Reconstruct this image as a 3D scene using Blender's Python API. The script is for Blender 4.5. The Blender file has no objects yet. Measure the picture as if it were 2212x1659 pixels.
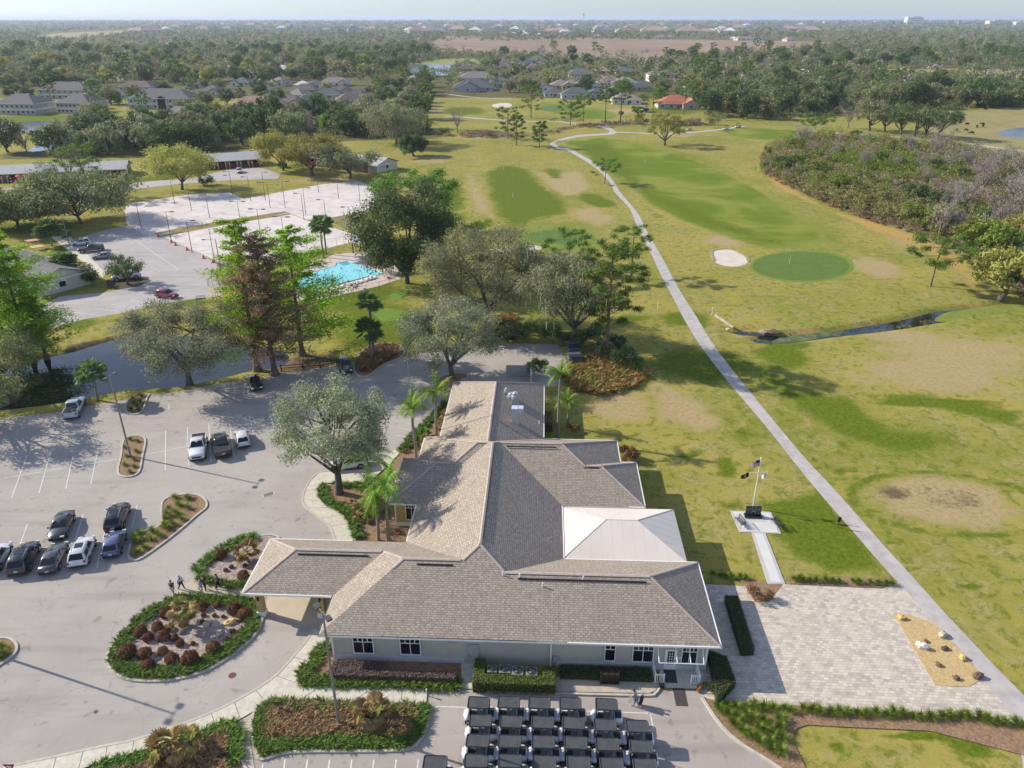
import bpy, math, random
import numpy as np
from mathutils import Vector
# ---------------------------------------------------------------- camera
F, CX, CY, H = 1628.3, 1106.0, 829.5, 50.0
PITCH = math.atan((CY - 39.3) / F)
cp, sp = math.cos(PITCH), math.sin(PITCH)
SC = bpy.context.scene
COL = SC.collection
cam = bpy.data.objects.new('camera', bpy.data.cameras.new('camera'))
COL.objects.link(cam)
cam.location = (0, 0, H)
cam.rotation_euler = (math.pi / 2 - PITCH, 0, 0)
cam.data.sensor_fit = 'HORIZONTAL'
cam.data.sensor_width = 36
cam.data.lens = 36 * F / 2212
cam.data.clip_start = 0.5
cam.data.clip_end = 90000
SC.camera = cam
# ---------------------------------------------------------------- sky, sun, exposure
SUN_EL, SUN_AZ = math.radians(30.5), math.radians(161)   # azimuth of the sun, counter-clockwise from +X
W = bpy.data.worlds.new('World'); SC.world = W; W.use_nodes = True
nt = W.node_tree; bg = nt.nodes['Background']
sky = nt.nodes.new('ShaderNodeTexSky'); sky.sky_type = 'NISHITA'; sky.sun_disc = False
sky.sun_elevation = SUN_EL
sky.sun_rotation = math.radians(90) - SUN_AZ
sky.altitude = 600; sky.air_density = .7; sky.dust_density = .3; sky.ozone_density = 4
# a little brighter overhead and calmer at the hazy horizon than the clear-air model
tc = nt.nodes.new('ShaderNodeTexCoord'); sx = nt.nodes.new('ShaderNodeSeparateXYZ'); nt.links.new(tc.outputs['Generated'], sx.inputs[0])
mr = nt.nodes.new('ShaderNodeMapRange'); nt.links.new(sx.outputs[2], mr.inputs[0])
for i_, v_ in ((1, .0), (2, .30), (3, .74), (4, 1.8)): mr.inputs[i_].default_value = v_
vm = nt.nodes.new('ShaderNodeVectorMath'); vm.operation = 'SCALE'; nt.links.new(sky.outputs[0], vm.inputs[0]); nt.links.new(mr.outputs[0], vm.inputs[3])
hs_ = nt.nodes.new('ShaderNodeHueSaturation'); hs_.inputs['Saturation'].default_value = .7; nt.links.new(vm.outputs[0], hs_.inputs['Color'])
nt.links.new(hs_.outputs[0], bg.inputs[0]); bg.inputs[1].default_value = 0.10
sl = bpy.data.lights.new('sun', 'SUN'); sl.energy = 4.2; sl.angle = math.radians(0.5); sl.color = (1, 0.925, 0.79)
so = bpy.data.objects.new('sun', sl); COL.objects.link(so)
sd = Vector((math.cos(SUN_EL) * math.cos(SUN_AZ), math.cos(SUN_EL) * math.sin(SUN_AZ), math.sin(SUN_EL)))
so.rotation_euler = sd.to_track_quat('Z', 'Y').to_euler(); so.location = sd * 200
SC.view_settings.view_transform = 'Standard'; SC.view_settings.look = 'None'
SC.view_settings.exposure = 0.66; SC.view_settings.gamma = 1
SC.render.engine = 'CYCLES'
try:
    SC.cycles.use_denoising = True
    SC.cycles.max_bounces = 6; SC.cycles.transparent_max_bounces = 6
    SC.cycles.diffuse_bounces = 3; SC.cycles.glossy_bounces = 3; SC.cycles.volume_bounces = 0
except Exception: pass
# ---------------------------------------------------------------- helpers
def P(x, y, z=0.0):
    u = (x - CX) / F; v = (y - CY) / F
    d = (u, cp - v * sp, -sp - v * cp); t = (z - H) / d[2]
    return (d[0] * t, d[1] * t)
def Q(X, Y, Zz=0.0):
    z = Zz - H; a = Y * cp - z * sp
    return (CX + F * X / a, CY + F * (-z * cp - Y * sp) / a)
def hgt(bx, by, ty):
    X, Y = P(bx, by); lo, hi = 0.0, 60.0
    for _ in range(40):
        m = (lo + hi) / 2
        if Q(X, Y, m)[1] > ty: lo = m
        else: hi = m
    return lo
def ppm(x, y):            # photo pixels (2212 wide) per metre at that ground point
    X, Y = P(x, y); return F / (Y * cp + H * sp)
TH = math.radians(2.33); cT, sT = math.cos(TH), math.sin(TH)
def xy(u, v): return (u * cT + v * sT, -u * sT + v * cT)     # clubhouse axes to world
def uv(x, y): return (x * cT - y * sT, x * sT + y * cT)
def lin(r, g, b):
    f = lambda c: (c / 255 / 12.92) if c / 255 < .04045 else ((c / 255 + .055) / 1.055) ** 2.4
    return (f(r), f(g), f(b))

MATS = {}
def nodes(name):
    m = bpy.data.materials.new(name); m.use_nodes = True
    t = m.node_tree; b = t.nodes['Principled BSDF']
    b.inputs['Specular IOR Level'].default_value = 0.25
    return m, t, b
def N(t, kind, **kw):
    n = t.nodes.new(kind)
    for k, v in kw.items():
        if k.startswith('_'): n.inputs[int(k[1:])].default_value = v
        elif k in n.inputs: n.inputs[k].default_value = v
        else: setattr(n, k, v)
    return n
def L(t, a, b): t.links.new(a, b)
def mixc(t, fac, a, b, bt='MIX'):
    n = t.nodes.new('ShaderNodeMix'); n.data_type = 'RGBA'; n.blend_type = bt
    for s, x in ((0, fac), (6, a), (7, b)):
        if hasattr(x, 'is_output') or hasattr(x, 'links'): L(t, x, n.inputs[s])
        elif s == 0: n.inputs[0].default_value = x
        else: n.inputs[s].default_value = (*x[:3], 1)
    return n.outputs[2]
def pos(t): return t.nodes.new('ShaderNodeNewGeometry').outputs['Position']
def noise(t, scale, detail=3, vec=None, rough=.55, dist=0):
    n = N(t, 'ShaderNodeTexNoise', Scale=scale, Detail=detail, Roughness=rough, Distortion=dist)
    L(t, vec if vec is not None else pos(t), n.inputs['Vector'])
    return n.outputs[0]
def ramp(t, v, a, b, c0=0.0, c1=1.0):
    n = N(t, 'ShaderNodeMapRange', interpolation_type='SMOOTHSTEP'); L(t, v, n.inputs[0])
    for i, x in ((1, a), (2, b), (3, c0), (4, c1)): n.inputs[i].default_value = x
    return n.outputs[0]
def math_(t, op, a, b):
    n = N(t, 'ShaderNodeMath', operation=op)
    for i, x in ((0, a), (1, b)):
        if isinstance(x, (int, float)): n.inputs[i].default_value = x
        else: L(t, x, n.inputs[i])
    return n.outputs[0]
def bump(t, b, h, s=.3, d=.05):
    n = N(t, 'ShaderNodeBump', Strength=s, Distance=d); L(t, h, n.inputs['Height']); L(t, n.outputs[0], b.inputs['Normal'])
def M(name, col, col2=None, rough=.8, sc=3., spec=.25, metal=0., bmp=0., coat=0., sc2=None):
    """plain surface, mottled between two colours"""
    if name in MATS: return MATS[name]
    m, t, b = nodes(name)
    col2 = col2 or tuple(c * .8 for c in col)
    f = ramp(t, noise(t, sc, 5), .3, .7)
    c = mixc(t, f, col, col2)
    if sc2: c = mixc(t, ramp(t, noise(t, sc2, 4), .35, .75, 0, .6), c, tuple(x * .72 for x in col2))
    L(t, c, b.inputs['Base Color'])
    b.inputs['Roughness'].default_value = rough; b.inputs['Specular IOR Level'].default_value = spec
    b.inputs['Metallic'].default_value = metal; b.inputs['Coat Weight'].default_value = coat
    if bmp: bump(t, b, noise(t, sc * 4, 4), bmp)
    MATS[name] = m; return m
def LEAF(name, dark, light, trans=.25, third=None):
    if name in MATS: return MATS[name]
    m, t, b = nodes(name)
    g = t.nodes.new('ShaderNodeNewGeometry'); oi = t.nodes.new('ShaderNodeObjectInfo')
    c = mixc(t, g.outputs['Random Per Island'], dark, light)
    if third:
        c = mixc(t, ramp(t, noise(t, .6, 2), .5, .62), c, third)
    hs = N(t, 'ShaderNodeHueSaturation'); L(t, c, hs.inputs['Color'])
    L(t, math_(t, 'ADD', math_(t, 'MULTIPLY', oi.outputs['Random'], .03), .485), hs.inputs['Hue'])
    L(t, math_(t, 'ADD', math_(t, 'MULTIPLY', oi.outputs['Random'], .35), .82), hs.inputs['Value'])
    L(t, hs.outputs[0], b.inputs['Base Color']); b.inputs['Roughness'].default_value = .6
    b.inputs['Specular IOR Level'].default_value = .2
    if trans:
        tr = t.nodes.new('ShaderNodeBsdfTranslucent'); L(t, hs.outputs[0], tr.inputs[0])
        mx = N(t, 'ShaderNodeMixShader'); mx.inputs[0].default_value = trans
        L(t, b.outputs[0], mx.inputs[1]); L(t, tr.outputs[0], mx.inputs[2])
        L(t, mx.outputs[0], t.nodes['Material Output'].inputs[0])
    MATS[name] = m; return m

def tag(o, label=None, cat=None, group=None, kind=None):
    if label: o['label'] = label
    if cat: o['category'] = cat
    if group: o['group'] = group
    if kind: o['kind'] = kind
    return o
def thing(name, label, cat, loc=(0, 0, 0), rz=0., group=None):
    o = bpy.data.objects.new(name, None); COL.objects.link(o); o.empty_display_size = .3
    o.location = loc; o.rotation_euler = (0, 0, rz)
    return tag(o, label, cat, group)
def link(name, me, parent=None):
    o = bpy.data.objects.new(name, me); COL.objects.link(o)
    if parent: o.parent = parent
    return o
def copy_tree(o, parent=None):
    c = o.copy(); COL.objects.link(c)
    if parent: c.parent = parent
    for ch in KIDS.get(o.name, list(o.children)): copy_tree(ch, c)
    return c
KIDS = {}
def npmesh(name, V, Fc, mats, smooth=False, mi=None):
    V = np.asarray(V, np.float32).reshape(-1, 3); Fc = np.asarray(Fc, np.int32); k = Fc.shape[1]
    me = bpy.data.meshes.new(name)
    me.vertices.add(len(V)); me.vertices.foreach_set('co', V.ravel())
    me.loops.add(Fc.size); me.loops.foreach_set('vertex_index', Fc.ravel())
    me.polygons.add(len(Fc)); me.polygons.foreach_set('loop_start', np.arange(0, Fc.size, k, dtype=np.int32))
    for m in (mats if isinstance(mats, (list, tuple)) else [mats]): me.materials.append(m)
    if mi is not None: me.polygons.foreach_set('material_index', np.asarray(mi, np.int32))
    me.update(calc_edges=True)
    if smooth: me.polygons.foreach_set('use_smooth', np.ones(len(Fc), bool))
    return me
class MB:
    def __init__(s): s.v = []; s.f = []; s.m = []; s.t = []
    def add(s, vs, fs, mi=0, uvs=None):
        n = len(s.v); s.v += [tuple(p) for p in vs]
        for i, f in enumerate(fs):
            s.f.append([n + k for k in f]); s.m.append(mi); s.t.append(uvs[i] if uvs else None)
        return s
    def poly(s, pts, mi=0): return s.add(pts, [range(len(pts))], mi)
    def box(s, c, sz, rz=0., mi=0, tilt=None):
        x, y, z = (k / 2 for k in sz); C_, S_ = math.cos(rz), math.sin(rz); vs = []
        for dx, dy, dz in ((-x, -y, -z), (x, -y, -z), (x, y, -z), (-x, y, -z), (-x, -y, z), (x, -y, z), (x, y, z), (-x, y, z)):
            if tilt: dx, dz = dx * math.cos(tilt) + dz * math.sin(tilt), -dx * math.sin(tilt) + dz * math.cos(tilt)
            vs.append((c[0] + dx * C_ - dy * S_, c[1] + dx * S_ + dy * C_, c[2] + dz))
        return s.add(vs, [(3, 2, 1, 0), (4, 5, 6, 7), (0, 1, 5, 4), (1, 2, 6, 5), (2, 3, 7, 6), (3, 0, 4, 7)], mi)
    def prism(s, pts, z0, z1, mi=0, bottom=False):
        n = len(pts)
        area = sum(pts[i][0] * pts[(i + 1) % n][1] - pts[(i + 1) % n][0] * pts[i][1] for i in range(n))
        if area < 0: pts = pts[::-1]
        vs = [(p[0], p[1], z0) for p in pts] + [(p[0], p[1], z1) for p in pts]
        fs = [tuple(range(n, 2 * n))] + [(i, (i + 1) % n, n + (i + 1) % n, n + i) for i in range(n)]
        if bottom: fs.append(tuple(range(n - 1, -1, -1)))
        return s.add(vs, fs, mi)
    def tube(s, path, rad, n=6, mi=0, cap=True):
        k = len(path); rad = rad if isinstance(rad, (list, tuple)) else [rad] * k
        vs = []; fs = []
        for i, p in enumerate(path):
            a = Vector(path[max(i - 1, 0)]); b = Vector(path[min(i + 1, k - 1)]); d = (b - a)
            d = d.normalized() if d.length > 1e-6 else Vector((0, 0, 1))
            ref = Vector((1, 0, 0)) if abs(d.z) > .8 else Vector((0, 0, 1))
            e1 = d.cross(ref).normalized(); e2 = d.cross(e1)
            for j in range(n):
                q = Vector(p) + (e1 * math.cos(2 * math.pi * j / n) + e2 * math.sin(2 * math.pi * j / n)) * rad[i]
                vs.append(q[:])
        for i in range(k - 1):
            for j in range(n): fs.append((i * n + j, i * n + (j + 1) % n, (i + 1) * n + (j + 1) % n, (i + 1) * n + j))
        if cap: fs += [tuple(range(n - 1, -1, -1)), tuple(range((k - 1) * n, k * n))]
        return s.add(vs, fs, mi)
    def ell(s, c, r, n=10, m=6, mi=0, seed=None, amp=0.):
        rg = random.Random(seed); vs = [(c[0], c[1], c[2] - r[2])]
        for i in range(1, m):
            th = math.pi * i / m
            for j in range(n):
                k = 1 + amp * (rg.random() - .5)
                ph = 2 * math.pi * j / n
                vs.append((c[0] + r[0] * k * math.sin(th) * math.cos(ph), c[1] + r[1] * k * math.sin(th) * math.sin(ph), c[2] - r[2] * k * math.cos(th)))
        vs.append((c[0], c[1], c[2] + r[2])); top = len(vs) - 1
        fs = [(0, 1 + (j + 1) % n, 1 + j) for j in range(n)]
        for i in range(m - 2):
            for j in range(n): a = 1 + i * n; fs.append((a + j, a + (j + 1) % n, a + n + (j + 1) % n, a + n + j))
        a = 1 + (m - 2) * n; fs += [(a + j, a + (j + 1) % n, top) for j in range(n)]
        return s.add(vs, fs, mi)
    def mesh(s, name, mats, smooth=False):
        me = bpy.data.meshes.new(name); me.from_pydata(s.v, [], s.f)
        for m in (mats if isinstance(mats, (list, tuple)) else [mats]): me.materials.append(m)
        me.polygons.foreach_set('material_index', s.m)
        if any(s.t):
            l = me.uv_layers.new(name='UVMap')
            for p, t in zip(me.polygons, s.t):
                if t:
                    for li, w in zip(p.loop_indices, t): l.data[li].uv = w
        if smooth: me.polygons.foreach_set('use_smooth', [True] * len(me.polygons))
        me.validate(); me.update()
        return me
    def build(s, name, mats, parent=None, smooth=False): return link(name, s.mesh(name, mats, smooth), parent)

def smooth(pts, closed=True, k=5):
    out = []; n = len(pts)
    for i in range(n if closed else n - 1):
        g = lambda j: pts[j % n] if closed else pts[max(0, min(n - 1, j))]
        p0, p1, p2, p3 = g(i - 1), g(i), g(i + 1), g(i + 2)
        for q in range(k):
            t = q / k
            out.append(tuple(.5 * (2 * p1[d] + (p2[d] - p0[d]) * t + (2 * p0[d] - 5 * p1[d] + 4 * p2[d] - p3[d]) * t * t + (3 * p1[d] - p0[d] - 3 * p2[d] + p3[d]) * t ** 3) for d in (0, 1)))
    if not closed: out.append(tuple(pts[-1]))
    return out
def G(pts, z=0.): return [P(x, y, z) for x, y in pts]
def sheet(name, pts, z, m, label, smo=0, world=False, kind='structure', cat=None):
    p = list(pts) if world else G(pts)
    if smo: p = smooth(p, True, smo)
    return tag(MB().poly([(a, b, z) for a, b in p]).build(name, m), label, cat or name.replace('_', ' '), kind=kind)
def offset(pts, d, closed):
    n = len(pts); out = []
    for i in range(n):
        a = pts[(i - 1) % n] if closed else pts[max(i - 1, 0)]; b = pts[(i + 1) % n] if closed else pts[min(i + 1, n - 1)]
        tx, ty = b[0] - a[0], b[1] - a[1]; l = math.hypot(tx, ty) or 1
        out.append((pts[i][0] - ty / l * d, pts[i][1] + tx / l * d))
    return out
def strip(name, wp, w, z0, z1, m, label, closed=False, cat=None, kind='structure'):
    """a raised strip (kerb, low wall) along world points"""
    a = offset(wp, w / 2, closed); b = offset(wp, -w / 2, closed); n = len(wp); mb = MB()
    vs = [(*p, z0) for p in a] + [(*p, z1) for p in a] + [(*p, z1) for p in b] + [(*p, z0) for p in b]
    fs = []
    for i in range(n if closed else n - 1):
        j = (i + 1) % n
        for k in range(3): fs.append((k * n + i, k * n + j, (k + 1) * n + j, (k + 1) * n + i))
    if not closed: fs += [(0, n, 2 * n, 3 * n), (n - 1, 4 * n - 1, 3 * n - 1, 2 * n - 1)]
    mb.add(vs, fs)
    return tag(mb.build(name, m), label, cat or name, kind=kind)
def inpoly(px, py, poly):
    px = np.asarray(px, float); py = np.asarray(py, float); r = np.zeros(px.shape, bool); n = len(poly)
    for i in range(n):
        x0, y0 = poly[i]; x1, y1 = poly[(i + 1) % n]
        if y0 == y1: continue
        c = ((y0 > py) != (y1 > py)) & (px < (x1 - x0) * (py - y0) / (y1 - y0) + x0); r ^= c
    return r
def sdist(px, py, poly):   # signed distance, negative inside
    d = np.full(np.shape(px), 1e9); n = len(poly)
    for i in range(n):
        x0, y0 = poly[i]; x1, y1 = poly[(i + 1) % n]; ex, ey = x1 - x0, y1 - y0; q = ex * ex + ey * ey or 1e-9
        t = np.clip(((px - x0) * ex + (py - y0) * ey) / q, 0, 1)
        d = np.minimum(d, np.hypot(px - x0 - t * ex, py - y0 - t * ey))
    return np.where(inpoly(px, py, poly), -d, d)
ORD = ['', 'second ', 'third ', 'fourth ', 'fifth ', 'sixth ', 'seventh ', 'eighth ', 'ninth ', 'tenth ', 'eleventh ', 'twelfth ', 'thirteenth ', 'fourteenth ', 'fifteenth ', 'sixteenth ', 'seventeenth ', 'eighteenth ', 'nineteenth ', 'twentieth '] + [f'{k}th ' for k in range(21, 90)]
USED = {}
def autolabel(items, marks, sx=1., sy=2.2):
    """items: (obj, look, x, y) in photo pixels; marks: (phrase, x, y). Unique label from the nearest landmark."""
    grp = {}
    for o, look, x, y in items:
        best = min(marks, key=lambda m: math.hypot((m[1] - x) * sx, (m[2] - y) * sy))
        dx, dy = (x - best[1]) * sx, (y - best[2]) * sy
        rel = ('right of' if dx > 0 else 'left of') if abs(dx) > abs(dy) else ('in front of' if dy > 0 else 'behind')
        grp.setdefault((look, best[0], rel), []).append((math.hypot(dx, dy), o))
    for (look, ph, rel), l in grp.items():
        l.sort(key=lambda q: q[0])
        for i, (_, o) in enumerate(l):
            o['label'] = f'{look} {rel} {ph}' if len(l) == 1 else f'{ORD[i]}nearest {look} {rel} {ph}'
# ================================================================ SETTING: ground, roads, water
GRASS_A, GRASS_B = (.365, .305, .07), (.20, .225, .028)
def ground_mat():
    m, t, b = nodes('grass_ground')
    p = pos(t)
    n1 = noise(t, .035, 4, p, dist=.6); n2 = noise(t, .22, 5, p, .65, .8); n3 = noise(t, 1.6, 5, p, .7); n4 = noise(t, 9, 3, p, .7)
    mp = N(t, 'ShaderNodeMapping'); L(t, p, mp.inputs[0]); mp.inputs['Scale'].default_value = (.05, .35, 1); mp.inputs['Rotation'].default_value = (0, 0, .35)
    st = noise(t, 1., 4, mp.outputs[0], .6, .6)
    at = lambda k: (lambda n: (setattr(n, 'attribute_name', k), n.outputs['Fac'])[1])(N(t, 'ShaderNodeAttribute'))
    def msk(k, amp=.55, lo=.35, hi=.65):
        v = math_(t, 'ADD', at(k), math_(t, 'MULTIPLY', math_(t, 'SUBTRACT', math_(t, 'ADD', math_(t, 'MULTIPLY', n2, .6), math_(t, 'MULTIPLY', n3, .4)), .5), amp * 2))
        return ramp(t, v, lo, hi)
    c = mixc(t, ramp(t, math_(t, 'ADD', math_(t, 'MULTIPLY', n1, .55), math_(t, 'MULTIPLY', n2, .45)), .40, .60), GRASS_A, GRASS_B)
    c = mixc(t, ramp(t, n2, .44, .66, 0, .8), c, (.44, .335, .145))
    c = mixc(t, ramp(t, st, .5, .75, 0, .5), c, (.19, .21, .035))
    c = mixc(t, ramp(t, math_(t, 'MULTIPLY', n2, n3), .27, .37, 0, .6), c, (.135, .19, .015))
    n5 = noise(t, .75, 4, p, .65, .5); n6 = noise(t, 2.3, 4, p, .7, .3)
    c = mixc(t, ramp(t, n5, .50, .64, 0, .7), c, (.105, .15, .009)); c = mixc(t, ramp(t, n6, .52, .7, 0, .55), c, (.45, .36, .14)); c = mixc(t, ramp(t, noise(t, .33, 3, p, .6, 1.), .56, .68, 0, .5), c, (.43, .34, .13))
    c = mixc(t, msk('tan'), c, mixc(t, ramp(t, n3, .35, .7), (.47, .345, .19), (.33, .265, .105)))
    c = mixc(t, msk('gold', .5), c, mixc(t, ramp(t, n3, .3, .7), (.56, .37, .12), (.38, .23, .085)))
    fair = mixc(t, ramp(t, math_(t, 'ADD', math_(t, 'MULTIPLY', st, .2), math_(t, 'MULTIPLY', n1, .8)), .42, .62), (.13, .19, .014), (.255, .27, .05))
    c = mixc(t, msk('fair', .25, .25, .75), c, fair)
    c = mixc(t, msk('green', .6, .34, .64), c, mixc(t, ramp(t, math_(t, 'ADD', math_(t, 'MULTIPLY', n3, .5), math_(t, 'MULTIPLY', n6, .5)), .36, .62), (.06, .115, .004), (.165, .195, .016)))
    c = mixc(t, msk('forest', .3), c, mixc(t, n2, (.10, .085, .04), (.16, .15, .05)))
    c = mixc(t, msk('dirt', .5), c, mixc(t, n3, (.20, .13, .08), (.10, .075, .05)))
    c = mixc(t, ramp(t, n4, .25, .75, 0, .75), c, mixc(t, .5, c, (.06, .065, .012)))
    L(t, c, b.inputs['Base Color']); b.inputs['Roughness'].default_value = .95; b.inputs['Specular IOR Level'].default_value = .1
    bump(t, b, math_(t, 'ADD', n3, n4), .5, .08)
    return m
POND = [(-80, 890), (0, 882), (90, 872), (165, 860), (235, 845), (300, 836), (385, 832), (470, 815), (540, 798), (600, 790), (625, 775), (610, 755), (520, 735), (420, 722), (300, 721), (235, 731), (165, 752), (110, 764), (60, 776), (0, 786), (-90, 795)]
CREEK = [(1576, 713), (1600, 710), (1640, 712), (1662, 719), (1704, 719), (1760, 713), (1830, 705), (1900, 694), (1960, 683), (2010, 670), (2060, 664), (2130, 655), (2240, 648), (2240, 668), (2150, 676), (2090, 684), (2010, 697), (1920, 711), (1860, 718), (1800, 725), (1740, 733), (1690, 738), (1640, 738), (1625, 729), (1640, 722), (1600, 720)]
def build_ground():
    def axis(lo, hi, fine, far, g):
        a = list(np.arange(lo, hi + .01, fine)); s = fine
        while a[-1] < far: s *= g; a.append(a[-1] + s)
        s = fine; b = [lo]
        return a
    xs = axis(0, 125, 1.0, 60000, 1.09); xs = np.array([-x for x in xs[:0:-1]] + xs)
    ya = axis(28, 170, .9, 60000, 1.06); ys = np.array([-300, -100, 0, 20] + ya)
    X, Y = np.meshgrid(xs, ys); nx, ny = len(xs), len(ys); x = X.ravel(); y = Y.ravel()
    z = np.zeros(x.shape)
    near = (np.abs(x) < 130) & (y < 200) & (y > 25)
    for poly, dep, w in ((POND, 1.3, 2.6), (CREEK, .9, 1.6)):
        d = sdist(x[near], y[near], smooth(G(poly), True, 3))
        z[near] = np.minimum(z[near], -dep * np.clip((-d + .7) / w, 0, 1))
    i = np.arange(nx * ny).reshape(ny, nx)
    Fc = np.stack([i[:-1, :-1], i[:-1, 1:], i[1:, 1:], i[1:, :-1]], -1).reshape(-1, 4)
    me = npmesh('ground', np.stack([x, y, z], 1), Fc, ground_mat(), True)
    A = {k: np.zeros(x.shape) for k in ('tan', 'gold', 'fair', 'green', 'forest', 'dirt')}
    def poly(k, pts, soft, val=1.):
        g = G(pts); s = (x > min(p[0] for p in g) - 40) & (x < max(p[0] for p in g) + 40) & (y > min(p[1] for p in g) - 40) & (y < max(p[1] for p in g) + 40)
        d = sdist(x[s], y[s], g); A[k][s] = np.maximum(A[k][s], val * np.clip(.5 - d / (2 * soft), 0, 1))
    def ell(k, cx, cy, rx, ry, val=1., ang=0.):
        X0, Y0 = P(cx, cy); a = rx / ppm(cx, cy); Yb = P(cx, cy + ry)[1]; Yt = P(cx, cy - ry)[1]; b = (Yt - Yb) / 2; Y0 = (Yt + Yb) / 2
        c, s_ = math.cos(ang), math.sin(ang); dx, dy = x - X0, y - Y0
        r = np.hypot((dx * c + dy * s_) / a, (-dx * s_ + dy * c) / b); A[k] = np.maximum(A[k], val * np.clip(1.25 - r * .75, 0, 1))
    # right-hand fairway and its pale run-off, practice fairway, far holes
    poly('fair', [(1216, 306), (1300, 299), (1380, 310), (1450, 330), (1540, 362), (1620, 402), (1700, 450), (1775, 505), (1772, 536), (1659, 537), (1580, 515), (1530, 495), (1480, 478), (1455, 465), (1407, 442), (1380, 415), (1340, 392), (1260, 335)], 3)
    poly('fair', [(1230, 304), (1330, 300), (1420, 315), (1520, 335), (1640, 395), (1740, 455), (1830, 500), (1860, 540), (1772, 540), (1640, 400), (1500, 350), (1380, 320)], 9, .72); poly('green', [(1225, 310), (1320, 308), (1360, 340), (1400, 400), (1480, 440), (1580, 480), (1700, 520), (1690, 532), (1590, 512), (1480, 474), (1400, 430), (1300, 360)], 7, .78)
    poly('fair', [(1166, 222), (1215, 224), (1300, 236), (1335, 248), (1320, 257), (1260, 256), (1200, 248)], 4)
    poly('fair', [(1540, 276), (1659, 277), (1790, 290), (1925, 306), (1925, 322), (1830, 312), (1700, 305), (1600, 300)], 4)
    poly('fair', [(1060, 375), (1130, 352), (1200, 380), (1210, 440), (1150, 480), (1080, 470), (1040, 420)], 9, .55)
    poly('fair', [(1075, 475), (1290, 475), (1330, 540), (1180, 560), (1090, 540)], 6, .6)
    zr = lambda *p: [((1380 + q[0] / 1.2441) * .61444, (450 + q[1] / 1.2441) * .61444) for q in p]; zl = lambda *p: [((2300 + q[0] / .9762) * .61444, (1100 + q[1] / .9762) * .61444) for q in p]
    # practice range and lawns, as the turf lies
    poly('green', zr((400, 195), (480, 160), (590, 175), (650, 240), (765, 325), (765, 370), (620, 410), (520, 440), (450, 380), (415, 290)), 5, .82); poly('green', zr((225, 235), (330, 240), (345, 330), (300, 420), (235, 425), (190, 300)), 5, .72); poly('green', zr((830, 285), (900, 290), (1015, 345), (900, 350), (800, 310)), 3, .85); poly('green', zr((640, 170), (740, 180), (760, 230), (680, 220)), 3, .7); poly('green', zr((1110, 330), (1220, 400), (1150, 400), (1060, 330)), 3, .6)
    poly('tan', zr((600, 180), (700, 200), (830, 190), (870, 270), (760, 300), (680, 260)), 4, .9); poly('tan', zr((300, 200), (360, 190), (430, 330), (490, 430), (420, 400), (340, 350)), 5, .75); poly('tan', zr((760, 350), (900, 345), (1000, 400), (900, 440), (780, 400)), 4, .7); poly('green', zr((930, 860), (1010, 815), (1170, 820), (1090, 850), (960, 880)), 2.5, .8)
    poly('green', zl((360, 240), (470, 330), (610, 420), (760, 480), (900, 500), (1080, 470), (1000, 400), (820, 390), (700, 290), (500, 250), (380, 150), (300, 170)), 4, .74); poly('green', zl((690, 280), (900, 270), (1269, 340), (1269, 400), (1050, 350), (850, 310)), 3, .8); poly('green', zl((350, 650), (480, 640), (570, 600), (640, 680), (800, 880), (620, 890), (470, 830), (400, 740), (390, 690)), 2.5, .92); poly('green', zl((190, 640), (300, 650), (320, 690), (230, 670)), 1.5, .9); poly('green', zl((210, 500), (260, 480), (290, 540), (280, 570), (220, 560)), 1.5, .9); poly('green', zl((250, 390), (330, 370), (350, 420), (310, 465), (270, 430)), 2, .75); poly('green', zl((120, 470), (170, 465), (165, 500), (110, 495)), 1.2, .8); poly('green', zl((640, 530), (700, 530), (705, 560), (660, 560)), 1.2, .85); poly('green', zl((620, 430), (680, 440), (660, 470), (630, 465)), 1.5, .8); poly('green', zl((470, 460), (560, 500), (740, 590), (720, 600), (540, 510)), .8, .8)
    poly('tan', zl((700, 150), (900, 100), (1269, 60), (1269, 300), (1000, 280), (760, 270), (640, 220)), 9, .78); poly('tan', zl((0, 230), (90, 260), (200, 330), (240, 400), (160, 420), (60, 380), (0, 380)), 4, .85); poly('tan', zl((100, 480), (300, 600), (330, 640), (150, 630), (100, 560)), 4, .6)
    for e in ((60, 492, 110, 14), (330, 390, 70, 12), (60, 258, 120, 12), (160, 300, 40, 10), (640, 360, 40, 8), (900, 195, 60, 8), (1050, 205, 60, 7), (1450, 240, 70, 8), (650, 185, 50, 9), (170, 700, 50, 14), (300, 690, 60, 10), (2100, 1270, 30, 8), (1810, 1620, 25, 15), (2100, 1620, 60, 25), (1990, 1590, 90, 6), (720, 195, 60, 8), (130, 545, 30, 20), (410, 655, 50, 12), (2020, 870, 160, 10), (760, 640, 110, 40), (830, 690, 110, 34), (820, 725, 110, 40), (1480, 690, 60, 18), (1690, 770, 60, 30), (1520, 790, 120, 40), (1700, 745, 60, 10), (960, 470, 60, 12), (1000, 240, 60, 10), (1480, 985, 20, 7)):
        ell('green', *e[:4], .85)
    for e in ((2080, 770, 200, 60), (1960, 730, 120, 22), (1340, 880, 90, 50), (1560, 520, 60, 16), (2050, 530, 150, 30), (1700, 345, 60, 20), (930, 345, 60, 10), (1030, 295, 70, 8), (1350, 240, 60, 8), (870, 465, 60, 16), (700, 390, 110, 10), (950, 240, 50, 10), (790, 430, 40, 10), (1650, 300, 60, 10), (1450, 290, 90, 8), (1900, 580, 70, 30), (880, 210, 70, 8), (2120, 260, 90, 30)):
        ell('tan', *e[:4], .68)
    poly('gold', [(1628, 335), (1640, 330), (1700, 400), (1800, 455), (1900, 480), (2010, 520), (2100, 575), (2130, 640), (2100, 640), (2075, 590), (1960, 525), (1860, 490), (1745, 438), (1665, 400)], 3.5, .78)
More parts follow.
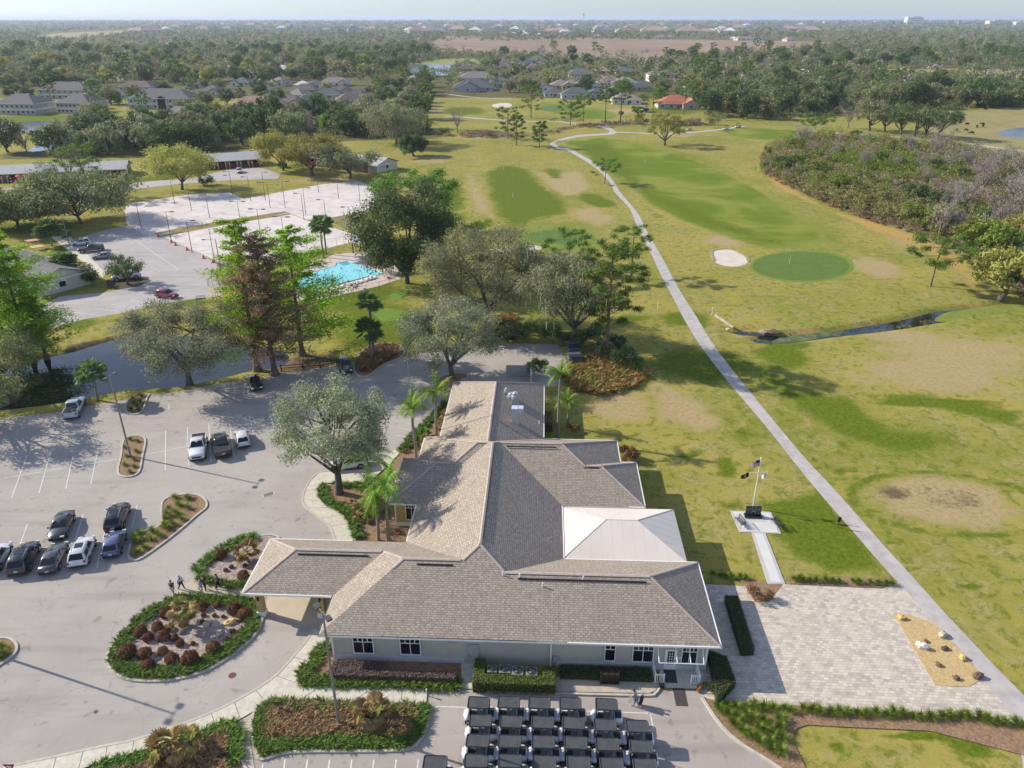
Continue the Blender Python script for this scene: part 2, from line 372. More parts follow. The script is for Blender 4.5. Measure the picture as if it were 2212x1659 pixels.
    poly('gold', [(1576, 690), (1660, 712), (1800, 704), (1950, 678), (2060, 655), (2212, 640), (2212, 676), (2000, 702), (1800, 730), (1660, 745), (1600, 728)], 1.6, .5)
    A['green'][:] = np.where(np.hypot((x - P(2047, 1085)[0]) / 14.5, (y - P(2047, 1085)[1]) / 8.6) < .92, 0, A['green']); ell('tan', 2047, 1085, 138, 54, 1.0); rr = np.hypot((x - P(2047, 1085)[0]) / 9.7, (y - P(2047, 1085)[1]) / 5.6); A['green'] = np.maximum(A['green'], .66 * np.clip(1 - np.abs(rr - 1.12) / .26, 0, 1)); A['green'] = np.where(rr < .95, .3, A['green']); ell('dirt', 1930, 1065, 44, 22, .62); ell('dirt', 2060, 1082, 112, 42, .47)
    poly('dirt', [(960, 290), (1100, 300), (1190, 288), (1260, 275), (1400, 268), (1520, 272), (1530, 262), (1400, 258), (1250, 268), (1150, 285), (1000, 283)], 4, .8)
    poly('dirt', [(560, 800), (620, 770), (700, 762), (740, 780), (700, 796), (610, 806)], 1.5, .9)
    poly('dirt', [(1670, 360), (1760, 310), (1900, 320), (2060, 310), (2212, 345), (2212, 640), (2140, 600), (2100, 545), (1990, 505), (1860, 470), (1740, 420), (1690, 392)], 5, .9)
    poly('dirt', [(-80, 900), (165, 866), (300, 842), (600, 795), (640, 770), (600, 745), (300, 712), (150, 745), (60, 800), (-80, 820)], 1.0, .7)
    poly('forest', [(0, 330), (380, 300), (560, 285), (700, 275), (960, 280), (960, 300), (700, 305), (400, 335), (0, 345)], 6)
    far = y > 560; A['forest'] = np.maximum(A['forest'], np.where(far, .8, 0))
    poly('tan', [(1100, 150), (1100, 118), (1760, 108), (1760, 135), (1500, 140)], 30, 1)
    for k, v in A.items():
        a = me.attributes.new(k, 'FLOAT', 'POINT'); a.data.foreach_set('value', v.astype(np.float32))
    return tag(link('ground', me), 'patchy olive and tan golf course grass reaching to the horizon', 'ground', kind='structure')
build_ground()

def asphalt_mat(name, a, b_):
    m, t, b = nodes(name); p = pos(t)
    c = mixc(t, ramp(t, noise(t, .16, 5, p, .6, .7), .3, .7), a, b_)
    c = mixc(t, ramp(t, noise(t, .5, 4, p, .6, 1.5), .55, .8, 0, .45), c, tuple(x * .7 for x in b_))
    mp = N(t, 'ShaderNodeMapping'); L(t, p, mp.inputs[0]); mp.inputs['Rotation'].default_value = (0, 0, -.75); mp.inputs['Scale'].default_value = (.06, .55, 1)
    c = mixc(t, ramp(t, noise(t, 1, 4, mp.outputs[0]), .5, .74, 0, .55), c, tuple(x * .74 for x in b_))
    c = mixc(t, ramp(t, noise(t, .9, 2, p, .4, .3), .64, .74, 0, .5), c, tuple(x * .5 for x in b_)); c = mixc(t, ramp(t, noise(t, .045, 2, p, .4, .3), .5, .6, 0, .35), c, tuple(x * 1.12 for x in a))
    v = N(t, 'ShaderNodeTexVoronoi', feature='DISTANCE_TO_EDGE', Scale=.11)
    wv = N(t, 'ShaderNodeVectorMath', operation='ADD'); L(t, p, wv.inputs[0])
    nz = N(t, 'ShaderNodeTexNoise', Scale=.5, Detail=5); L(t, p, nz.inputs[0]); sc = N(t, 'ShaderNodeVectorMath', operation='SCALE'); L(t, nz.outputs[1], sc.inputs[0]); sc.inputs[3].default_value = 3.
    L(t, sc.outputs[0], wv.inputs[1]); L(t, wv.outputs[0], v.inputs[0])
    c = mixc(t, ramp(t, v.outputs[0], .0, .004, .42, 0), c, (.12, .11, .10))
    c = mixc(t, ramp(t, noise(t, 14, 3, p, .8), .3, .8, 0, .22), c, tuple(x * .6 for x in b_))
    L(t, c, b.inputs['Base Color']); b.inputs['Roughness'].default_value = .9; b.inputs['Specular IOR Level'].default_value = .2
    return m
ASPH = asphalt_mat('old_asphalt', (.395, .36, .325), (.345, .31, .28)); ASPH2 = asphalt_mat('far_asphalt', (.42, .385, .37), (.36, .33, .315)); CARTA = asphalt_mat('cart_lot_paving', (.39, .345, .31), (.335, .295, .265))
CONC = M('pavement_concrete', (.60, .55, .455), (.53, .485, .40), .9, .8, sc2=3.); KERB = M('kerb_concrete', (.50, .465, .40), (.40, .37, .31), .9, 2.)
PATHM = M('cart_path_concrete', (.47, .43, .405), (.41, .375, .355), .9, .35, sc2=.8)
WHITEP = M('road_paint', (.66, .65, .64), (.50, .49, .48), .8, 3.)
LOT = [(-60, 960), (-60, 912), (0, 905), (136, 889), (185, 877), (252, 868), (320, 853), (383, 847), (460, 831), (540, 818), (573, 813), (625, 804), (728, 789), (762, 790), (770, 811), (785, 816), (803, 811), (828, 791), (870, 772), (960, 752), (1078, 741), (1206, 744), (1228, 790), (1200, 835), (1120, 840), (955, 850), (968, 862), (928, 907), (890, 942), (853, 972), (843, 985), (800, 1020), (760, 1075), (745, 1170), (735, 1300), (690, 1395), (640, 1470), (500, 1560), (300, 1620), (60, 1700), (-60, 1740), (-60, 960)]
sheet('car_park', LOT[:-1], .010, ASPH, 'bleached grey asphalt car park curving round to the service yard behind the clubhouse')
sheet('cart_yard', [(560, 1520), (920, 1486), (923, 1480), (1120, 1492), (1540, 1492), (1560, 1567), (1594, 1604), (1660, 1645), (1720, 1690), (1760, 1760), (480, 1760), (520, 1640)], .014, CARTA, 'pale asphalt yard with golf carts in front of the clubhouse')
sheet('tennis_car_park', [(150, 520), (225, 497), (260, 490), (340, 486), (356, 492), (490, 586), (500, 600), (470, 640), (400, 648), (330, 660), (260, 677), (180, 690), (90, 715), (40, 690), (130, 640), (230, 632), (300, 615), (290, 585), (228, 590), (150, 540)], .010, ASPH2, 'pale asphalt car park beside the bleached tennis courts')
sheet('villa_drive', [(-40, 410), (120, 402), (240, 400), (330, 391), (420, 385), (470, 372), (500, 364), (560, 361), (606, 376), (600, 386), (500, 389), (440, 393), (380, 398), (280, 410), (140, 424), (-40, 440)], .02, ASPH2, 'light grey drive in front of the long villas')
# sidewalks
DW_TOP = [(-30, 1676), (42, 1655), (122, 1638), (232, 1614), (290, 1602), (402, 1565), (457, 1543), (507, 1519), (553, 1493), (598, 1462), (635, 1422), (660, 1392), (680, 1362)]
DW_BOT = [(718, 1362), (690, 1407), (673, 1432), (638, 1477), (590, 1509), (545, 1540), (505, 1563), (442, 1579), (325, 1617), (212, 1650), (60, 1705), (-30, 1735)]
sheet('pavement', DW_TOP + DW_BOT, .12, CONC, 'cream concrete pavement curving along the drive to the entrance canopy')
strip('kerb', smooth(offset(G(DW_TOP), .1, False), False, 4), .22, 0, .14, KERB, 'pale kerb along the curved pavement by the drive')
sheet('pavement', [(548, 1536), (600, 1500), (632, 1468), (650, 1474), (923, 1487), (921, 1523), (605, 1510), (556, 1545)], .116, CONC, 'straight cream pavement under the front wall planting')
NW_IN = [(693, 1047), (690, 1069), (703, 1087), (748, 1112), (760, 1132), (770, 1172)]
NW_OUT = [(725, 1172), (713, 1139), (693, 1122), (663, 1099), (654, 1079), (665, 1047), (690, 1022), (725, 1020), (760, 1018), (812, 1010), (843, 980), (853, 972), (863, 981), (840, 1005), (800, 1040), (750, 1048), (720, 1044)]
sheet('pavement', NW_IN + NW_OUT, .12, CONC, 'cream concrete pavement winding past the oak to the entrance')
strip('kerb', smooth(G(NW_OUT[:9]), False, 4), .2, 0, .15, KERB, 'pale kerb around the winding pavement by the oak')
JT = MB()
for i, (a, b) in enumerate(zip([(122, 1638), (180, 1626), (232, 1614), (290, 1602), (347, 1584), (402, 1565), (457, 1543), (507, 1519), (553, 1493), (598, 1462), (635, 1422), (700, 1480), (760, 1482), (815, 1484), (870, 1486), (654, 1079), (663, 1099), (693, 1122), (713, 1139), (658, 1062)], [(110, 1685), (170, 1665), (228, 1645), (285, 1630), (340, 1612), (410, 1592), (467, 1572), (520, 1556), (575, 1520), (638, 1477), (673, 1432), (655, 1510), (708, 1513), (762, 1516), (866, 1521), (703, 1087), (725, 1098), (748, 1112), (760, 1132), (692, 1058)])):
    p, q = P(*a), P(*b); d = Vector((q[0] - p[0], q[1] - p[1])); n = Vector((-d.y, d.x)).normalized() * .025
    JT.poly([(p[0] - n.x, p[1] - n.y, .124), (q[0] - n.x, q[1] - n.y, .124), (q[0] + n.x, q[1] + n.y, .124), (p[0] + n.x, p[1] + n.y, .124)])
tag(JT.build('pavement_joints', M('joint_dark', (.2, .18, .15))), 'dark joints across the cream pavements', 'pavement joint', kind='structure')

def paver_mat(name, cols, w, h):
    m, t, b = nodes(name); mp = N(t, 'ShaderNodeMapping'); L(t, pos(t), mp.inputs[0]); mp.inputs['Rotation'].default_value = (0, 0, TH)
    br = N(t, 'ShaderNodeTexBrick', Scale=1., _5=.012, offset=.5)
    br.inputs['Color1'].default_value = (*cols[0], 1); br.inputs['Color2'].default_value = (*cols[1], 1); br.inputs['Mortar'].default_value = (*cols[2], 1)
    br.inputs['Brick Width'].default_value = w; br.inputs['Row Height'].default_value = h; L(t, mp.outputs[0], br.inputs[0])
    sn = N(t, 'ShaderNodeVectorMath', operation='SNAP'); sn.inputs[1].default_value = (w, h, 1); L(t, mp.outputs[0], sn.inputs[0]); v = N(t, 'ShaderNodeTexWhiteNoise', noise_dimensions='2D'); L(t, sn.outputs[0], v.inputs[0])
    c = mixc(t, ramp(t, v.outputs[0], .6, 1, 0, .5), br.outputs[0], cols[3]); c = mixc(t, ramp(t, noise(t, 1.2, 3), .5, .75, 0, .25), c, cols[3])
    c = mixc(t, ramp(t, noise(t, .4, 4), .45, .75, 0, .45), c, cols[4])
    L(t, c, b.inputs['Base Color']); b.inputs['Roughness'].default_value = .9
    return m
PAVER = paver_mat('patio_pavers', ((.60, .53, .445), (.44, .385, .325), (.26, .23, .19), (.29, .25, .21), (.55, .47, .37)), .45, .3)
PAVER2 = paver_mat('tan_pavers', ((.50, .43, .32), (.42, .36, .28), (.3, .26, .2), (.36, .31, .25), (.5, .44, .34)), .4, .28)
sheet('paved_patio', [(1500, 1262), (1604, 1266), (1659, 1261), (1906, 1272), (1931, 1260), (1941, 1258), (1981, 1304), (2021, 1352), (2079, 1409), (2121, 1464), (2230, 1580), (2197, 1569), (2134, 1552), (1959, 1539), (1659, 1522), (1545, 1516), (1516, 1505), (1500, 1470), (1520, 1440)], .03, PAVER, 'mottled grey paver patio beside the clubhouse')
sheet('paver_walk', [(496, 1552), (552, 1526), (545, 1543), (540, 1600), (555, 1690), (505, 1690), (518, 1610)], .05, PAVER2, 'tan paver strip between the two brown beds at the bottom')
sheet('paver_walk', [(365, 1291), (400, 1262), (425, 1242), (450, 1259), (522, 1273), (575, 1282), (575, 1294), (425, 1285)], .05, PAVER2, 'tan paver crossing where the golfers walk')
FP = [(1120, 1461), (1260, 1464), (1330, 1474), (1420, 1474), (1422, 1483), (1415, 1494), (1402, 1500), (1250, 1497), (1150, 1494), (1030, 1490)]
sheet('paver_walk', FP, .14, PAVER2, 'tan paver apron under the bag rack'); strip('kerb', smooth(G([(1030, 1493), (1150, 1498), (1250, 1501), (1395, 1504), (1415, 1499), (1424, 1487), (1424, 1474)]), False, 4), .2, 0, .17, KERB, 'pale kerb rounding the paver apron by the cart yard')
sheet('walkway', [(1425, 1448), (1520, 1450), (1518, 1490), (1424, 1487)], .10, CONC, 'shaded concrete landing at the pro shop door')
sheet('walkway', [(996, 1432), (1028, 1432), (1028, 1490), (998, 1489)], .09, CONC, 'narrow concrete walk to the grey side door')
sheet('concrete_apron', [((800 + x / 2.212) * .61444, (1800 + y / 2.212) * .61444) for x, y in ((300, 640), (700, 640), (690, 860), (590, 880), (310, 800))], .019, M('apron_tan', (.50, .43, .32), (.45, .39, .30), .9, .8), 'tan concrete under the entrance canopy')
# cart path
PL = [(2212, 1680), (2190, 1560), (2121, 1464), (2079, 1409), (2021, 1352), (1981, 1304), (1941, 1259), (1926, 1244), (1884, 1197), (1844, 1150), (1784, 1082), (1716, 1000), (1659, 927), (1576, 829), (1541, 785), (1506, 737), (1476, 687), (1453, 642), (1428, 595), (1408, 552), (1388, 510), (1371, 477), (1361, 452), (1341, 430), (1326, 413), (1322, 402), (1303, 378), (1277, 356), (1247, 338), (1226, 326), (1204, 322), (1188, 312), (1197, 304), (1218, 298), (1250, 292), (1290, 289), (1313, 287), (1314, 281), (1290, 272)]
PR = [(1312, 272), (1326, 281), (1332, 286), (1322, 291), (1290, 293), (1252, 296), (1222, 302), (1205, 306), (1198, 311), (1214, 318), (1234, 323), (1257, 335), (1287, 353), (1312, 376), (1331, 400), (1338, 413), (1361, 440), (1378, 462), (1387, 477), (1403, 510), (1428, 552), (1448, 590), (1476, 640), (1506, 687), (1536, 737), (1571, 785), (1606, 829), (1659, 894), (1734, 984), (1799, 1054), (1851, 1112), (1914, 1184), (1969, 1244), (2041, 1324), (2116, 1404), (2191, 1482), (2260, 1553), (2340, 1680)]
sheet('cart_path', smooth(G(PL), False, 3) + smooth(G(PR), False, 3), .036, PATHM, 'pale concrete cart path winding up past the fairway', world=True)
def ribbon(name, pts, w, z, m, label, k=4):
    wp = smooth(G(pts), False, k); a = offset(wp, w / 2, False); b = offset(wp, -w / 2, False)
    return sheet(name, a + b[::-1], z, m, label, world=True)
ribbon('cart_path', [(1328, 286), (1370, 287), (1411, 289), (1470, 288), (1536, 282), (1570, 278), (1606, 273)], 3, .03, PATHM, 'thin cart path passing the round olive tree')
ribbon('cart_path', [(1740, 281), (1789, 286), (1860, 291), (1946, 297), (2010, 303), (2084, 310), (2169, 321), (2230, 330)], 4, .03, PATHM, 'thin cart path beyond the scrub thicket')
ribbon('cart_path', [(1250, 268), (1200, 262), (1140, 262), (1060, 258), (980, 252)], 3, .03, PATHM, 'faint cart path crossing the far hole')
ribbon('cart_path', [(960, 250), (1040, 256), (1110, 262)], 2.5, .034, PATHM, 'faint cart path below the far bunker')
ribbon('cart_path', [(960, 202), (1020, 210), (1106, 214)], 3, .03, PATHM, 'faint cart path in front of the grey roofed houses')
cr = MB()
for x, y in ((1700, 965), (1650, 900), (1760, 1035), (1820, 1105), (1860, 1150), (1905, 1200), (1950, 1250), (2025, 1330), (2095, 1407), (2140, 1478), (2160, 1493)):
    a = P(x - 30, y + 3 if x < 1900 else y); b = P(x + 34, y - 2); cr.poly([(a[0], a[1] - .03, .041), (b[0], b[1] - .03, .041), (b[0], b[1] + .03, .041), (a[0], a[1] + .03, .041)])
# golf features
GREENM = M('putting_green_turf', (.09, .15, .022), (.115, .17, .03), .95, .3, sc2=.7); SANDM = M('bunker_sand', (.60, .53, .45), (.52, .45, .38), .95, .5)
COLLAR = M('collar_turf', (.135, .20, .02), (.16, .215, .03), .95, .4)
def oval(cx, cy, rx, ry, n=40, w=0., seed=0):
    r = random.Random(seed); ph = [r.random() * 6 for _ in range(3)]
    return [(cx + rx * math.cos(a) * (1 + w * math.sin(2 * a + ph[0]) + w * math.sin(3 * a + ph[1])), cy + ry * math.sin(a) * (1 + w * math.sin(2 * a + ph[0]) + w * math.sin(3 * a + ph[1]))) for a in [2 * math.pi * k / n for k in range(n)]]
sheet('collar', oval(1734, 575, 114, 34.5, w=.012), .008, COLLAR, 'bright collar around the putting green right of the path')
sheet('putting_green', oval(1732, 575, 106, 31, w=.012), .014, GREENM, 'smooth dark putting green right of the cart path')
sheet('collar', oval(1206, 515, 85, 22, w=.02), .008, COLLAR, 'bright collar around the practice green'); sheet('putting_green', oval(1200, 512, 66, 15, w=.02), .014, GREENM, 'smooth practice green beyond the grey oaks')
sheet('putting_green', oval(1195, 234, 30, 7), .02, GREENM, 'far putting green among the tall pines')
BK = [(1536, 545), (1548, 539), (1575, 538), (1595, 545), (1613, 556), (1617, 565), (1605, 573), (1585, 576), (1560, 573), (1543, 564)]
sheet('sand_bunker', BK, .012, SANDM, 'pale sand bunker beside the putting green', 4); strip('bunker_lip', smooth(G(BK[-1:] + BK[:6]), False, 4), .7, -.05, .14, M('lip_grass', (.25, .23, .08), (.33, .28, .13), .95, 1.), 'grassy lip round the pale bunker', cat='lip')
sheet('sand_bunker', oval(1132, 537, 36, 9, 20, .08, 3), .012, SANDM, 'white sand bunker half hidden behind the grey oak'); sheet('sand_bunker', oval(1090, 540, 30, 6, 20, .1, 4), .016, SANDM, 'low sand bunker seen through the grey oak branches')
sheet('sand_bunker', oval(1085, 228, 22, 5.5, 20, .05, 5), .02, SANDM, 'small far sand bunker on the mown far hole'); sheet('sand_bunker', oval(905, 170, 24, 3, 16, .05, 6), .02, SANDM, 'faint far sand bunker near the white cottage')
# water
def water_mat(name, c, rough=.03, bs=.03, sc=1.2):
    m, t, b = nodes(name); L(t, mixc(t, ramp(t, noise(t, .08, 3), .4, .7), c, tuple(x * 1.6 for x in c)), b.inputs['Base Color'])
    b.inputs['Roughness'].default_value = rough; b.inputs['Specular IOR Level'].default_value = .5; b.inputs['IOR'].default_value = 1.33
    bump(t, b, noise(t, sc, 3), bs, .05); return m
WAT = water_mat('dark_pond_water', (.018, .021, .016)); WATF = water_mat('far_lake_water', (.05, .055, .05), .18, .25, .4)
def wsheet(name, pts, z, m, label):
    return tag(MB().poly([(*p, z) for p in smooth(G(pts), True, 3)]).build(name, m), label, 'water', kind='structure')
wsheet('pond_water', POND, -.42, WAT, 'dark pond water below the kerb of the car park')
wsheet('creek_water', CREEK, -.5, WAT, 'dark creek water crossing the rough')
wsheet('duckweed', [(2040, 672), (2080, 664), (2140, 655), (2240, 648), (2240, 668), (2150, 676), (2090, 684), (2050, 690), (2020, 687)], -.485, M('duckweed', (.15, .20, .02), (.23, .24, .05), .9, .5, sc2=1.5), 'bright duckweed covering the creek end')
wsheet('duckweed', [(1700, 720), (1780, 709), (1830, 706), (1815, 716), (1760, 727), (1700, 735), (1665, 735)], -.485, M('duckweed_pale', (.14, .17, .06), (.05, .07, .04), .7, .5), 'pale duckweed film on the near creek')
for pts, lab in (([(-20, 268), (120, 262), (148, 270), (160, 300), (110, 322), (60, 326), (100, 300), (60, 285), (-20, 292)], 'pale pond in front of the grey apartments'), ([(880, 166), (885, 145), (910, 139), (945, 133), (970, 134), (972, 158), (950, 163), (910, 168)], 'bright lake beyond the far trees'), ([(2158, 286), (2170, 280), (2240, 275), (2240, 300), (2190, 297), (2165, 293)], 'grey cattle pond at the edge of the pasture')):
    sheet('lake', pts, .03, WATF, lab, 3, cat='lake')
# fields
FIELD = M('brown_field', (.30, .215, .135), (.24, .165, .11), .95, .01, sc2=.004)
sheet('dry_field', [(950, 113), (930, 95), (955, 78), (1100, 79), (1300, 82), (1659, 88), (1760, 90), (1815, 93), (1770, 100), (1735, 112), (1640, 118), (1500, 121), (1380, 126), (1200, 124), (1100, 118)], .06, FIELD, 'wide brown dry field beyond the houses')
sheet('dry_field', [(70, 79), (120, 72), (270, 65), (282, 70), (230, 76), (110, 84)], .06, M('pale_field', (.30, .25, .12), (.24, .22, .09), .95, .01), 'pale field in front of the far left woods')
sheet('pasture', [(1990, 250), (2100, 240), (2240, 232), (2240, 330), (2120, 318), (2060, 305), (2000, 290)], .015, M('pasture_grass', (.30, .255, .10), (.25, .22, .08), .95, .06, sc2=.2), 'dry yellow pasture with grazing cattle')
sheet('mown_field', [(880, 138), (960, 127), (1000, 126), (1060, 128), (1050, 138), (985, 140)], .05, M('mown_field', (.22, .24, .06), (.25, .24, .08), .95, .02), 'strip of mown grass beside the bright lake')
sheet('mown_field', [(1900, 150), (2060, 148), (2240, 150), (2240, 165), (2030, 160)], .05, M('mown_field2', (.28, .25, .09), (.24, .2, .08), .95, .02), 'yellow clearing among the far right pines')
# courts
COURT = M('bleached_court', (.66, .59, .545), (.56, .50, .465), .95, .09, sc2=.35)
def zc(x, y): return ((400 + x / 2.212) * .61444, (580 + y / 2.212) * .61444)
sheet('tennis_court', [zc(*p) for p in ((80, 330), (130, 300), (420, 255), (620, 225), (900, 215), (1010, 262), (1220, 225), (1620, 150), (1900, 125), (2010, 165), (2080, 280), (1960, 355), (1640, 420), (1500, 425), (1330, 360), (870, 430), (310, 530), (230, 538), (100, 460))], .015, COURT, 'bleached white clay tennis courts with a double row of lamps')
sheet('tennis_court', [zc(*p) for p in ((390, 555), (850, 470), (1350, 372), (1500, 430), (1680, 480), (1960, 570), (1500, 690), (1300, 760), (920, 790), (850, 770))], .019, COURT, 'bleached white lower tennis court beside the pool')
TURF = M('thin_turf', (.23, .20, .075), (.19, .15, .075), .95, .4)
for pts, lab in ((((310, 530), (560, 480), (800, 448), (815, 458), (560, 500), (330, 540)), 'thin upper grass strip left part between the tennis courts'), (((885, 435), (1320, 362), (1335, 370), (900, 445)), 'thin upper grass strip right part between the tennis courts'), (((345, 552), (850, 455), (1360, 375), (1375, 385), (860, 468), (380, 558)), 'long grass strip dividing the tennis courts')):
    sheet('grass_strip', [zc(*p) for p in pts], .024, TURF, lab)
sheet('lawn', [zc(*p) for p in ((1660, 420), (1960, 360), (2010, 480), (1960, 548), (1800, 500))], .024, M('dry_lawn', (.22, .17, .085), (.17, .17, .05), .95, .25), 'dry lawn corner between courts and pool')
# parking stripes
ST = MB()
def stripe(a, b, w=.11, z=.02):
    p, q = P(*a), P(*b); d = Vector((q[0] - p[0], q[1] - p[1])); n = Vector((-d.y, d.x)).normalized() * (w / 2)
    ST.poly([(p[0] - n.x, p[1] - n.y, z), (q[0] - n.x, q[1] - n.y, z), (q[0] + n.x, q[1] + n.y, z), (p[0] + n.x, p[1] + n.y, z)])
for a, b in (((405, 923), (408, 1007)), ((451, 916), (456, 997)), ((495, 908), (505, 988)), ((539, 902), (548, 937)), ((358, 931), (357, 1017)), ((314, 982), (405, 964)), ((212, 972), (196, 1046)), ((158, 984), (142, 1056)), ((110, 977), (84, 1066)), ((59, 983), (25, 1076)), ((9, 1033), (252, 992)), ((59, 1133), (36, 1196)), ((180, 1111), (145, 1225)), ((297, 1090), (285, 1140)), ((230, 1132), (218, 1185)), ((88, 1184), (155, 1177)), ((155, 1177), (284, 1161)), ((102, 1190), (98, 1240)), ((214, 1200), (210, 1227)), ((585, 895), (592, 930)), ((365, 873), (365, 885)), ((912, 880), (950, 886)), ((895, 895), (935, 900)), ((880, 915), (910, 921)), ((865, 925), (900, 932)), ((855, 940), (885, 946))):
    stripe(a, b)
for i in range(8): stripe((568 + i * 48, 1641 if i else 1650), (562 + i * 48, 1690), z=.022)
stripe((930, 1526), (1400, 1541), z=.022); stripe((1405, 1542), (1412, 1580), z=.022)
def Zt(r, c, x, y): return (c * 553 + x / 4, r * 414.75 + y / 4)
for a, b in (((640, 1040), (860, 1067)), ((805, 1002), (1025, 1032)), ((962, 970), (1170, 997)), ((1118, 940), (1330, 962)), ((1272, 908), (1475, 930)), ((570, 1090), (695, 1105))):
    stripe(Zt(1, 0, *a), Zt(1, 0, *b), .13, .02)
for a, b in (((485, 965), (715, 975)), ((570, 925), (690, 930)), ((450, 1010), (610, 1020)), ((130, 560), (500, 810))): stripe(zc(*a), zc(*b), .12, .021)
tag(ST.build('parking_lines', WHITEP), 'worn white parking lines on the asphalt', 'parking line', kind='structure')
# ================================================================ CLUBHOUSE
def shingle_mat(name, c1, c2):
    m, t, b = nodes(name); u = t.nodes.new('ShaderNodeUVMap')
    br = N(t, 'ShaderNodeTexBrick', Scale=1., offset=.37)
    br.inputs['Brick Width'].default_value = .42; br.inputs['Row Height'].default_value = .2; br.inputs['Mortar Size'].default_value = .022; br.inputs['Mortar Smooth'].default_value = .3
    br.inputs['Color1'].default_value = (*c1, 1); br.inputs['Color2'].default_value = (*c2, 1); br.inputs['Mortar'].default_value = (*[x * .45 for x in c2], 1)
    L(t, u.outputs[0], br.inputs[0])
    v = N(t, 'ShaderNodeTexWhiteNoise', noise_dimensions='2D'); sn = N(t, 'ShaderNodeVectorMath', operation='SNAP'); sn.inputs[1].default_value = (.21, .2, 1); L(t, u.outputs[0], sn.inputs[0]); L(t, sn.outputs[0], v.inputs[0])
    c = mixc(t, ramp(t, v.outputs[0], .45, 1, 0, .6), br.outputs[0], tuple(x * .62 for x in c2))
    c = mixc(t, ramp(t, noise(t, .35, 4), .45, .75, 0, .3), c, tuple(x * .75 for x in c2))
    L(t, c, b.inputs['Base Color']); b.inputs['Roughness'].default_value = .95; b.inputs['Specular IOR Level'].default_value = .1
    return m
SHING = shingle_mat('tan_shingles', (.44, .37, .30), (.345, .29, .235)); RIDGE = M('ridge_shingles', (.46, .385, .33), (.38, .31, .265), .95, 3.)
STUCCO = M('cream_stucco', (.47, .435, .345), (.43, .395, .31), .9, .8); TRIM = M('white_trim', (.78, .77, .74), (.72, .71, .68), .6, 1.); DARK = M('dark_glass', (.012, .013, .015), (.02, .02, .022), .08, .8, .5)
GOLDW = M('gold_stucco', (.46, .34, .13), (.42, .31, .12), .9, .8); BLACKM = M('black_metal', (.02, .02, .022), (.035, .035, .035), .5, 4.); STEEL = M('galvanised_steel', (.52, .54, .56), (.42, .44, .46), .4, 2., .5, .5)
BROWNM = M('bronze_pole', (.12, .095, .075), (.09, .07, .06), .6, 3.)
EV = 3.3; RU = {}
def hip(mb, u0, u1, v0, v1, ze=EV, k=.5, inv=None, t=0.0):
    f = inv or xy; w, d = u1 - u0, v1 - v0; h = min(w, d) / 2; z = ze + h * k; sl = math.hypot(h, h * k)
    if w >= d: r0, r1 = (u0 + h, v0 + h), (u1 - h, v0 + h)
    else: r0, r1 = (u0 + h, v0 + h), (u0 + h, v1 - h)
    A, B, C_, D_ = (u0, v0), (u1, v0), (u1, v1), (u0, v1)
    p = lambda q, zz: (*f(*q), zz)
    def face(pts, eave, o):
        vs = [p(q, zz) for q, zz in pts]; un = [((q[0] if eave == 'x' else q[1]) + o, (zz - ze) / k * math.hypot(1, k) if k else 0) for q, zz in pts]
        if len(vs) == 4 and vs[2] == vs[3]: vs = vs[:3]; un = un[:3]
        mb.add(vs, [range(len(vs))], 0, [un])
    if w >= d:
        face([(A, ze), (B, ze), (r1, z), (r0, z)], 'x', 0); face([(C_, ze), (D_, ze), (r0, z), (r1, z)], 'x', 3.3)
        face([(B, ze), (C_, ze), (r1, z)], 'y', 1.1); face([(D_, ze), (A, ze), (r0, z)], 'y', 2.2)
    else:
        face([(B, ze), (C_, ze), (r1, z), (r0, z)], 'y', 0); face([(D_, ze), (A, ze), (r0, z), (r1, z)], 'y', 3.3)
        face([(A, ze), (B, ze), (r0, z)], 'x', 1.1); face([(C_, ze), (D_, ze), (r1, z)], 'x', 2.2)
    return r0, r1, z
club = thing('clubhouse', 'large clubhouse with tan shingle hipped roofs and entrance canopy in the middle of the photo', 'clubhouse', (0, 0, 0))
RECTS = {'a': (-18.23, 15.35, 47.2, 57.92), 'b': (-18.222, 0, 47.212, 59.85), 'p': (-26.5, -9.3, 51.95, 59.842), 'c': (-12.88, 2.6, 47.222, 80.85), 'k': (-12.2, .6, 60, 96.55), 'e': (-12.2, 9.58, 66.85, 80.78), 'f': (-12, 11.41, 66.838, 75.75), 'g': (-14.07, 1.9, 66.45, 80.72), 'h': (-15.9, 1.4, 66.438, 75.68)}
rb = MB(); ft = MB(); sf = MB(); rc = MB(); rv = MB(); wl = MB(); bs = MB()
def seg(mb, a, b, za, zb, w, h, me):
    n = max(1, int(math.hypot(a[0] - b[0], a[1] - b[1]) / .4)); run = None
    for i in range(n + 1):
        ok = False
        if i < n:
            t = (i + .5) / n; u, v = a[0] + (b[0] - a[0]) * t, a[1] + (b[1] - a[1]) * t; ok = onroof(u, v, me) < za + (zb - za) * t - .03
        if ok and run is None: run = i
        if not ok and run is not None: cap(mb, a, b, za, zb, w, h, run / n, i / n); run = None
def cap(mb, a, b, za, zb, w, h, t0, t1):
    f = lambda t: Vector((*xy(a[0] + (b[0] - a[0]) * t, a[1] + (b[1] - a[1]) * t), za + (zb - za) * t)); A, B = f(t0), f(t1)
    d = (B - A).normalized(); s = d.cross(Vector((0, 0, 1))).normalized() * (w / 2); up = s.cross(d).normalized() * h
    vs = [(A - s)[:], (A + up)[:], (A + s)[:], (B - s)[:], (B + up)[:], (B + s)[:]]
    mb.add(vs, [(0, 1, 4, 3), (1, 2, 5, 4), (0, 2, 1), (3, 4, 5)])
def onroof(u, v, skip=None):
    best = 0
    for k, (u0, u1, v0, v1) in RECTS.items():
        if k != skip and u0 < u < u1 and v0 < v < v1: best = max(best, EV + .5 * min(u - u0, u1 - u, v - v0, v1 - v))
    return best
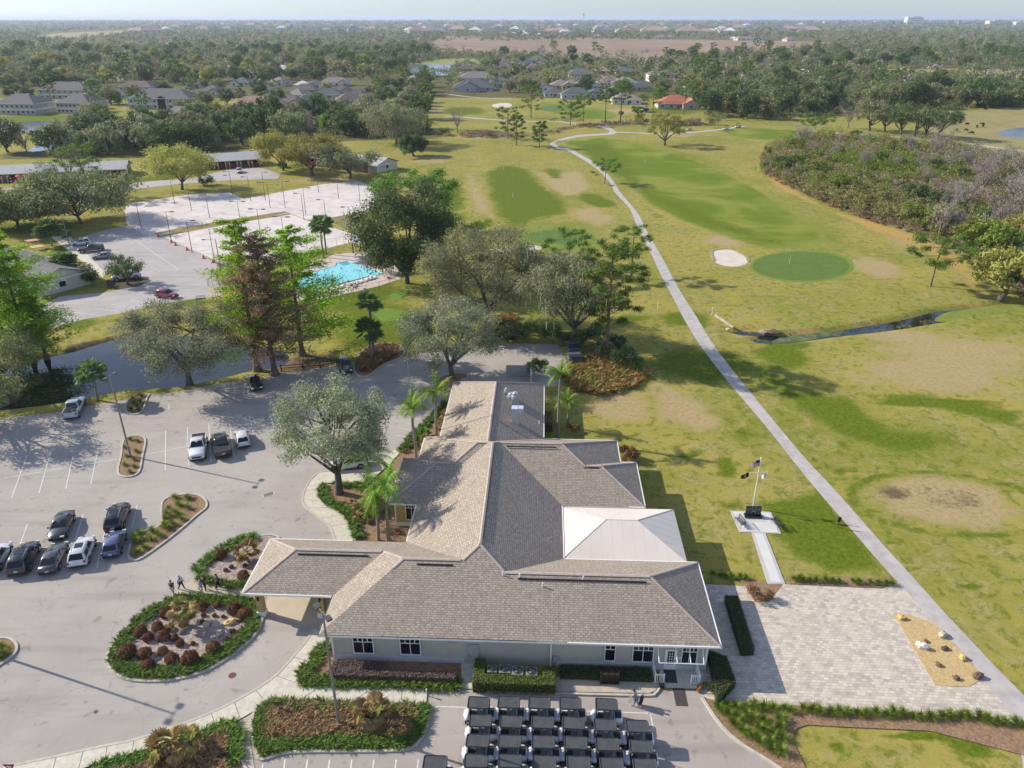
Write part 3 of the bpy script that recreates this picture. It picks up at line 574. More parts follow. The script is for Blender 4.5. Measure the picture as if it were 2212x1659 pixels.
for kx, (u0, u1, v0, v1) in RECTS.items():
    r0, r1, z = hip(rb, u0, u1, v0, v1)
    for a, b in (((u0, v0), (u1, v0)), ((u1, v0), (u1, v1)), ((u1, v1), (u0, v1)), ((u0, v1), (u0, v0))):
        A, B = xy(*a), xy(*b); dx, dy = B[0] - A[0], B[1] - A[1]; l = math.hypot(dx, dy); cx, cy = (A[0] + B[0]) / 2 + dy / l * .05, (A[1] + B[1]) / 2 - dx / l * .05
        ft.box((cx, cy, EV - .09), (l + .19, .1, .19), math.atan2(dy, dx))
    sf.poly([(*xy(*q), EV - .16 - .004 * len(sf.f)) for q in ((u0, v0), (u0, v1), (u1, v1), (u1, v0))])
    seg(rc, r0, r1, z, z, .34, .07, kx)
    for c_, r in (((u0, v0), r0), ((u1, v0), r0 if u1 - u0 < v1 - v0 else r1), ((u1, v1), r1), ((u0, v1), r1 if u1 - u0 < v1 - v0 else r0)): seg(rc, c_, r, EV, z, .3, .05, kx)
    if kx != 'p':
        i = .55; q = [xy(*c_) for c_ in ((u0 + i + (.4 if kx in 'ab' else 0), v0 + i), (u1 - i - (.4 if kx == 'a' else 0), v0 + i), (u1 - i - (.4 if kx == 'a' else 0), v1 - i), (u0 + i + (.4 if kx in 'ab' else 0), v1 - i))]
        wl.prism(q, 0, EV - .15, bottom=False)
# long ridge vents seen as dark slots
VN = []
for (a, b, z) in (((-10.6, 53.0), (-7.4, 53.0), 6.32), ((-1.6, 52.0), (9.6, 52.0), 5.84), ((-22.2, 55.4), (-15.6, 55.4), 5.14), ((-3.6, 73.2), (2.0, 73.2), 6.7), ((5.0, 71.0), (6.7, 71.0), 5.44), ((-4.9, 55.8), (-4.9, 72.8), 7.14), ((-5.6, 79), (-5.6, 90), 6.46)):
    A = xy(*a); B = xy(*b); g = MB(); g.box(((A[0] + B[0]) / 2, (A[1] + B[1]) / 2, z - .06), (math.hypot(B[0] - A[0], B[1] - A[1]), .07, .13), math.atan2(B[1] - A[1], B[0] - A[0])); VN.append(g)
wl.prism([xy(*q) for q in ((-17.3, 47.78), (14.4, 47.78), (14.4, 50), (-17.3, 50))], 0, EV - .17)
roof = rb.build('roof', SHING, club); rc.build('ridge_cap', RIDGE, roof); [g.build('ridge_vent', BLACKM, roof) for g in VN]
ft.build('gutter', TRIM, club); sf.build('soffit', M('soffit_white', (.6, .58, .54)), club); wl.build('wall', STUCCO, club)
for q in (((-17.36, -6.0), 47.72), ((1.8, 14.45), 47.72)):
    bs = MB(); A = xy(q[0][0], q[1]); B = xy(q[0][1], q[1]); bs.box(((A[0] + B[0]) / 2, (A[1] + B[1]) / 2, .3), (math.hypot(B[0] - A[0], B[1] - A[1]), .12, .6), -TH); bs.build('base_band', M('band_paint', (.55, .54, .52), (.5, .49, .47), .8, 1.), club)
for u, v, z, sz, nm in ((-17.33, 47.75, 1.65, (.16, .16, 3.1), 'corner_board'), (14.43, 47.75, 1.65, (.16, .16, 3.1), 'corner_board'), (1.36, 47.64, 1.6, (.14, .12, 3.2), 'downpipe')): cb = MB(); cb.box((*xy(u, v), z), sz, -TH); cb.build(nm, TRIM, club)
def window(u0, u1, v, z0, z1, parent, face='s', n=2, trans=True, mull=True):
    fr = MB(); gl = MB(); w = u1 - u0
    def bx(mb, a, b, za, zb, pr, dep):
        c = xy((a + b) / 2, v - pr) if face == 's' else xy(v - pr, (a + b) / 2)
        mb.box((*c, (za + zb) / 2), ((b - a) if face == 's' else dep, dep if face == 's' else (b - a), zb - za), -TH)
    bx(gl, u0, u1, z0, z1, .02, .03)
    for a, b, za, zb in ((u0 - .08, u1 + .08, z0 - .08, z0), (u0 - .08, u1 + .08, z1, z1 + .08), (u0 - .08, u0, z0, z1), (u1, u1 + .08, z0, z1)): bx(fr, a, b, za, zb, .06, .08)
    tz = z1 - .45 if trans else z1
    if trans: bx(fr, u0, u1, tz - .03, tz + .03, .06, .07)
    for i in range(1, n): x = u0 + w * i / n; bx(fr, x - .03, x + .03, z0, tz - .03 if trans else z1, .06, .07)
    if trans:
        for i in range(1, 2 * n): x = u0 + w * i / (2 * n); bx(fr, x - .03, x + .03, tz + .03, z1, .06, .07)
    o = fr.build('window', TRIM, parent); gl.build('pane', DARK, o); return o
for a, b, n in ((-15.5, -13.85, 2), (-11.45, -9.8, 2), (5.95, 6.75, 1), (8.3, 9.95, 2), (12.4, 13.6, 2)): window(a, b, 47.72, .9, 2.62, club, 's', n)
dr = MB(); dr.box((*xy(11.46, 47.68), 1.2), (1.0, .08, 2.3), -TH); do = dr.build('door', TRIM, club)
g = MB(); g.box((*xy(11.46, 47.62), 1.45), (.55, .03, 1.45), -TH); g.build('pane', DARK, do)
g = MB(); g.box((*xy(11.85, 47.6), 1.15), (.05, .06, .16), -TH); g.build('handle', BLACKM, do)
g = MB()
for i in range(1, 5): g.box((*xy(11.46, 47.595), .75 + i * .29), (.56, .02, .03), -TH)
for i in (-1, 1): g.box((*xy(11.46 + i * .1, 47.595), 1.45), (.03, .02, 1.45), -TH)
g.build('muntin', TRIM, do)
dr = MB(); dr.box((*xy(-5.25, 47.69), 1.12), (.98, .07, 2.2), -TH); do = dr.build('door', M('grey_door', (.40, .385, .32)), club)
g = MB(); g.box((*xy(-5.6, 47.62), 1.05), (.05, .06, .14), -TH); g.build('handle', BLACKM, do)
g = MB(); g.box((*xy(-7.0, 47.69), 2.55), (.75, .06, .42), -TH); g.build('louvre_vent', M('grey_louvre', (.36, .35, .31)), club)
g = MB(); g.box((*xy(1.75, 47.6), .95), (.4, .25, .55), -TH); g.build('meter_box', M('meter_grey', (.34, .34, .32)), club)
g = MB(); g.box((*xy(12.25, 47.66), 1.5), (.22, .04, .14), -TH); g.build('notice', TRIM, club)
# west bay wall and window (gold)
g = MB(); g.prism([xy(*q) for q in ((-15.38, 66.93), (-12.4, 66.93), (-12.4, 68), (-15.38, 68))], 0, EV - .16); g.build('bay_wall', GOLDW, club)
g = MB(); g.box((*xy(-13.9, 66.9), .25), (3., .1, .5), -TH); g.box((*xy(-15.36, 66.9), 1.6), (.14, .12, 3.1), -TH); g.build('bay_trim', TRIM, club)
window(-14.2, -13.0, 66.92, .95, 2.9, club, 's', 2)
# portico columns with lanterns
for u, v in ((-25.4, 52.85), (-19.75, 52.95), (-25.4, 58.9), (-19.75, 58.9)):
    g = MB(); g.box((*xy(u, v), 1.65), (.62, .62, 3.0), -TH); cl = g.build('column', GOLDW, club)
    g = MB(); g.box((*xy(u, v), .28), (.78, .78, .56), -TH); g.build('plinth', TRIM, cl); g = MB(); g.box((*xy(u, v), 3.02), (.76, .76, .2), -TH); g.build('capital', TRIM, cl)
    g = MB(); g.box((*xy(u, v - .42), 2.2), (.16, .16, .35), -TH); g.tube([(*xy(u, v - .31), 2.45), (*xy(u, v - .42), 2.5), (*xy(u, v - .42), 2.38)], .02, 5); g.build('lantern', BLACKM, cl)
# roof plumbing and kitchen plant
for px, py in ((1172, 1267), (1254, 1360), (1087, 1352), (1122, 1355), (1190, 928), (1165, 915)):
    z = 5.0
    for _ in range(12):
        q = uv(*P(px, py, z)); z = onroof(*q)
    g = MB(); g.tube([(*xy(*q), z - .1), (*xy(*q), z + .42)], .06, 8); g.build('vent_pipe', TRIM, club)
def fan(px, py, r, h, base, lab):
    z = 5.0
    for _ in range(12):
        q = uv(*P(px, py, z)); z = onroof(*q)
    x, y = xy(*q); g = MB()
    if base: g.box((x, y, z + base / 2 - .35), (r * 1.7, r * 1.7, base + .7), -TH)
    f = g.build('exhaust_curb', M('curb_grey', (.45, .45, .43)), club) if base else club
    g = MB(); g.tube([(x, y, z + base), (x, y, z + base + h * .5), (x, y, z + base + h * .55), (x, y, z + base + h)], [r, r, r * .75, r * .7], 16); g.ell((x, y, z + base + h), (r * .72, r * .72, .14), 12, 6)
    g.build('exhaust_fan', STEEL, f)
fan(1113, 873, .52, .75, .9, ''); fan(1104, 860, .5, .5, .2, ''); fan(1094, 850, .3, .4, .3, '')
z = 5.0
for _ in range(12): q = uv(*P(1114, 912, z)); z = onroof(*q)
g = MB(); x, y = xy(*q); g.box((x, y, z + .45), (.85, .8, 1.5), -TH)
g.add([(x - .42, y - .4, z + 1.2), (x + .42, y - .4, z + 1.2), (x + .42, y + .4, z + 1.2), (x - .42, y + .4, z + 1.2), (x - .5, y - .5, z + 2.0), (x + 1.0, y - .5, z + 2.0), (x + 1.0, y + .5, z + 2.0), (x - .5, y + .5, z + 2.0)], [(0, 1, 5, 4), (1, 2, 6, 5), (2, 3, 7, 6), (3, 0, 4, 7), (4, 5, 6, 7)])
dk = g.build('exhaust_duct', M('duct_grey', (.50, .50, .48), (.44, .44, .42), .5, 1.), club)
g = MB(); g.box((x - .1, y, z + 2.05), (.72, .95, .1), -TH); g.box((x + .62, y, z + 2.05), (.6, .9, .1), -TH); g.build('duct_cover', M('pale_metal', (.62, .66, .72), (.55, .6, .66), .35, 1., .5, .3), dk)
# side entry frame, rails
fr = MB()
for a, b in (((10.2, 47.6, 3.1), (10.27, 46.3, 2.2)), ((10.27, 46.3, 2.2), (13.92, 46.3, 2.2)), ((13.92, 46.3, 2.2), (13.95, 47.6, 3.1)), ((11.7, 47.6, 3.1), (11.75, 46.3, 2.2)), ((12.8, 47.6, 3.1), (12.85, 46.3, 2.2))): fr.tube([(*xy(*a[:2]), a[2]), (*xy(*b[:2]), b[2])], .04, 6)
tag(fr.build('awning_frame', TRIM), 'bare white awning frame above the pro shop door', 'awning frame')
def railing(pts, label):
    r = MB()
    for a, b in zip(pts[:-1], pts[1:]):
        A, B = xy(*a), xy(*b); l = math.hypot(B[0] - A[0], B[1] - A[1]); ang = math.atan2(B[1] - A[1], B[0] - A[0]); c = ((A[0] + B[0]) / 2, (A[1] + B[1]) / 2)
        r.box((*c, 1.05), (l, .08, .07), ang); r.box((*c, .2), (l, .06, .06), ang); n = max(2, int(l / .16))
        for i in range(n + 1): r.box((A[0] + (B[0] - A[0]) * i / n, A[1] + (B[1] - A[1]) * i / n, .62), (.045, .045, .85), ang)
    for p in pts: r.box((*xy(*p), .58), (.11, .11, 1.16), -TH)
    return tag(r.build('white_railing', TRIM), label, 'railing', 'white railings at the pro shop door')
railing([(10.05, 47.5), (10.05, 46.15), (10.75, 46.15)], 'white railing on the bag rack side of the pro shop door'); railing([(13.7, 47.5), (13.7, 46.15), (13.0, 46.15)], 'white railing on the patio side of the pro shop door')
for u, v, w, d, l in ((11.45, 46.9, 1.0, 1.4, 'dark grey mat against the pro shop door'), (11.95, 44.9, .95, 1.9, 'dark ribbed mat lying in the sun by the cart yard')):
    b = MB(); b.box((*xy(u, v), .115 if v > 46 else .03), (w, d, .03), -TH); tag(b.build('door_mat', M('mat_rubber', (.05, .045, .042), (.08, .07, .065), .95, 8.)), l, 'mat')
# bag rack
rk = thing('bag_rack', 'dark bag rack with four hooped frames on the paver apron', 'bag rack', (*xy(6.25, 46.05), .14), -TH)
for i in range(4):
    g = MB(); x = -.75 + i * .5; g.tube([(x, -.28, 0), (x, -.3, .95), (x, -.1, 1.1), (x, .25, 1.1), (x, .35, .9), (x, .35, 0)], .03, 6); g.build('hoop', BLACKM, rk)
g = MB(); g.box((0, .05, .62), (1.5, .5, .8), 0); g.box((0, .0, .12), (1.5, .6, .08)); g.build('bag_panel', M('rack_brown', (.035, .022, .016), (.05, .03, .02), .7, 3.), rk)
# air conditioners
ACM = M('ac_case', (.26, .26, .25), (.21, .21, .2), .6, 2.)  # case grey darkened so its colour carries the building's shade
def ac(u, v, s, label):
    o = thing('air_conditioner', label, 'air conditioner', (*xy(u, v), 0), -TH, 'air conditioners behind the clipped hedge')
    g = MB(); g.box((0, 0, .55), (s, s, 1.0)); g.box((0, 0, .03), (s + .2, s + .2, .06)); g.build('case', ACM, o)
    g = MB(); g.tube([(0, 0, 1.04), (0, 0, 1.09)], s * .42, 20); g.build('fan_well', BLACKM, o)
    g = MB()
    for k in range(3): g.box((.14 * math.cos(k * 2.09), .14 * math.sin(k * 2.09), 1.1), (.34 * s, .13, .012), k * 2.09)
    for k in (.44, .3, .16): g.tube([(s * k * math.cos(a / 8 * math.pi), s * k * math.sin(a / 8 * math.pi), 1.115) for a in range(17)], .012, 4)
    g.build('fan_grille', ACM, o)
ac(-3.55, 46.25, .8, 'smallest air conditioner at the grey door end of the hedge'); ac(-2.5, 46.3, .95, 'second air conditioner from the grey door'); ac(-1.42, 46.15, .95, 'third air conditioner from the grey door'); ac(-.25, 46.1, .95, 'air conditioner farthest from the grey door')
# event canopy
tn = thing('event_canopy', 'white fabric event canopy with a hipped top against the clubhouse', 'canopy', (*xy(8.45, 62.4), 0), -TH)
FAB = M('canopy_fabric', (.66, .595, .53), (.62, .555, .495), .7, .25); fb = MB(); hw, hd, e, rd = 5.95, 4.32, 3.15, 1.62
R0, R1 = (-1.55, 0, e + rd), (1.55, 0, e + rd); c4 = [(-hw, -hd, e), (hw, -hd, e), (hw, hd, e), (-hw, hd, e)]
fb.poly([c4[0], c4[1], R1, R0]); fb.poly([c4[2], c4[3], R0, R1]); fb.poly([c4[1], c4[2], R1]); fb.poly([c4[3], c4[0], R0])
fb.build('canopy_top', FAB, tn)
g = MB()
for a, b in ((0, 1), (1, 2), (2, 3), (3, 0)):
    p, q = c4[a], c4[b]; g.box(((p[0] + q[0]) / 2, (p[1] + q[1]) / 2, e - .13), (abs(q[0] - p[0]) + .04, abs(q[1] - p[1]) + .04, .25))
g.build('valance', FAB, tn)
g = MB()
for i in range(-5, 6):
    x = i * 1.05; k = min(1., (hw - abs(x)) / (hw - 1.55)); g.tube([(x, -hd + .02, e - .002), (x, -hd * (1 - k), e + rd * k - .002)], .014, 4); g.tube([(x, hd - .02, e - .002), (x, hd * (1 - k), e + rd * k - .002)], .014, 4)
for s in (-1, 1):
    for i in range(-3, 4): y = i * 1.05; k = 1 - abs(y) / hd; g.tube([(s * hw, y, e - .002), (s * (hw - (hw - 1.55) * k), y, e + rd * k - .002)], .014, 4)
for p, r in ((c4[0], R0), (c4[1], R1), (c4[2], R1), (c4[3], R0)): g.tube([(p[0], p[1], p[2] + .01), (r[0], r[1], r[2] + .01)], .03, 5)
g.tube([R0, R1], .03, 5); g.build('seam', M('seam_fabric', (.56, .5, .445)), tn)
for x in (-hw + .1, 0, hw - .1):
    for y in (-hd + .1, hd - .1): g = MB(); g.tube([(x, y, 0), (x, y, e)], .06, 8); g.build('post', TRIM, tn)
# service yard bins and walls behind the clubhouse
sw = MB(); q = [P(1095, 812), P(1147, 812), P(1147, 835)]
for a, b in zip(q[:-1], q[1:]): sw.box(((a[0] + b[0]) / 2, (a[1] + b[1]) / 2, .9), (abs(b[0] - a[0]) + .2, abs(b[1] - a[1]) + .2, 1.8), 0)
tag(sw.build('service_screen', M('screen_wall', (.42, .40, .35))), 'low stucco screen wall behind the kitchen roof', 'wall')
def dumpster(px, py, rz, label):
    o = thing('dumpster', label, 'dumpster', (*P(px, py), 0), rz, 'dumpsters by the service yard'); m = M('dumpster_grey', (.11, .13, .17), (.08, .09, .12), .6, 2.)
    g = MB(); g.add([(-1, -.8, .15), (1, -.8, .15), (1, .8, .15), (-1, .8, .15), (-1.05, -.9, 1.2), (1.05, -.9, 1.2), (1.05, .9, 1.6), (-1.05, .9, 1.6)], [(3, 2, 1, 0), (0, 1, 5, 4), (1, 2, 6, 5), (2, 3, 7, 6), (3, 0, 4, 7), (4, 5, 6, 7)]); g.build('bin_body', m, o)
    for s in (-.52, .52): g = MB(); g.box((s, 0, 1.45), (.98, 1.85, .05), tilt=0); g.build('lid', BLACKM, o)
dumpster(1239, 762, .1, 'dark dumpster against the trunk of the moss oak'); dumpster(1241, 785, .1, 'blue grey dumpster beside the orange bromeliads')
g = MB(); g.box((*P(1008, 842), .9), (1.6, .8, 1.8), -TH); tag(g.build('equipment_cabinet', M('cabinet_green', (.30, .31, .28))), 'grey equipment cabinet behind the clubhouse roof edge', 'cabinet')
# ================================================================ PLANT BUILDERS (numpy leaf clouds on tapered limbs)
def leafquads(c, nrm, s, asp, rg):
    n = len(c); r = rg.normal(size=(n, 3)); t = np.cross(nrm, r); t /= np.linalg.norm(t, axis=1, keepdims=True) + 1e-9; b = np.cross(nrm, t)
    b /= np.linalg.norm(b, axis=1, keepdims=True) + 1e-9
    s = (s * rg.uniform(.55, 1.35, n))[:, None]; t = t * s * .5; b = b * s * asp * .5
    k = rg.uniform(-.35, .35, (n, 1)); up = nrm * s * .18
    V = np.stack([c - t, c + b * .8 + t * k + up, c + t, c - b * .8 + t * k + up], 1).reshape(-1, 3)
    return V, np.arange(4 * n, dtype=np.int32).reshape(-1, 4)
def blob_leaves(cs, rs, n, size, rg, asp=.55, shell=.55, flat=.8, up=.35):
    cs = np.asarray(cs); rs = np.asarray(rs); w = rs ** 2; idx = rg.choice(len(cs), n, p=w / w.sum())
    d = rg.normal(size=(n, 3)); d /= np.linalg.norm(d, axis=1, keepdims=True)
    rad = rs[idx] * (shell + (1 - shell) * rg.random(n)) * rg.uniform(.75, 1.12, n)
    p = cs[idx] + d * rad[:, None] * np.array([1, 1, flat])
    nr = d + rg.normal(size=(n, 3)) * .65 + np.array([0, 0, up]); nr /= np.linalg.norm(nr, axis=1, keepdims=True)
    return leafquads(p, nr, size, asp, rg)
def limb(mb, a, b, r0, r1, rg, sag=.12, n=5, k=4):
    a = np.array(a, float); b = np.array(b, float); l = np.linalg.norm(b - a); off = rg.normal(size=3) * l * .07; pts = []
    for i in range(k + 1):
        t = i / k; q = a + (b - a) * t + (off + np.array([0, 0, sag * l])) * math.sin(math.pi * t); pts.append(tuple(q))
    mb.tube(pts, [r0 + (r1 - r0) * i / k for i in range(k + 1)], n, cap=False); return pts
BARK = M('grey_bark', (.135, .115, .095), (.085, .07, .06), .95, 2.); BARKP = M('pine_bark', (.20, .145, .115), (.13, .095, .075), .95, 2.); BARKC = M('cypress_bark', (.17, .14, .12), (.11, .09, .08), .95, 2.); PALMT = M('palm_trunk', (.27, .245, .21), (.19, .17, .145), .9, 3.)
GAIN = 1.62
_LF = LEAF
def LEAF(n, a, b, t=.25, third=None): return _LF(n, tuple(x * GAIN for x in a), tuple(x * GAIN for x in b), t, third and tuple(x * GAIN for x in third))
_SC = {'silver': 1.4, 'olive': 1.3, 'grey': 1.35, 'dark': 1.3, 'moss': 1.3, 'yellow': 1.2, 'pine': 1.25, 'cypress': 1.8, 'rust': 1.25, 'sabal': 1.4, 'palm': 1.3, 'lime': 1.15, 'twig': .95}
def LEAF(n, a, b, t=.25, third=None, _f=LEAF): k = _SC.get(n[5:] if n.startswith('leaf_') else '', 1); return _f(n, tuple(x * k for x in a), tuple(x * k for x in b), t, third)
LM = {
    'silver': LEAF('leaf_silver', (.085, .098, .055), (.205, .215, .135), .3), 'olive': LEAF('leaf_olive', (.07, .085, .035), (.155, .165, .075), .3),
    'grey': LEAF('leaf_grey', (.08, .088, .042), (.168, .172, .09), .3), 'dark': LEAF('leaf_dark', (.03, .048, .016), (.085, .115, .04), .25),
    'yellow': LEAF('leaf_yellow', (.125, .13, .03), (.255, .24, .065), .35), 'lime': LEAF('leaf_lime', (.07, .125, .012), (.15, .22, .028), .4),
    'pine': LEAF('leaf_pine', (.035, .068, .010), (.10, .15, .022), .3), 'cypress': LEAF('leaf_cypress', (.07, .125, .008), (.155, .235, .022), .45),
    'rust': LEAF('leaf_rust', (.13, .08, .045), (.23, .155, .10), .3), 'twig': LEAF('leaf_twig', (.16, .135, .12), (.30, .265, .24), .1),
    'moss': LEAF('leaf_moss', (.09, .097, .048), (.185, .188, .105), .3), 'palm': LEAF('leaf_palm', (.055, .105, .012), (.15, .22, .03), .35),
    'sabal': LEAF('leaf_sabal', (.045, .08, .022), (.12, .16, .06), .3), 'deadpalm': LEAF('leaf_deadpalm', (.20, .135, .05), (.34, .255, .105), .3, (.14, .16, .03)),
    'orange': LEAF('leaf_orange', (.10, .18, .02), (.24, .19, .05), .3, (.33, .19, .05))}
def oakset(seed, R, Hh, th, nl, ls, mat, bark=BARK, r0=.32, ncl=46, cl=(.2, .33), top=.0, sub=2, moss=0, name='oak', open_=.5, smat=None):
    rg = np.random.default_rng(seed); cz = th + (Hh - th) * .5; rz = (Hh - th) * .5
    cs = []; rs = []
    while len(cs) < ncl:
        d = rg.normal(size=3); d /= np.linalg.norm(d); q = rg.uniform(open_, .93)
        if d[2] < -.75: continue
        w = 1 if d[2] > 0 else .92
        cs.append((d[0] * R * q * w, d[1] * R * q * w, cz + d[2] * rz * q)); rs.append(R * rg.uniform(*cl))
    V, Fc = blob_leaves(cs, rs, nl, ls, rg, shell=.25, flat=.72)
    if moss:
        m = moss; i = rg.integers(0, len(cs), m); p = np.array(cs)[i] + rg.normal(size=(m, 3)) * np.array(rs)[i][:, None] * .6; p[:, 2] -= rg.uniform(.2, 1.4, m)
        nr = rg.normal(size=(m, 3)); nr[:, 2] = 0; nr /= np.linalg.norm(nr, axis=1, keepdims=True); h = rg.uniform(.5, 1.8, (m, 1)); tt = np.cross(nr, [0, 0, 1]) * .13
        z = np.array([[0, 0, 1.]]); V2 = np.stack([p - tt, p + tt, p + tt * .4 - z * h, p - tt * .4 - z * h], 1).reshape(-1, 3)
        Fc = np.concatenate([Fc, np.arange(4 * m).reshape(-1, 4) + len(V)]); V = np.concatenate([V, V2])
    mb = MB(); lean = rg.normal(size=2) * .25; fork = (lean[0], lean[1], th * .8)
    mb.tube([(0, 0, -.3), (0, 0, .15), (lean[0] * .5, lean[1] * .5, th * .45), fork], [r0 * 1.7, r0 * 1.25, r0, r0 * .85], 8)
    o = np.argsort([-r for r in rs]); 
    for j in range(8):
        b = cs[o[j]]; pts = limb(mb, fork, b, r0 * .55, .06, rg, .06, 5)
        for _ in range(sub):
            k = int(rg.integers(0, len(cs))); a = pts[int(rg.integers(1, 4))]
            if np.linalg.norm(np.array(cs[k]) - np.array(a)) < R * .95: limb(mb, a, cs[k], r0 * .22, .03, rg, .05, 4, 3)
    return [('trunk', mb.mesh(name + '_trunk', bark, True)), ('crown', npmesh(name + '_crown', V, Fc, LM[mat]))]
def pineset(seed, Hh, R, nl, ls, mat='pine', fr=.45, lean=0., nb=22, name='pine'):
    rg = np.random.default_rng(seed); mb = MB(); r0 = .012 * Hh + .06; tp = [(lean * (t ** 1.5) * Hh, .02 * Hh * math.sin(3 * t + seed), Hh * .97 * t) for t in (0, .15, .35, .55, .75, .9, 1)]
    mb.tube([(0, 0, -.3)] + tp, [r0 * 1.3, r0 * 1.15, r0, r0 * .85, r0 * .7, r0 * .5, r0 * .3, .03], 7, cap=False); cs = []; rs = []
    at = lambda t: tuple(np.interp(t, (0, .15, .35, .55, .75, .9, 1), [p[k] for p in tp]) for k in range(3))
    for i in range(nb):
        t = 1 - fr * (i / nb) ** 1.1; a = i * 2.4 + rg.uniform(-.4, .4); l = R * (.35 + .75 * math.sin(math.pi * min(1, (1 - t) / fr * .72 + .14))) * rg.uniform(.6, 1.1)
        s = at(t - .03); e = (s[0] + l * math.cos(a), s[1] + l * math.sin(a), s[2] + l * rg.uniform(.0, .4)); pts = limb(mb, s, e, r0 * .28, .025, rg, -.04, 4, 3)
        for q, rr in ((e, .30), (pts[2], .22), (pts[3], .2)): cs.append(q); rs.append(R * rr * rg.uniform(.7, 1.15))
    cs.append(at(1)); rs.append(R * .3)
    V, Fc = blob_leaves(cs, rs, nl, ls, rg, asp=.4, shell=.2, flat=.5, up=.7)
    return [('trunk', mb.mesh(name + '_trunk', BARKP, True)), ('crown', npmesh(name + '_crown', V, Fc, LM[mat]))]
def cypset(seed, Hh, R, nl, ls, mat, nb=70, lo=.14, name='cypress', pw=.85):
    rg = np.random.default_rng(seed); mb = MB(); r0 = .014 * Hh + .1; mb.tube([(0, 0, -.3), (0, 0, .4), (0, 0, 1.5), (.1, 0, Hh * .5), (0, .1, Hh)], [r0 * 2.2, r0 * 1.6, r0, r0 * .6, .03], 8, cap=False)
    P_ = []; 
    for i in range(nb):
        t = lo + (1 - lo) * (i / nb) ** .9; a = i * 2.399 + rg.uniform(-.5, .5); l = R * ((1 - t) ** pw * .95 + .10) * rg.uniform(.38, 1.22)
        s = (0, 0, Hh * t); e = (l * math.cos(a), l * math.sin(a), Hh * t + l * rg.uniform(-.02, .3)); pts = limb(mb, s, e, .03 + r0 * .22 * (1 - t), .015, rg, .06, 4, 3)
        n = max(6, int(nl / nb * (l / R + .35)))
        u = rg.uniform(.2, 1.08, n)[:, None]; q = np.array(s) + (np.array(e) - np.array(s)) * u + rg.normal(size=(n, 3)) * np.array([.17, .17, .10]) * (l * .55 + .5); q[:, 2] += .06 * l; P_.append(q)
    c = np.concatenate(P_); nr = rg.normal(size=c.shape) * .55 + np.array([0, 0, 1.0]); nr /= np.linalg.norm(nr, axis=1, keepdims=True); V, Fc = leafquads(c, nr, ls, .5, rg)
    return [('trunk', mb.mesh(name + '_trunk', BARKC, True)), ('crown', npmesh(name + '_crown', V, Fc, LM[mat]))]
def bareset(seed, R, Hh, nl=900, mat='twig', name='bare'):
    rg = np.random.default_rng(seed); mb = MB(); th = Hh * .25; mb.tube([(0, 0, -.2), (0, 0, th)], [.3, .2], 6, cap=False); c = []
    for i in range(12):
        a = i * 2.4; e = (R * .8 * math.cos(a) * rg.uniform(.4, 1), R * .8 * math.sin(a) * rg.uniform(.4, 1), Hh * rg.uniform(.6, .95)); pts = limb(mb, (0, 0, th * rg.uniform(.7, 1)), e, .13, .03, rg, .05, 4)
        for _ in range(5):
            s = pts[int(rg.integers(1, 5))]; e2 = np.array(s) + rg.normal(size=3) * R * .28 + np.array([0, 0, R * .15]); limb(mb, s, e2, .05, .015, rg, .05, 3, 2); c += [e2, (np.array(s) + e2) / 2]
    V, Fc = blob_leaves(c, [R * .16] * len(c), nl, .5, rg, asp=.14, shell=.1, flat=.9)
    return [('trunk', mb.mesh(name + '_trunk', M('pale_bark', (.27, .235, .21), (.18, .155, .14), .95, 2.), True)), ('crown', npmesh(name + '_crown', V, Fc, LM[mat]))]
def frond(V, Fc, base, az, el, Lf, droop, w, rg, nseg=9, stiff=1.):
    p = np.array(base, float); d = np.array([math.cos(az) * math.cos(el), math.sin(az) * math.cos(el), math.sin(el)]); side = np.array([-math.sin(az), math.cos(az), 0]); st = Lf / nseg
    for i in range(nseg):
        q = p + d * st; t = (i + .5) / nseg; ww = w * (math.sin(math.pi * min(1, t * .85 + .12)) ** .7); up = np.cross(side, d); up = -up if up[2] < 0 else up
        for s in (-1, 1):
            for sub in (0., .5):
                o = p + d * st * sub; tip = o + side * s * ww * rg.uniform(.8, 1.1) + d * st * 1.3 - np.array([0, 0, ww * rg.uniform(.25, .75)]); k = len(V)
                V += [o, o + d * st * .42, tip]; Fc.append((k, k + 1, k + 2))
        k = len(V); V += [p - side * .025, p + side * .025, q]; Fc.append((k, k + 1, k + 2))
        d = d + np.array([0, 0, -droop * (.5 + t) / nseg]); d /= np.linalg.norm(d); p = q
def palmset(seed, Hh, Lf=2.6, nf=17, mat='palm', r=.17, name='palm', droop=1.6, w=.5, curve=.3, shaft=True):
    rg = np.random.default_rng(seed); mb = MB(); cx = rg.uniform(-curve, curve); top = (cx, rg.uniform(-.2, .2), Hh)
    mb.tube([(0, 0, -.2), (0, 0, .2), (cx * .3, 0, Hh * .4), (cx * .8, top[1], Hh * .85), top], [r * 1.4, r * 1.2, r, r * .85, r * .8], 8)
    V = []; Fc = []
    for i in range(nf): frond(V, Fc, (top[0], top[1], Hh + .1), i * 2.4 + rg.uniform(-.3, .3), rg.uniform(-.1, 1.25), Lf * rg.uniform(.8, 1.1), droop * rg.uniform(.7, 1.2), w, rg)
    out = [('trunk', mb.mesh(name + '_trunk', PALMT, True)), ('crown', npmesh(name + '_crown', V, Fc, LM[mat]))]
    if shaft:
        g = MB(); g.tube([(top[0], top[1], Hh - .7), (top[0], top[1], Hh - .35), (top[0], top[1], Hh + .35)], [r * .85, r * 1.15, r * .5], 8); out.append(('crownshaft', g.mesh(name + '_shaft', M('crownshaft_green', (.14, .19, .05), (.2, .2, .07), .6, 3.), True)))
    return out
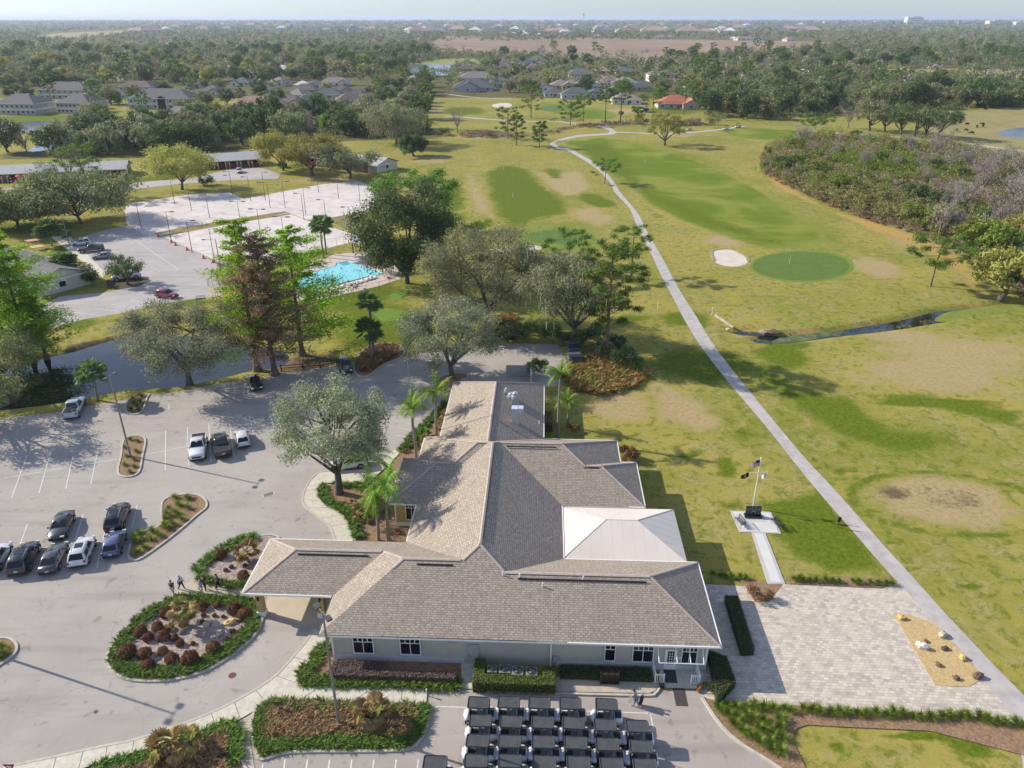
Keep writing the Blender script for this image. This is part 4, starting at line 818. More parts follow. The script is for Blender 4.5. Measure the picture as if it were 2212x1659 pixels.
def fanset(seed, Hh, R=1.3, nf=30, mat='sabal', r=.2, name='sabal', lo=-.7):
    rg = np.random.default_rng(seed); mb = MB(); mb.tube([(0, 0, -.2), (0, 0, .2), (.1, 0, Hh * .5), (.05, .05, Hh)], [r * 1.3, r * 1.1, r, r * 1.15], 8)
    V = []; Fc = []
    for i in range(nf):
        a = i * 2.4; el = rg.uniform(lo, 1.3); d = np.array([math.cos(a) * math.cos(el), math.sin(a) * math.cos(el), math.sin(el)]); s = np.array([-math.sin(a), math.cos(a), 0]); u = np.cross(d, s)
        c = np.array([.05, .05, Hh]) + d * R * .55 * rg.uniform(.8, 1.1); k = len(V); V += [np.array([.05, .05, Hh]) - s * .02, np.array([.05, .05, Hh]) + s * .02, c]; Fc.append((k, k + 1, k + 2))
        for j in range(13):
            th = (j - 6) * .27; dd = d * math.cos(th) + s * math.sin(th); n2 = -d * math.sin(th) + s * math.cos(th); l = R * .62 * (1 - .25 * abs(th) / 1.6); k = len(V)
            V += [c, c + dd * l * .55 + n2 * .07 * R, c + dd * l - np.array([0, 0, .28 * l * rg.uniform(.5, 1.3)]), c + dd * l * .55 - n2 * .07 * R]; Fc += [(k, k + 1, k + 2), (k, k + 2, k + 3)]
    return [('trunk', mb.mesh(name + '_trunk', PALMT, True)), ('crown', npmesh(name + '_crown', V, Fc, LM[mat]))]
def bushmesh(seed, R, Hh, n, ls, mat, ncl=14, name='bush', asp=.55):
    rg = np.random.default_rng(seed); cs = []; rs = []
    for _ in range(ncl): a = rg.uniform(0, 6.28); q = math.sqrt(rg.random()) * .7; cs.append((R * q * math.cos(a), R * q * math.sin(a), Hh * rg.uniform(.3, .72))); rs.append(min(R, Hh) * rg.uniform(.25, .42))
    V, Fc = blob_leaves(cs, rs, n, ls, rg, asp=asp, shell=.45, flat=.9)
    V[:, 2] = np.maximum(V[:, 2], .02); return npmesh(name, V, Fc, LM[mat] if isinstance(mat, str) else mat)
def ballmesh(seed, R, n, ls, mat, name, flat=.85):
    rg = np.random.default_rng(seed); d = rg.normal(size=(n, 3)); d /= np.linalg.norm(d, axis=1, keepdims=True); d[:, 2] = np.where(d[:, 2] < -.6, -d[:, 2], d[:, 2])
    lump = 1 + .09 * np.sin(d[:, 0] * 5 + seed) * np.cos(d[:, 1] * 6 + seed); p = d * (R * rg.uniform(.78, 1.03, n) * lump)[:, None]; p[:, 2] = p[:, 2] * flat + R * flat * .62
    p[:, 2] = np.maximum(p[:, 2], .03); nr = d + rg.normal(size=(n, 3)) * .5; nr /= np.linalg.norm(nr, axis=1, keepdims=True); V, Fc = leafquads(p, nr, ls, .6, rg); return npmesh(name, V, Fc, mat)
def blades(pts, rg, nb, l, w, spread=.55, up=1.0, zb=0.):
    """arching blades at each point; returns V, F(tri) numpy"""
    pts = np.asarray(pts, float); n = len(pts) * nb; base = np.repeat(pts, nb, 0); a = rg.uniform(0, 6.283, n); el = rg.uniform(spread, 1.45, n)
    L_ = l * rg.uniform(.6, 1.15, n); d = np.stack([np.cos(a), np.sin(a)], 1); s = np.stack([-np.sin(a), np.cos(a)], 1) * (w / 2)
    mid = np.stack([base[:, 0] + d[:, 0] * L_ * .5 * np.cos(el), base[:, 1] + d[:, 1] * L_ * .5 * np.cos(el), zb + L_ * .55 * np.sin(el) * up], 1)
    tip = np.stack([base[:, 0] + d[:, 0] * L_ * (np.cos(el) + .25), base[:, 1] + d[:, 1] * L_ * (np.cos(el) + .25), zb + L_ * (.85 * np.sin(el) - .12) * up + .03], 1)
    b0 = np.stack([base[:, 0] - s[:, 0] * .6, base[:, 1] - s[:, 1] * .6, np.full(n, zb)], 1); b1 = np.stack([base[:, 0] + s[:, 0] * .6, base[:, 1] + s[:, 1] * .6, np.full(n, zb)], 1)
    s3 = np.concatenate([s, np.zeros((n, 1))], 1); V = np.stack([b0, b1, mid + s3, mid - s3, tip], 1).reshape(-1, 3); k = np.arange(n)[:, None] * 5
    return V, np.concatenate([k + np.array([[0, 1, 2]]), k + np.array([[0, 2, 3]]), k + np.array([[3, 2, 4]])], 0)
LILY = LEAF('lily_blades', (.045, .095, .014), (.125, .19, .035), .35); TUFT = LEAF('tuft_blades', (.075, .12, .012), (.17, .20, .035), .4); BROM = LEAF('brom_blades', (.13, .075, .025), (.30, .20, .075), .35, (.15, .15, .03)); DEADB = LEAF('dead_blades', (.14, .085, .04), (.29, .195, .10), .3)
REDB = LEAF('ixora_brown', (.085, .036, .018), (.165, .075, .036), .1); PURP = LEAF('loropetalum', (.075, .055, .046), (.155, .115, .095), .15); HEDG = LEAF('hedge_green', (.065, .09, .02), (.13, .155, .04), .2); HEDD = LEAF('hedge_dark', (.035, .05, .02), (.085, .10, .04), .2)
def scatter(poly, spacing, rg, holes=()):
    x0, x1 = min(p[0] for p in poly), max(p[0] for p in poly); y0, y1 = min(p[1] for p in poly), max(p[1] for p in poly); n = int((x1 - x0) * (y1 - y0) / spacing ** 2) + 4
    x = rg.uniform(x0, x1, n); y = rg.uniform(y0, y1, n); k = inpoly(x, y, poly)
    for h in holes: k &= ~inpoly(x, y, h)
    return np.stack([x[k], y[k]], 1)
def along(line, w, spacing, rg, closed=False):
    out = []; n = len(line)
    for i in range(n if closed else n - 1):
        a = np.array(line[i]); b = np.array(line[(i + 1) % n]); l = np.linalg.norm(b - a); m = max(1, int(l * w / spacing ** 2)); t = rg.random(m)[:, None]; d = (b - a) / (l + 1e-9); nn = np.array([-d[1], d[0]]); out.append(a + (b - a) * t + nn * rg.uniform(-w / 2, w / 2, m)[:, None])
    return np.concatenate(out)
def cover(name, pts, mat, label, l=.5, w=.07, nb=16, spread=.4, zb=.1, seed=1, cat='ground cover', up=1.0):
    rg = np.random.default_rng(seed); V, Fc = blades(pts, rg, nb, l, w, spread, up, zb); return tag(link(name, npmesh(name, V, Fc, mat)), label, cat, kind='stuff')
MULCH = M('bark_mulch', (.36, .235, .14), (.19, .115, .07), .95, 5., sc2=14.); MULCHP = M('pale_mulch', (.50, .415, .37), (.22, .17, .145), .95, 4., sc2=9.); MULCHG = M('gold_mulch', (.60, .45, .23), (.42, .29, .13), .95, 6., sc2=15.)

def place(kids, name, label, cat, x, y, s=1., rz=None, group=None, px=None, sz=None, z=0.):
    t = thing(name, label, cat, (x, y, z), rz if rz is not None else random.random() * 6.28, group); t.scale = (s, s, sz or s)
    for kn, me in kids: link(kn, me, t)
    return t
# ================================================================ OBJECT BUILDERS: cars, golf carts, people, lamps, houses
RUB = M('tyre_rubber', (.018, .018, .018), (.03, .03, .03), .9, 6.); RIM = M('alloy_rim', (.38, .39, .40), (.3, .3, .31), .35, 6., .5, .6); CHR = M('chrome', (.6, .6, .62), (.5, .5, .52), .2, 3., .5, .8)
HEADL = M('headlight_glass', (.62, .64, .66), (.5, .52, .55), .1, 4., .6); TAILL = M('tail_light_red', (.30, .012, .012), (.2, .01, .01), .2, 4., .5); PLATE = M('number_plate', (.55, .57, .6), (.45, .48, .5), .5, 9.)
PLAST = M('black_plastic', (.025, .025, .027), (.04, .04, .042), .55, 5.)
def paint(name, c): return M('car_paint_' + name, c, tuple(x * .9 for x in c), .25, 1.2, .5, 0., 0, 1.)
def loft(mb, secs, mi=0, close=True):
    """secs: list of lists of 3-D points, same count; skins between rings"""
    k = len(secs[0]); vs = [p for s in secs for p in s]; fs = []
    for i in range(len(secs) - 1):
        for j in range(k): fs.append((i * k + j, i * k + (j + 1) % k, (i + 1) * k + (j + 1) % k, (i + 1) * k + j))
    if close: fs += [tuple(range(k - 1, -1, -1)), tuple(range((len(secs) - 1) * k, len(secs) * k))]
    return mb.add(vs, fs, mi)
def ring(x, hw, zb, zt, top=.86, r=.5):
    """rounded car cross-section at x: half width, bottom, top"""
    zm = zb + (zt - zb) * .55; hs = [(-hw * .9, zb), (-hw, zb + .12), (-hw, zm), (-hw * (.5 + top / 2), zt - .06), (-hw * top, zt), (0, zt + .025), (hw * top, zt), (hw * (.5 + top / 2), zt - .06), (hw, zm), (hw, zb + .12), (hw * .9, zb)]
    return [(x, y, z) for y, z in hs]
KINDS_CAR = {
    # length, width, belt height, hood height, roof z, [cabin: windscreen base, windscreen top, roof rear, rear glass base]
    'suv': (4.65, 1.88, 1.02, .98, 1.68, (.95, .25, -1.75, -2.2)), 'bigsuv': (4.95, 1.98, 1.1, 1.06, 1.78, (1.0, .35, -1.95, -2.4)), 'sedan': (4.75, 1.84, .92, .88, 1.45, (.95, .15, -1.1, -1.85)),
    'hatch': (4.2, 1.78, .98, .94, 1.56, (.95, .3, -1.5, -2.0)), 'pickup': (5.7, 2.02, 1.15, 1.12, 1.86, (.95, .35, -.75, -.95))}
def car(kind, pname, pcol, label, a, b, group='cars parked at the golf club', rails=False):
    """a: photo pixel under the rear end, b: under the front end"""
    Ln, Wd, belt, hood, rz_, cab = KINDS_CAR[kind]; A, B = P(*a), P(*b); ang = math.atan2(B[1] - A[1], B[0] - A[0])
    o = thing('parked_car' if kind != 'pickup' else 'pickup_truck', label, 'car' if kind != 'pickup' else 'pickup truck', ((A[0] + B[0]) / 2, (A[1] + B[1]) / 2, .01), ang, group)
    pm = paint(pname, pcol); h = Ln / 2; w = Wd / 2; g = MB(); zb = .3 if kind != 'pickup' else .4
    if kind == 'pickup':
        S = [(-h, .88, .5, belt - .03), (-h + .1, .97, zb, belt), (-1.05, 1., zb, belt + .02), (-.9, 1., zb, belt + .02), (1.0, 1., zb, belt), (1.25, .99, zb, hood + .03), (h - .35, .95, zb + .03, hood - .02), (h - .08, .9, zb + .08, hood - .1), (h, .8, zb + .15, hood - .3)]
    else:
        back = belt if kind != 'sedan' else belt + .04
        S = [(-h, .8, .48, back - .18), (-h + .08, .92, .36, back - .02), (-h + .45, .98, zb, back + .01), (-.8, 1., zb, belt + .02), (.4, 1., zb, belt), (1.0, 1., zb, hood + .04), (h - .7, .98, zb, hood - .03), (h - .25, .93, zb + .02, hood - .12), (h - .06, .82, zb + .08, hood - .24), (h, .66, zb + .16, hood - .36)]
    loft(g, [ring(x, w * f, b0, b1) for x, f, b0, b1 in S])
    # cabin shell
    x0, x1, x2, x3 = cab; cw = w * .93; tw = w * .74; zr = rz_
    def cring(x, z, hw, tw_, zt): return [(x, -hw, z), (x, -tw_, zt - .05), (x, -tw_ * .86, zt), (x, 0, zt + .02), (x, tw_ * .86, zt), (x, tw_, zt - .05), (x, hw, z)]
    bz = belt - .02
    rings = [cring(x0, bz, cw, cw * .95, bz + .04), cring(x1, bz, cw, tw, zr - .03), cring((x1 + x2) / 2, bz, cw, tw, zr), cring(x2, bz, cw, tw, zr - .04), cring(x3, bz, cw * .97, cw * .9, bz + .05)]
    loft(g, rings)
    body = g.build('body', pm, o, True)
    m = body.data; bmod = None
    m.polygons.foreach_set('use_smooth', [True] * len(m.polygons))
    def quadglass(nm, pts, par=o):
        gg = MB(); c = np.mean(pts, 0); n = np.cross(np.array(pts[1]) - pts[0], np.array(pts[2]) - pts[0]); n = n / np.linalg.norm(n); n = n if np.dot(n, c - np.array([0, 0, .8])) > 0 else -n
        q = [tuple(np.array(p) * .9 + c * .1 + n * .016) for p in pts]; gg.poly(q); return gg.build(nm, DARK, par)
    quadglass('windscreen', [(x0, -cw * .92, bz + .05), (x0, cw * .92, bz + .05), (x1, tw * .9, zr - .04), (x1, -tw * .9, zr - .04)])
    quadglass('rear_window', [(x3, -cw * .88, bz + .08), (x3, cw * .88, bz + .08), (x2, tw * .88, zr - .05), (x2, -tw * .88, zr - .05)])
    for s in (-1, 1):
        xm = (x1 + x2) / 2 + .1
        for xa, xb, xc, xd in ((x0 - .12, xm + .04, xm + .04, x1 + .02), (xm - .04, x2 - .1 if kind != 'suv' else x2 - .05, x2 + .02, xm - .04)):
            quadglass('side_window', [(xa, s * cw * .995, bz + .06), (xb, s * cw * .995, bz + .06), (xc, s * tw * 1.03, zr - .1), (xd, s * tw * 1.03, zr - .1)])
    wr = .36 if kind in ('suv', 'sedan', 'hatch') else .41
    for x in (h - .92, -h + .95):
        for s in (-1, 1):
            t = MB(); t.tube([(x, s * (w - .24), wr), (x, s * (w + .015), wr)], wr, 18); wh = t.build('wheel', RUB, o)
            t = MB(); t.tube([(x, s * (w - .02), wr), (x, s * (w + .025), wr)], wr * .64, 12); t.build('rim', RIM, wh)
            t = MB(); t.tube([(x + (wr + .05) * math.cos(k), s * (w + .004), wr + (wr + .05) * math.sin(k)) for k in [math.pi * i / 10 for i in range(11)]], .035, 5); t.build('wheel_arch', PLAST, o)
    for s in (-1, 1):
        t = MB(); t.box((h - .14, s * w * .68, hood - .24), (.22, .38, .15)); t.build('headlight', HEADL, o)
        t = MB(); t.box((-h + .05, s * w * .80, belt - .14), (.12, .17, .24 if kind != 'sedan' else .15)); t.build('tail_light', TAILL, o)
        t = MB(); t.box((x0 - .15, s * (w + .07), bz + .12), (.14, .2, .14)); t.build('mirror', pm, o)
    t = MB(); t.box((h - .03, 0, hood - .36), (.1, w * 1.05, .22)); t.build('grille', PLAST, o)
    t = MB(); t.box((-h + .02, 0, .42), (.14, w * 1.6, .2)); t.box((h - .05, 0, .38), (.12, w * 1.5, .16)); t.build('bumper', PLAST, o)
    t = MB(); t.box((-h - .01, 0, belt - .3), (.03, .34, .16)); t.build('number_plate', PLATE, o)
    if rails:
        for s in (-1, 1): t = MB(); t.tube([(x1 - .1, s * tw * .88, zr - .01), (x1 - .25, s * tw * .88, zr + .06), (x2 + .25, s * tw * .88, zr + .06), (x2 + .1, s * tw * .88, zr - .01)], .028, 5); t.build('roof_rail', CHR, o)
        t = MB(); t.box(((x1 + x2) / 2 + .25, 0, zr + .026), (.8, tw * 1.1, .012)); t.build('sunroof', DARK, o)
    if kind == 'pickup':
        t = MB(); t.box(((-h + .18 - 1.05) / 2, 0, belt + .03), (h - 1.05 - .1, Wd * .78, .05)); t.build('truck_bed', PLAST, o)
        t = MB(); 
        for s in (-1, 1): t.box(((-h - 1.0) / 2, s * w * .88, belt + .05), (h - 1.1, .12, .07))
        t.box((-h + .08, 0, belt + .04), (.1, w * 1.7, .07)); t.build('bed_rail', pm, o)
    return o
# ---- golf cart
def make_cart():
    o = thing('golf_cart', '', 'golf cart', (0, 0, 0), 0, 'golf carts lined up in front of the clubhouse'); wm = M('cart_white', (.66, .68, .72), (.6, .62, .66), .3, 1., .5, 0., 0, .6); rm = M('cart_roof', (.085, .09, .092), (.06, .064, .066), .55, 2., sc2=9.)
    def rr(l0, l1, w, r, z):   # rounded plan ring
        pts = []
        for cx, cy, a0, rq in ((l1 - r * 1.5, w - r * 1.5, 0, r * 1.5), (l0 + r, w - r, 90, r), (l0 + r, -w + r, 180, r), (l1 - r * 1.5, -w + r * 1.5, 270, r * 1.5)):
            for k in range(5): a = math.radians(a0 + k * 22.5); pts.append((cx + rq * math.cos(a), cy + rq * math.sin(a), z))
        return pts
    g = MB(); loft(g, [rr(-.86, .86, .57, .12, 1.76), rr(-.88, .88, .59, .13, 1.80), rr(-.86, .86, .57, .12, 1.85), rr(-.80, .80, .51, .1, 1.865), rr(-.78, .78, .49, .1, 1.835)]); g.build('roof', rm, o).data.polygons.foreach_set('use_smooth', [False] * len(g.f))
    g = MB(); g.tube(rr(-.83, .83, .54, .11, 1.86) + [rr(-.83, .83, .54, .11, 1.86)[0]], .03, 5); g.build('roof_rim', M('cart_trim', (.03, .03, .032), (.045, .045, .047), .35, 4.), o)
    g = MB(); loft(g, [[(-1.22, y * .62, z) for y, z in ((-.5, .3), (-.52, .5), (-.3, .58), (.3, .58), (.52, .5), (.5, .3))], [(-1.02, y, z) for y, z in ((-.52, .22), (-.54, .58), (-.36, .7), (.36, .7), (.54, .58), (.52, .22))], [(-.78, y, z) for y, z in ((-.54, .22), (-.56, .7), (-.4, .8), (.4, .8), (.56, .7), (.54, .22))]]); g.build('front_cowl', wm, o, True)
    g = MB(); loft(g, [[(.34, y, z) for y, z in ((-.58, .25), (-.6, .6), (-.5, .66), (.5, .66), (.6, .6), (.58, .25))], [(.75, y, z) for y, z in ((-.62, .3), (-.64, .78), (-.5, .86), (.5, .86), (.64, .78), (.62, .3))], [(1.1, y, z) for y, z in ((-.6, .32), (-.63, .76), (-.5, .84), (.5, .84), (.63, .76), (.6, .32))], [(1.32, y * .86, z) for y, z in ((-.55, .35), (-.58, .56), (-.45, .64), (.45, .64), (.58, .56), (.55, .35))]]); g.build('rear_body', wm, o, True)
    g = MB(); g.add([(-.75, -.5, .82), (-.75, .5, .82), (-.64, .5, 1.74), (-.64, -.5, 1.74)], [(0, 1, 2, 3)]); g.build('windscreen', M('cart_screen', (.03, .032, .035), None, .12, 4., .5), o)
    g = MB(); g.box((.95, 0, .855), (.5, .8, .03)); g.build('bag_well', PLAST, o)
    g = MB(); g.box((-.2, 0, .26), (1.1, 1.12, .1)); g.box((-.72, 0, .86), (.1, 1.0, .14)); g.build('floor', PLAST, o)
    sm = M('cart_seat', (.25, .25, .255), (.2, .2, .205), .6, 3.)
    g = MB(); g.box((.08, 0, .62), (.5, 1.04, .16)); g.build('seat', sm, o); g = MB(); g.box((.33, 0, .92), (.12, 1.02, .44), tilt=.15); g.build('backrest', sm, o)
    g = MB()
    for s in (-1, 1): g.tube([(-.72, s * .5, .86), (-.62, s * .5, 1.78)], .022, 5); g.tube([(.55, s * .5, .8), (.6, s * .5, 1.78)], .022, 5)
    g.build('strut', PLAST, o)
    g = MB(); g.tube([(-.55 + .02 * math.sin(a), -.26 + .17 * math.cos(a), 1.0 + .15 * math.sin(a)) for a in [i * math.pi / 6 for i in range(13)]], .018, 5); g.tube([(-.7, -.26, .85), (-.55, -.26, 1.)], .02, 5); g.build('steering_wheel', PLAST, o)
    g = MB(); g.tube([(.8, -.4, .84), (.85, -.42, 1.25), (.85, .42, 1.25), (.8, .4, .84)], .02, 5); g.box((.98, 0, .72), (.2, .8, .14)); g.build('bag_holder', PLAST, o)
    for x in (-.86, .78):
        for s in (-1, 1):
            t = MB(); t.tube([(x, s * .4, .22), (x, s * .6, .22)], .22, 14); wl_ = t.build('wheel', RUB, o); t = MB(); t.tube([(x, s * .5, .22), (x, s * .605, .22)], .12, 10); t.build('rim', RIM, wl_)
    for s in (-1, 1): t = MB(); t.box((-1.2, s * .3, .55), (.06, .16, .08)); t.build('headlight', HEADL, o)
    return o
# ---- people: one skinned body surface, clothes as children
def skinmesh(name, J, E_, root, mats, sub=1, extra=None):
    import bmesh
    bm = bmesh.new(); ly = bm.verts.layers.skin.verify(); vs = {}
    for k, (p, r) in J.items():
        v = bm.verts.new(p); v[ly].radius = (r, r) if not isinstance(r, tuple) else r; v[ly].use_root = (k == root); vs[k] = v
    for a, b in E_: bm.edges.new((vs[a], vs[b]))
    me = bpy.data.meshes.new(name + '_rig'); bm.to_mesh(me); bm.free(); o = bpy.data.objects.new(name + '_rig', me); COL.objects.link(o)
    s = o.modifiers.new('s', 'SKIN'); s.use_smooth_shade = True; d = o.modifiers.new('d', 'SUBSURF'); d.levels = sub; d.render_levels = sub
    dg = bpy.context.evaluated_depsgraph_get(); out = bpy.data.meshes.new_from_object(o.evaluated_get(dg)); out.name = name
    bpy.data.objects.remove(o); out.materials.clear(); out.materials.append(mats)
    return out
SKIN = M('skin_tone', (.42, .25, .17), (.36, .2, .13), .6, 4.)
def person(px, py, face, label, shirt, legs, shorts=False, stride=.45, hair=(.05, .035, .025), cap=None, bend=0., arm=(.3, -.3), bent=(.3, .3), kind='walkers crossing to the entrance', carry=None, x=None, y=None, z=0.):
    X, Y = P(px, py) if x is None else (x, y); o = thing('person', label, 'person', (X, Y, z), face, kind)
    J = {}; E_ = []
    def T(p):   # bend torso forward about hips
        dz = p[2] - .95; return (p[0] + dz * math.sin(bend), p[1], .95 + dz * math.cos(bend)) if dz > 0 else p
    def add(k, p, r, par=None): J[k] = (p, r); (E_.append((par, k)) if par else None)
    add('pel', (0, 0, .95), (.15, .115)); add('wa', T((.0, 0, 1.12)), (.135, .105), 'pel'); add('ch', T((.0, 0, 1.32)), (.165, .115), 'wa'); add('nk', T((.01, 0, 1.5)), .058, 'ch'); add('jaw', T((.03, 0, 1.58)), .075, 'nk'); add('hd', T((.015, 0, 1.68)), .095, 'jaw'); add('ct', T((.0, 0, 1.755)), .06, 'hd')
    for s, n, sw, bd in ((1, 'l', arm[0], bent[0]), (-1, 'r', arm[1], bent[1])):
        sh = T((0, s * .19, 1.43)); add('sh' + n, sh, .06, 'ch'); el = (sh[0] + .29 * math.sin(sw), sh[1] + s * .04, sh[2] - .29 * math.cos(sw)); add('el' + n, el, .045, 'sh' + n)
        a2 = sw + bd; wr = (el[0] + .25 * math.sin(a2), el[1] + s * .01, el[2] - .25 * math.cos(a2)); add('wr' + n, wr, .03, 'el' + n); f = (math.sin(a2), -math.cos(a2)); pa = (wr[0] + .08 * f[0], wr[1], wr[2] + .08 * f[1]); add('pa' + n, pa, (.038, .02), 'wr' + n)
        for i, (q, l) in enumerate(((-.03, .075), (-.01, .09), (.011, .084), (.03, .065))): 
            m_ = (pa[0] + (.04 + q * .1) * f[0] + q, pa[1], pa[2] + (.04) * f[1]); add(f'f{i}{n}', m_, .010, 'pa' + n); add(f'g{i}{n}', (m_[0] + l * f[0] * .6 + .02, pa[1] - s * .02, m_[2] + l * f[1] * .6), .008, f'f{i}{n}')
        add('th' + n, (wr[0] + .035 * f[0] + .035, wr[1] - s * .02, wr[2] + .035 * f[1]), .011, 'wr' + n); add('tt' + n, (wr[0] + .085 * f[0] + .05, wr[1] - s * .025, wr[2] + .085 * f[1]), .009, 'th' + n)
        st = stride * s * (1 if n == 'l' else 1); hp = (0, s * .095, .90); add('hp' + n, hp, .095, 'pel'); kx = math.sin(st * .5) * .43; kn = (kx + .02, s * .1, .90 - .43 * math.cos(st * .5)); add('kn' + n, kn, .062, 'hp' + n)
        ax = kx + math.sin(st * .6 - (.25 if st < 0 else 0)) * .43; an = (ax, s * .1, max(.09, kn[2] - .41)); add('an' + n, an, .04, 'kn' + n); add('he' + n, (ax + .02, s * .1, an[2] - .05), .042, 'an' + n); add('to' + n, (ax + .17, s * .11, an[2] - .06), .036, 'he' + n)
    link('body', skinmesh('person_body', J, E_, 'pel', SKIN), o)
    def cloth(nm, ks, es, root, grow, col):
        J2 = {k: (J[k][0], tuple(q * grow + .012 for q in J[k][1]) if isinstance(J[k][1], tuple) else J[k][1] * grow + .012) for k in ks}; link(nm, skinmesh('person_' + nm, J2, es, root, M(nm + '_%d_%d_%d' % tuple(int(c * 255) for c in col), col, tuple(c * .8 for c in col), .9, 6.)), o)
    for n, s in (('l', 1), ('r', -1)):
        a, b = J['el' + n][0], J['sh' + n][0]; J['hs' + n] = (tuple((u + v) / 2 for u, v in zip(a, b)), .05); a, b = J['kn' + n][0], J['hp' + n][0]; J['hk' + n] = (tuple(u * .75 + v * .25 for u, v in zip(a, b)), .072)
    cloth('shirt', ['wa', 'ch', 'shl', 'shr', 'hsl', 'hsr', 'pel'], [('pel', 'wa'), ('wa', 'ch'), ('ch', 'shl'), ('ch', 'shr'), ('shl', 'hsl'), ('shr', 'hsr')], 'ch', 1.1, shirt)
    if shorts: cloth('shorts', ['pel', 'hpl', 'hpr', 'hkl', 'hkr'], [('pel', 'hpl'), ('pel', 'hpr'), ('hpl', 'hkl'), ('hpr', 'hkr')], 'pel', 1.12, legs)
    else: cloth('trousers', ['pel', 'hpl', 'hpr', 'knl', 'knr', 'anl', 'anr'], [('pel', 'hpl'), ('pel', 'hpr'), ('hpl', 'knl'), ('hpr', 'knr'), ('knl', 'anl'), ('knr', 'anr')], 'pel', 1.1, legs)
    for n in 'lr': cloth('shoe', ['he' + n, 'to' + n], [('he' + n, 'to' + n)], 'he' + n, 1.05, (.08, .08, .085) if not shorts else (.6, .6, .6))
    hd = J['hd'][0]; g = MB(); g.ell((hd[0] - .02, 0, hd[2] + .03), (.108, .098, .098), 12, 8); g2 = g.build('hair' if not cap else 'cap', M('hair_%d' % int(hair[0] * 999), hair, None, .8, 9.) if not cap else M('cap_%d' % int(cap[0] * 999), cap), o, True)
    g = MB()
    for s in (-1, 1): g.ell((hd[0] + .088, s * .034, hd[2] - .01), (.012, .014, .01), 6, 4)
    g.build('eyes', BLACKM, o)
    g = MB(); g.ell((hd[0] + .1, 0, hd[2] - .04), (.02, .014, .022), 6, 4); 
    for s in (-1, 1): g.ell((hd[0] - .0, s * .095, hd[2] - .02), (.02, .012, .032), 6, 4)
    g.build('nose_and_ears', SKIN, o); g = MB(); g.box((hd[0] + .088, 0, hd[2] - .078), (.012, .045, .012)); g.build('mouth', M('lips', (.28, .11, .09)), o)
    return o
# ---- lamps
POLEM = M('lamp_pole_brown', (.14, .11, .09), (.10, .08, .065), .6, 2.)
def lamp(base, top, label, heads, group=None, r=.11, name='street_lamp', m=None, arm=1.0, hs=(.55, .4, .16), az=0., x=None):
    X, Y = P(*base); hh = hgt(base[0], base[1], top) if isinstance(top, (int, float)) and top > 60 or x is None else top
    o = thing(name, label, 'lamp', (X, Y, 0), az, group); m = m or POLEM
    g = MB(); g.tube([(0, 0, -.1), (0, 0, .3), (0, 0, hh)], [r * 1.25, r, r * .6], 8); g.build('pole', m, o)
    for s in heads:
        g = MB(); g.tube([(0, 0, hh - .1), (s * arm * .6, 0, hh - .02), (s * arm, 0, hh)], .035, 6); a = g.build('arm', m, o)
        g = MB(); g.box((s * (arm + hs[0] / 2), 0, hh - .02), hs); g.build('lamp_head', M('lamp_head_grey', (.07, .07, .075), (.1, .1, .105), .4, 3.), o)
        g = MB(); g.box((s * (arm + hs[0] / 2), 0, hh - .02 - hs[2] / 2), (hs[0] * .8, hs[1] * .8, .02)); g.build('lens', M('lamp_lens', (.5, .5, .48)), o)
    return o
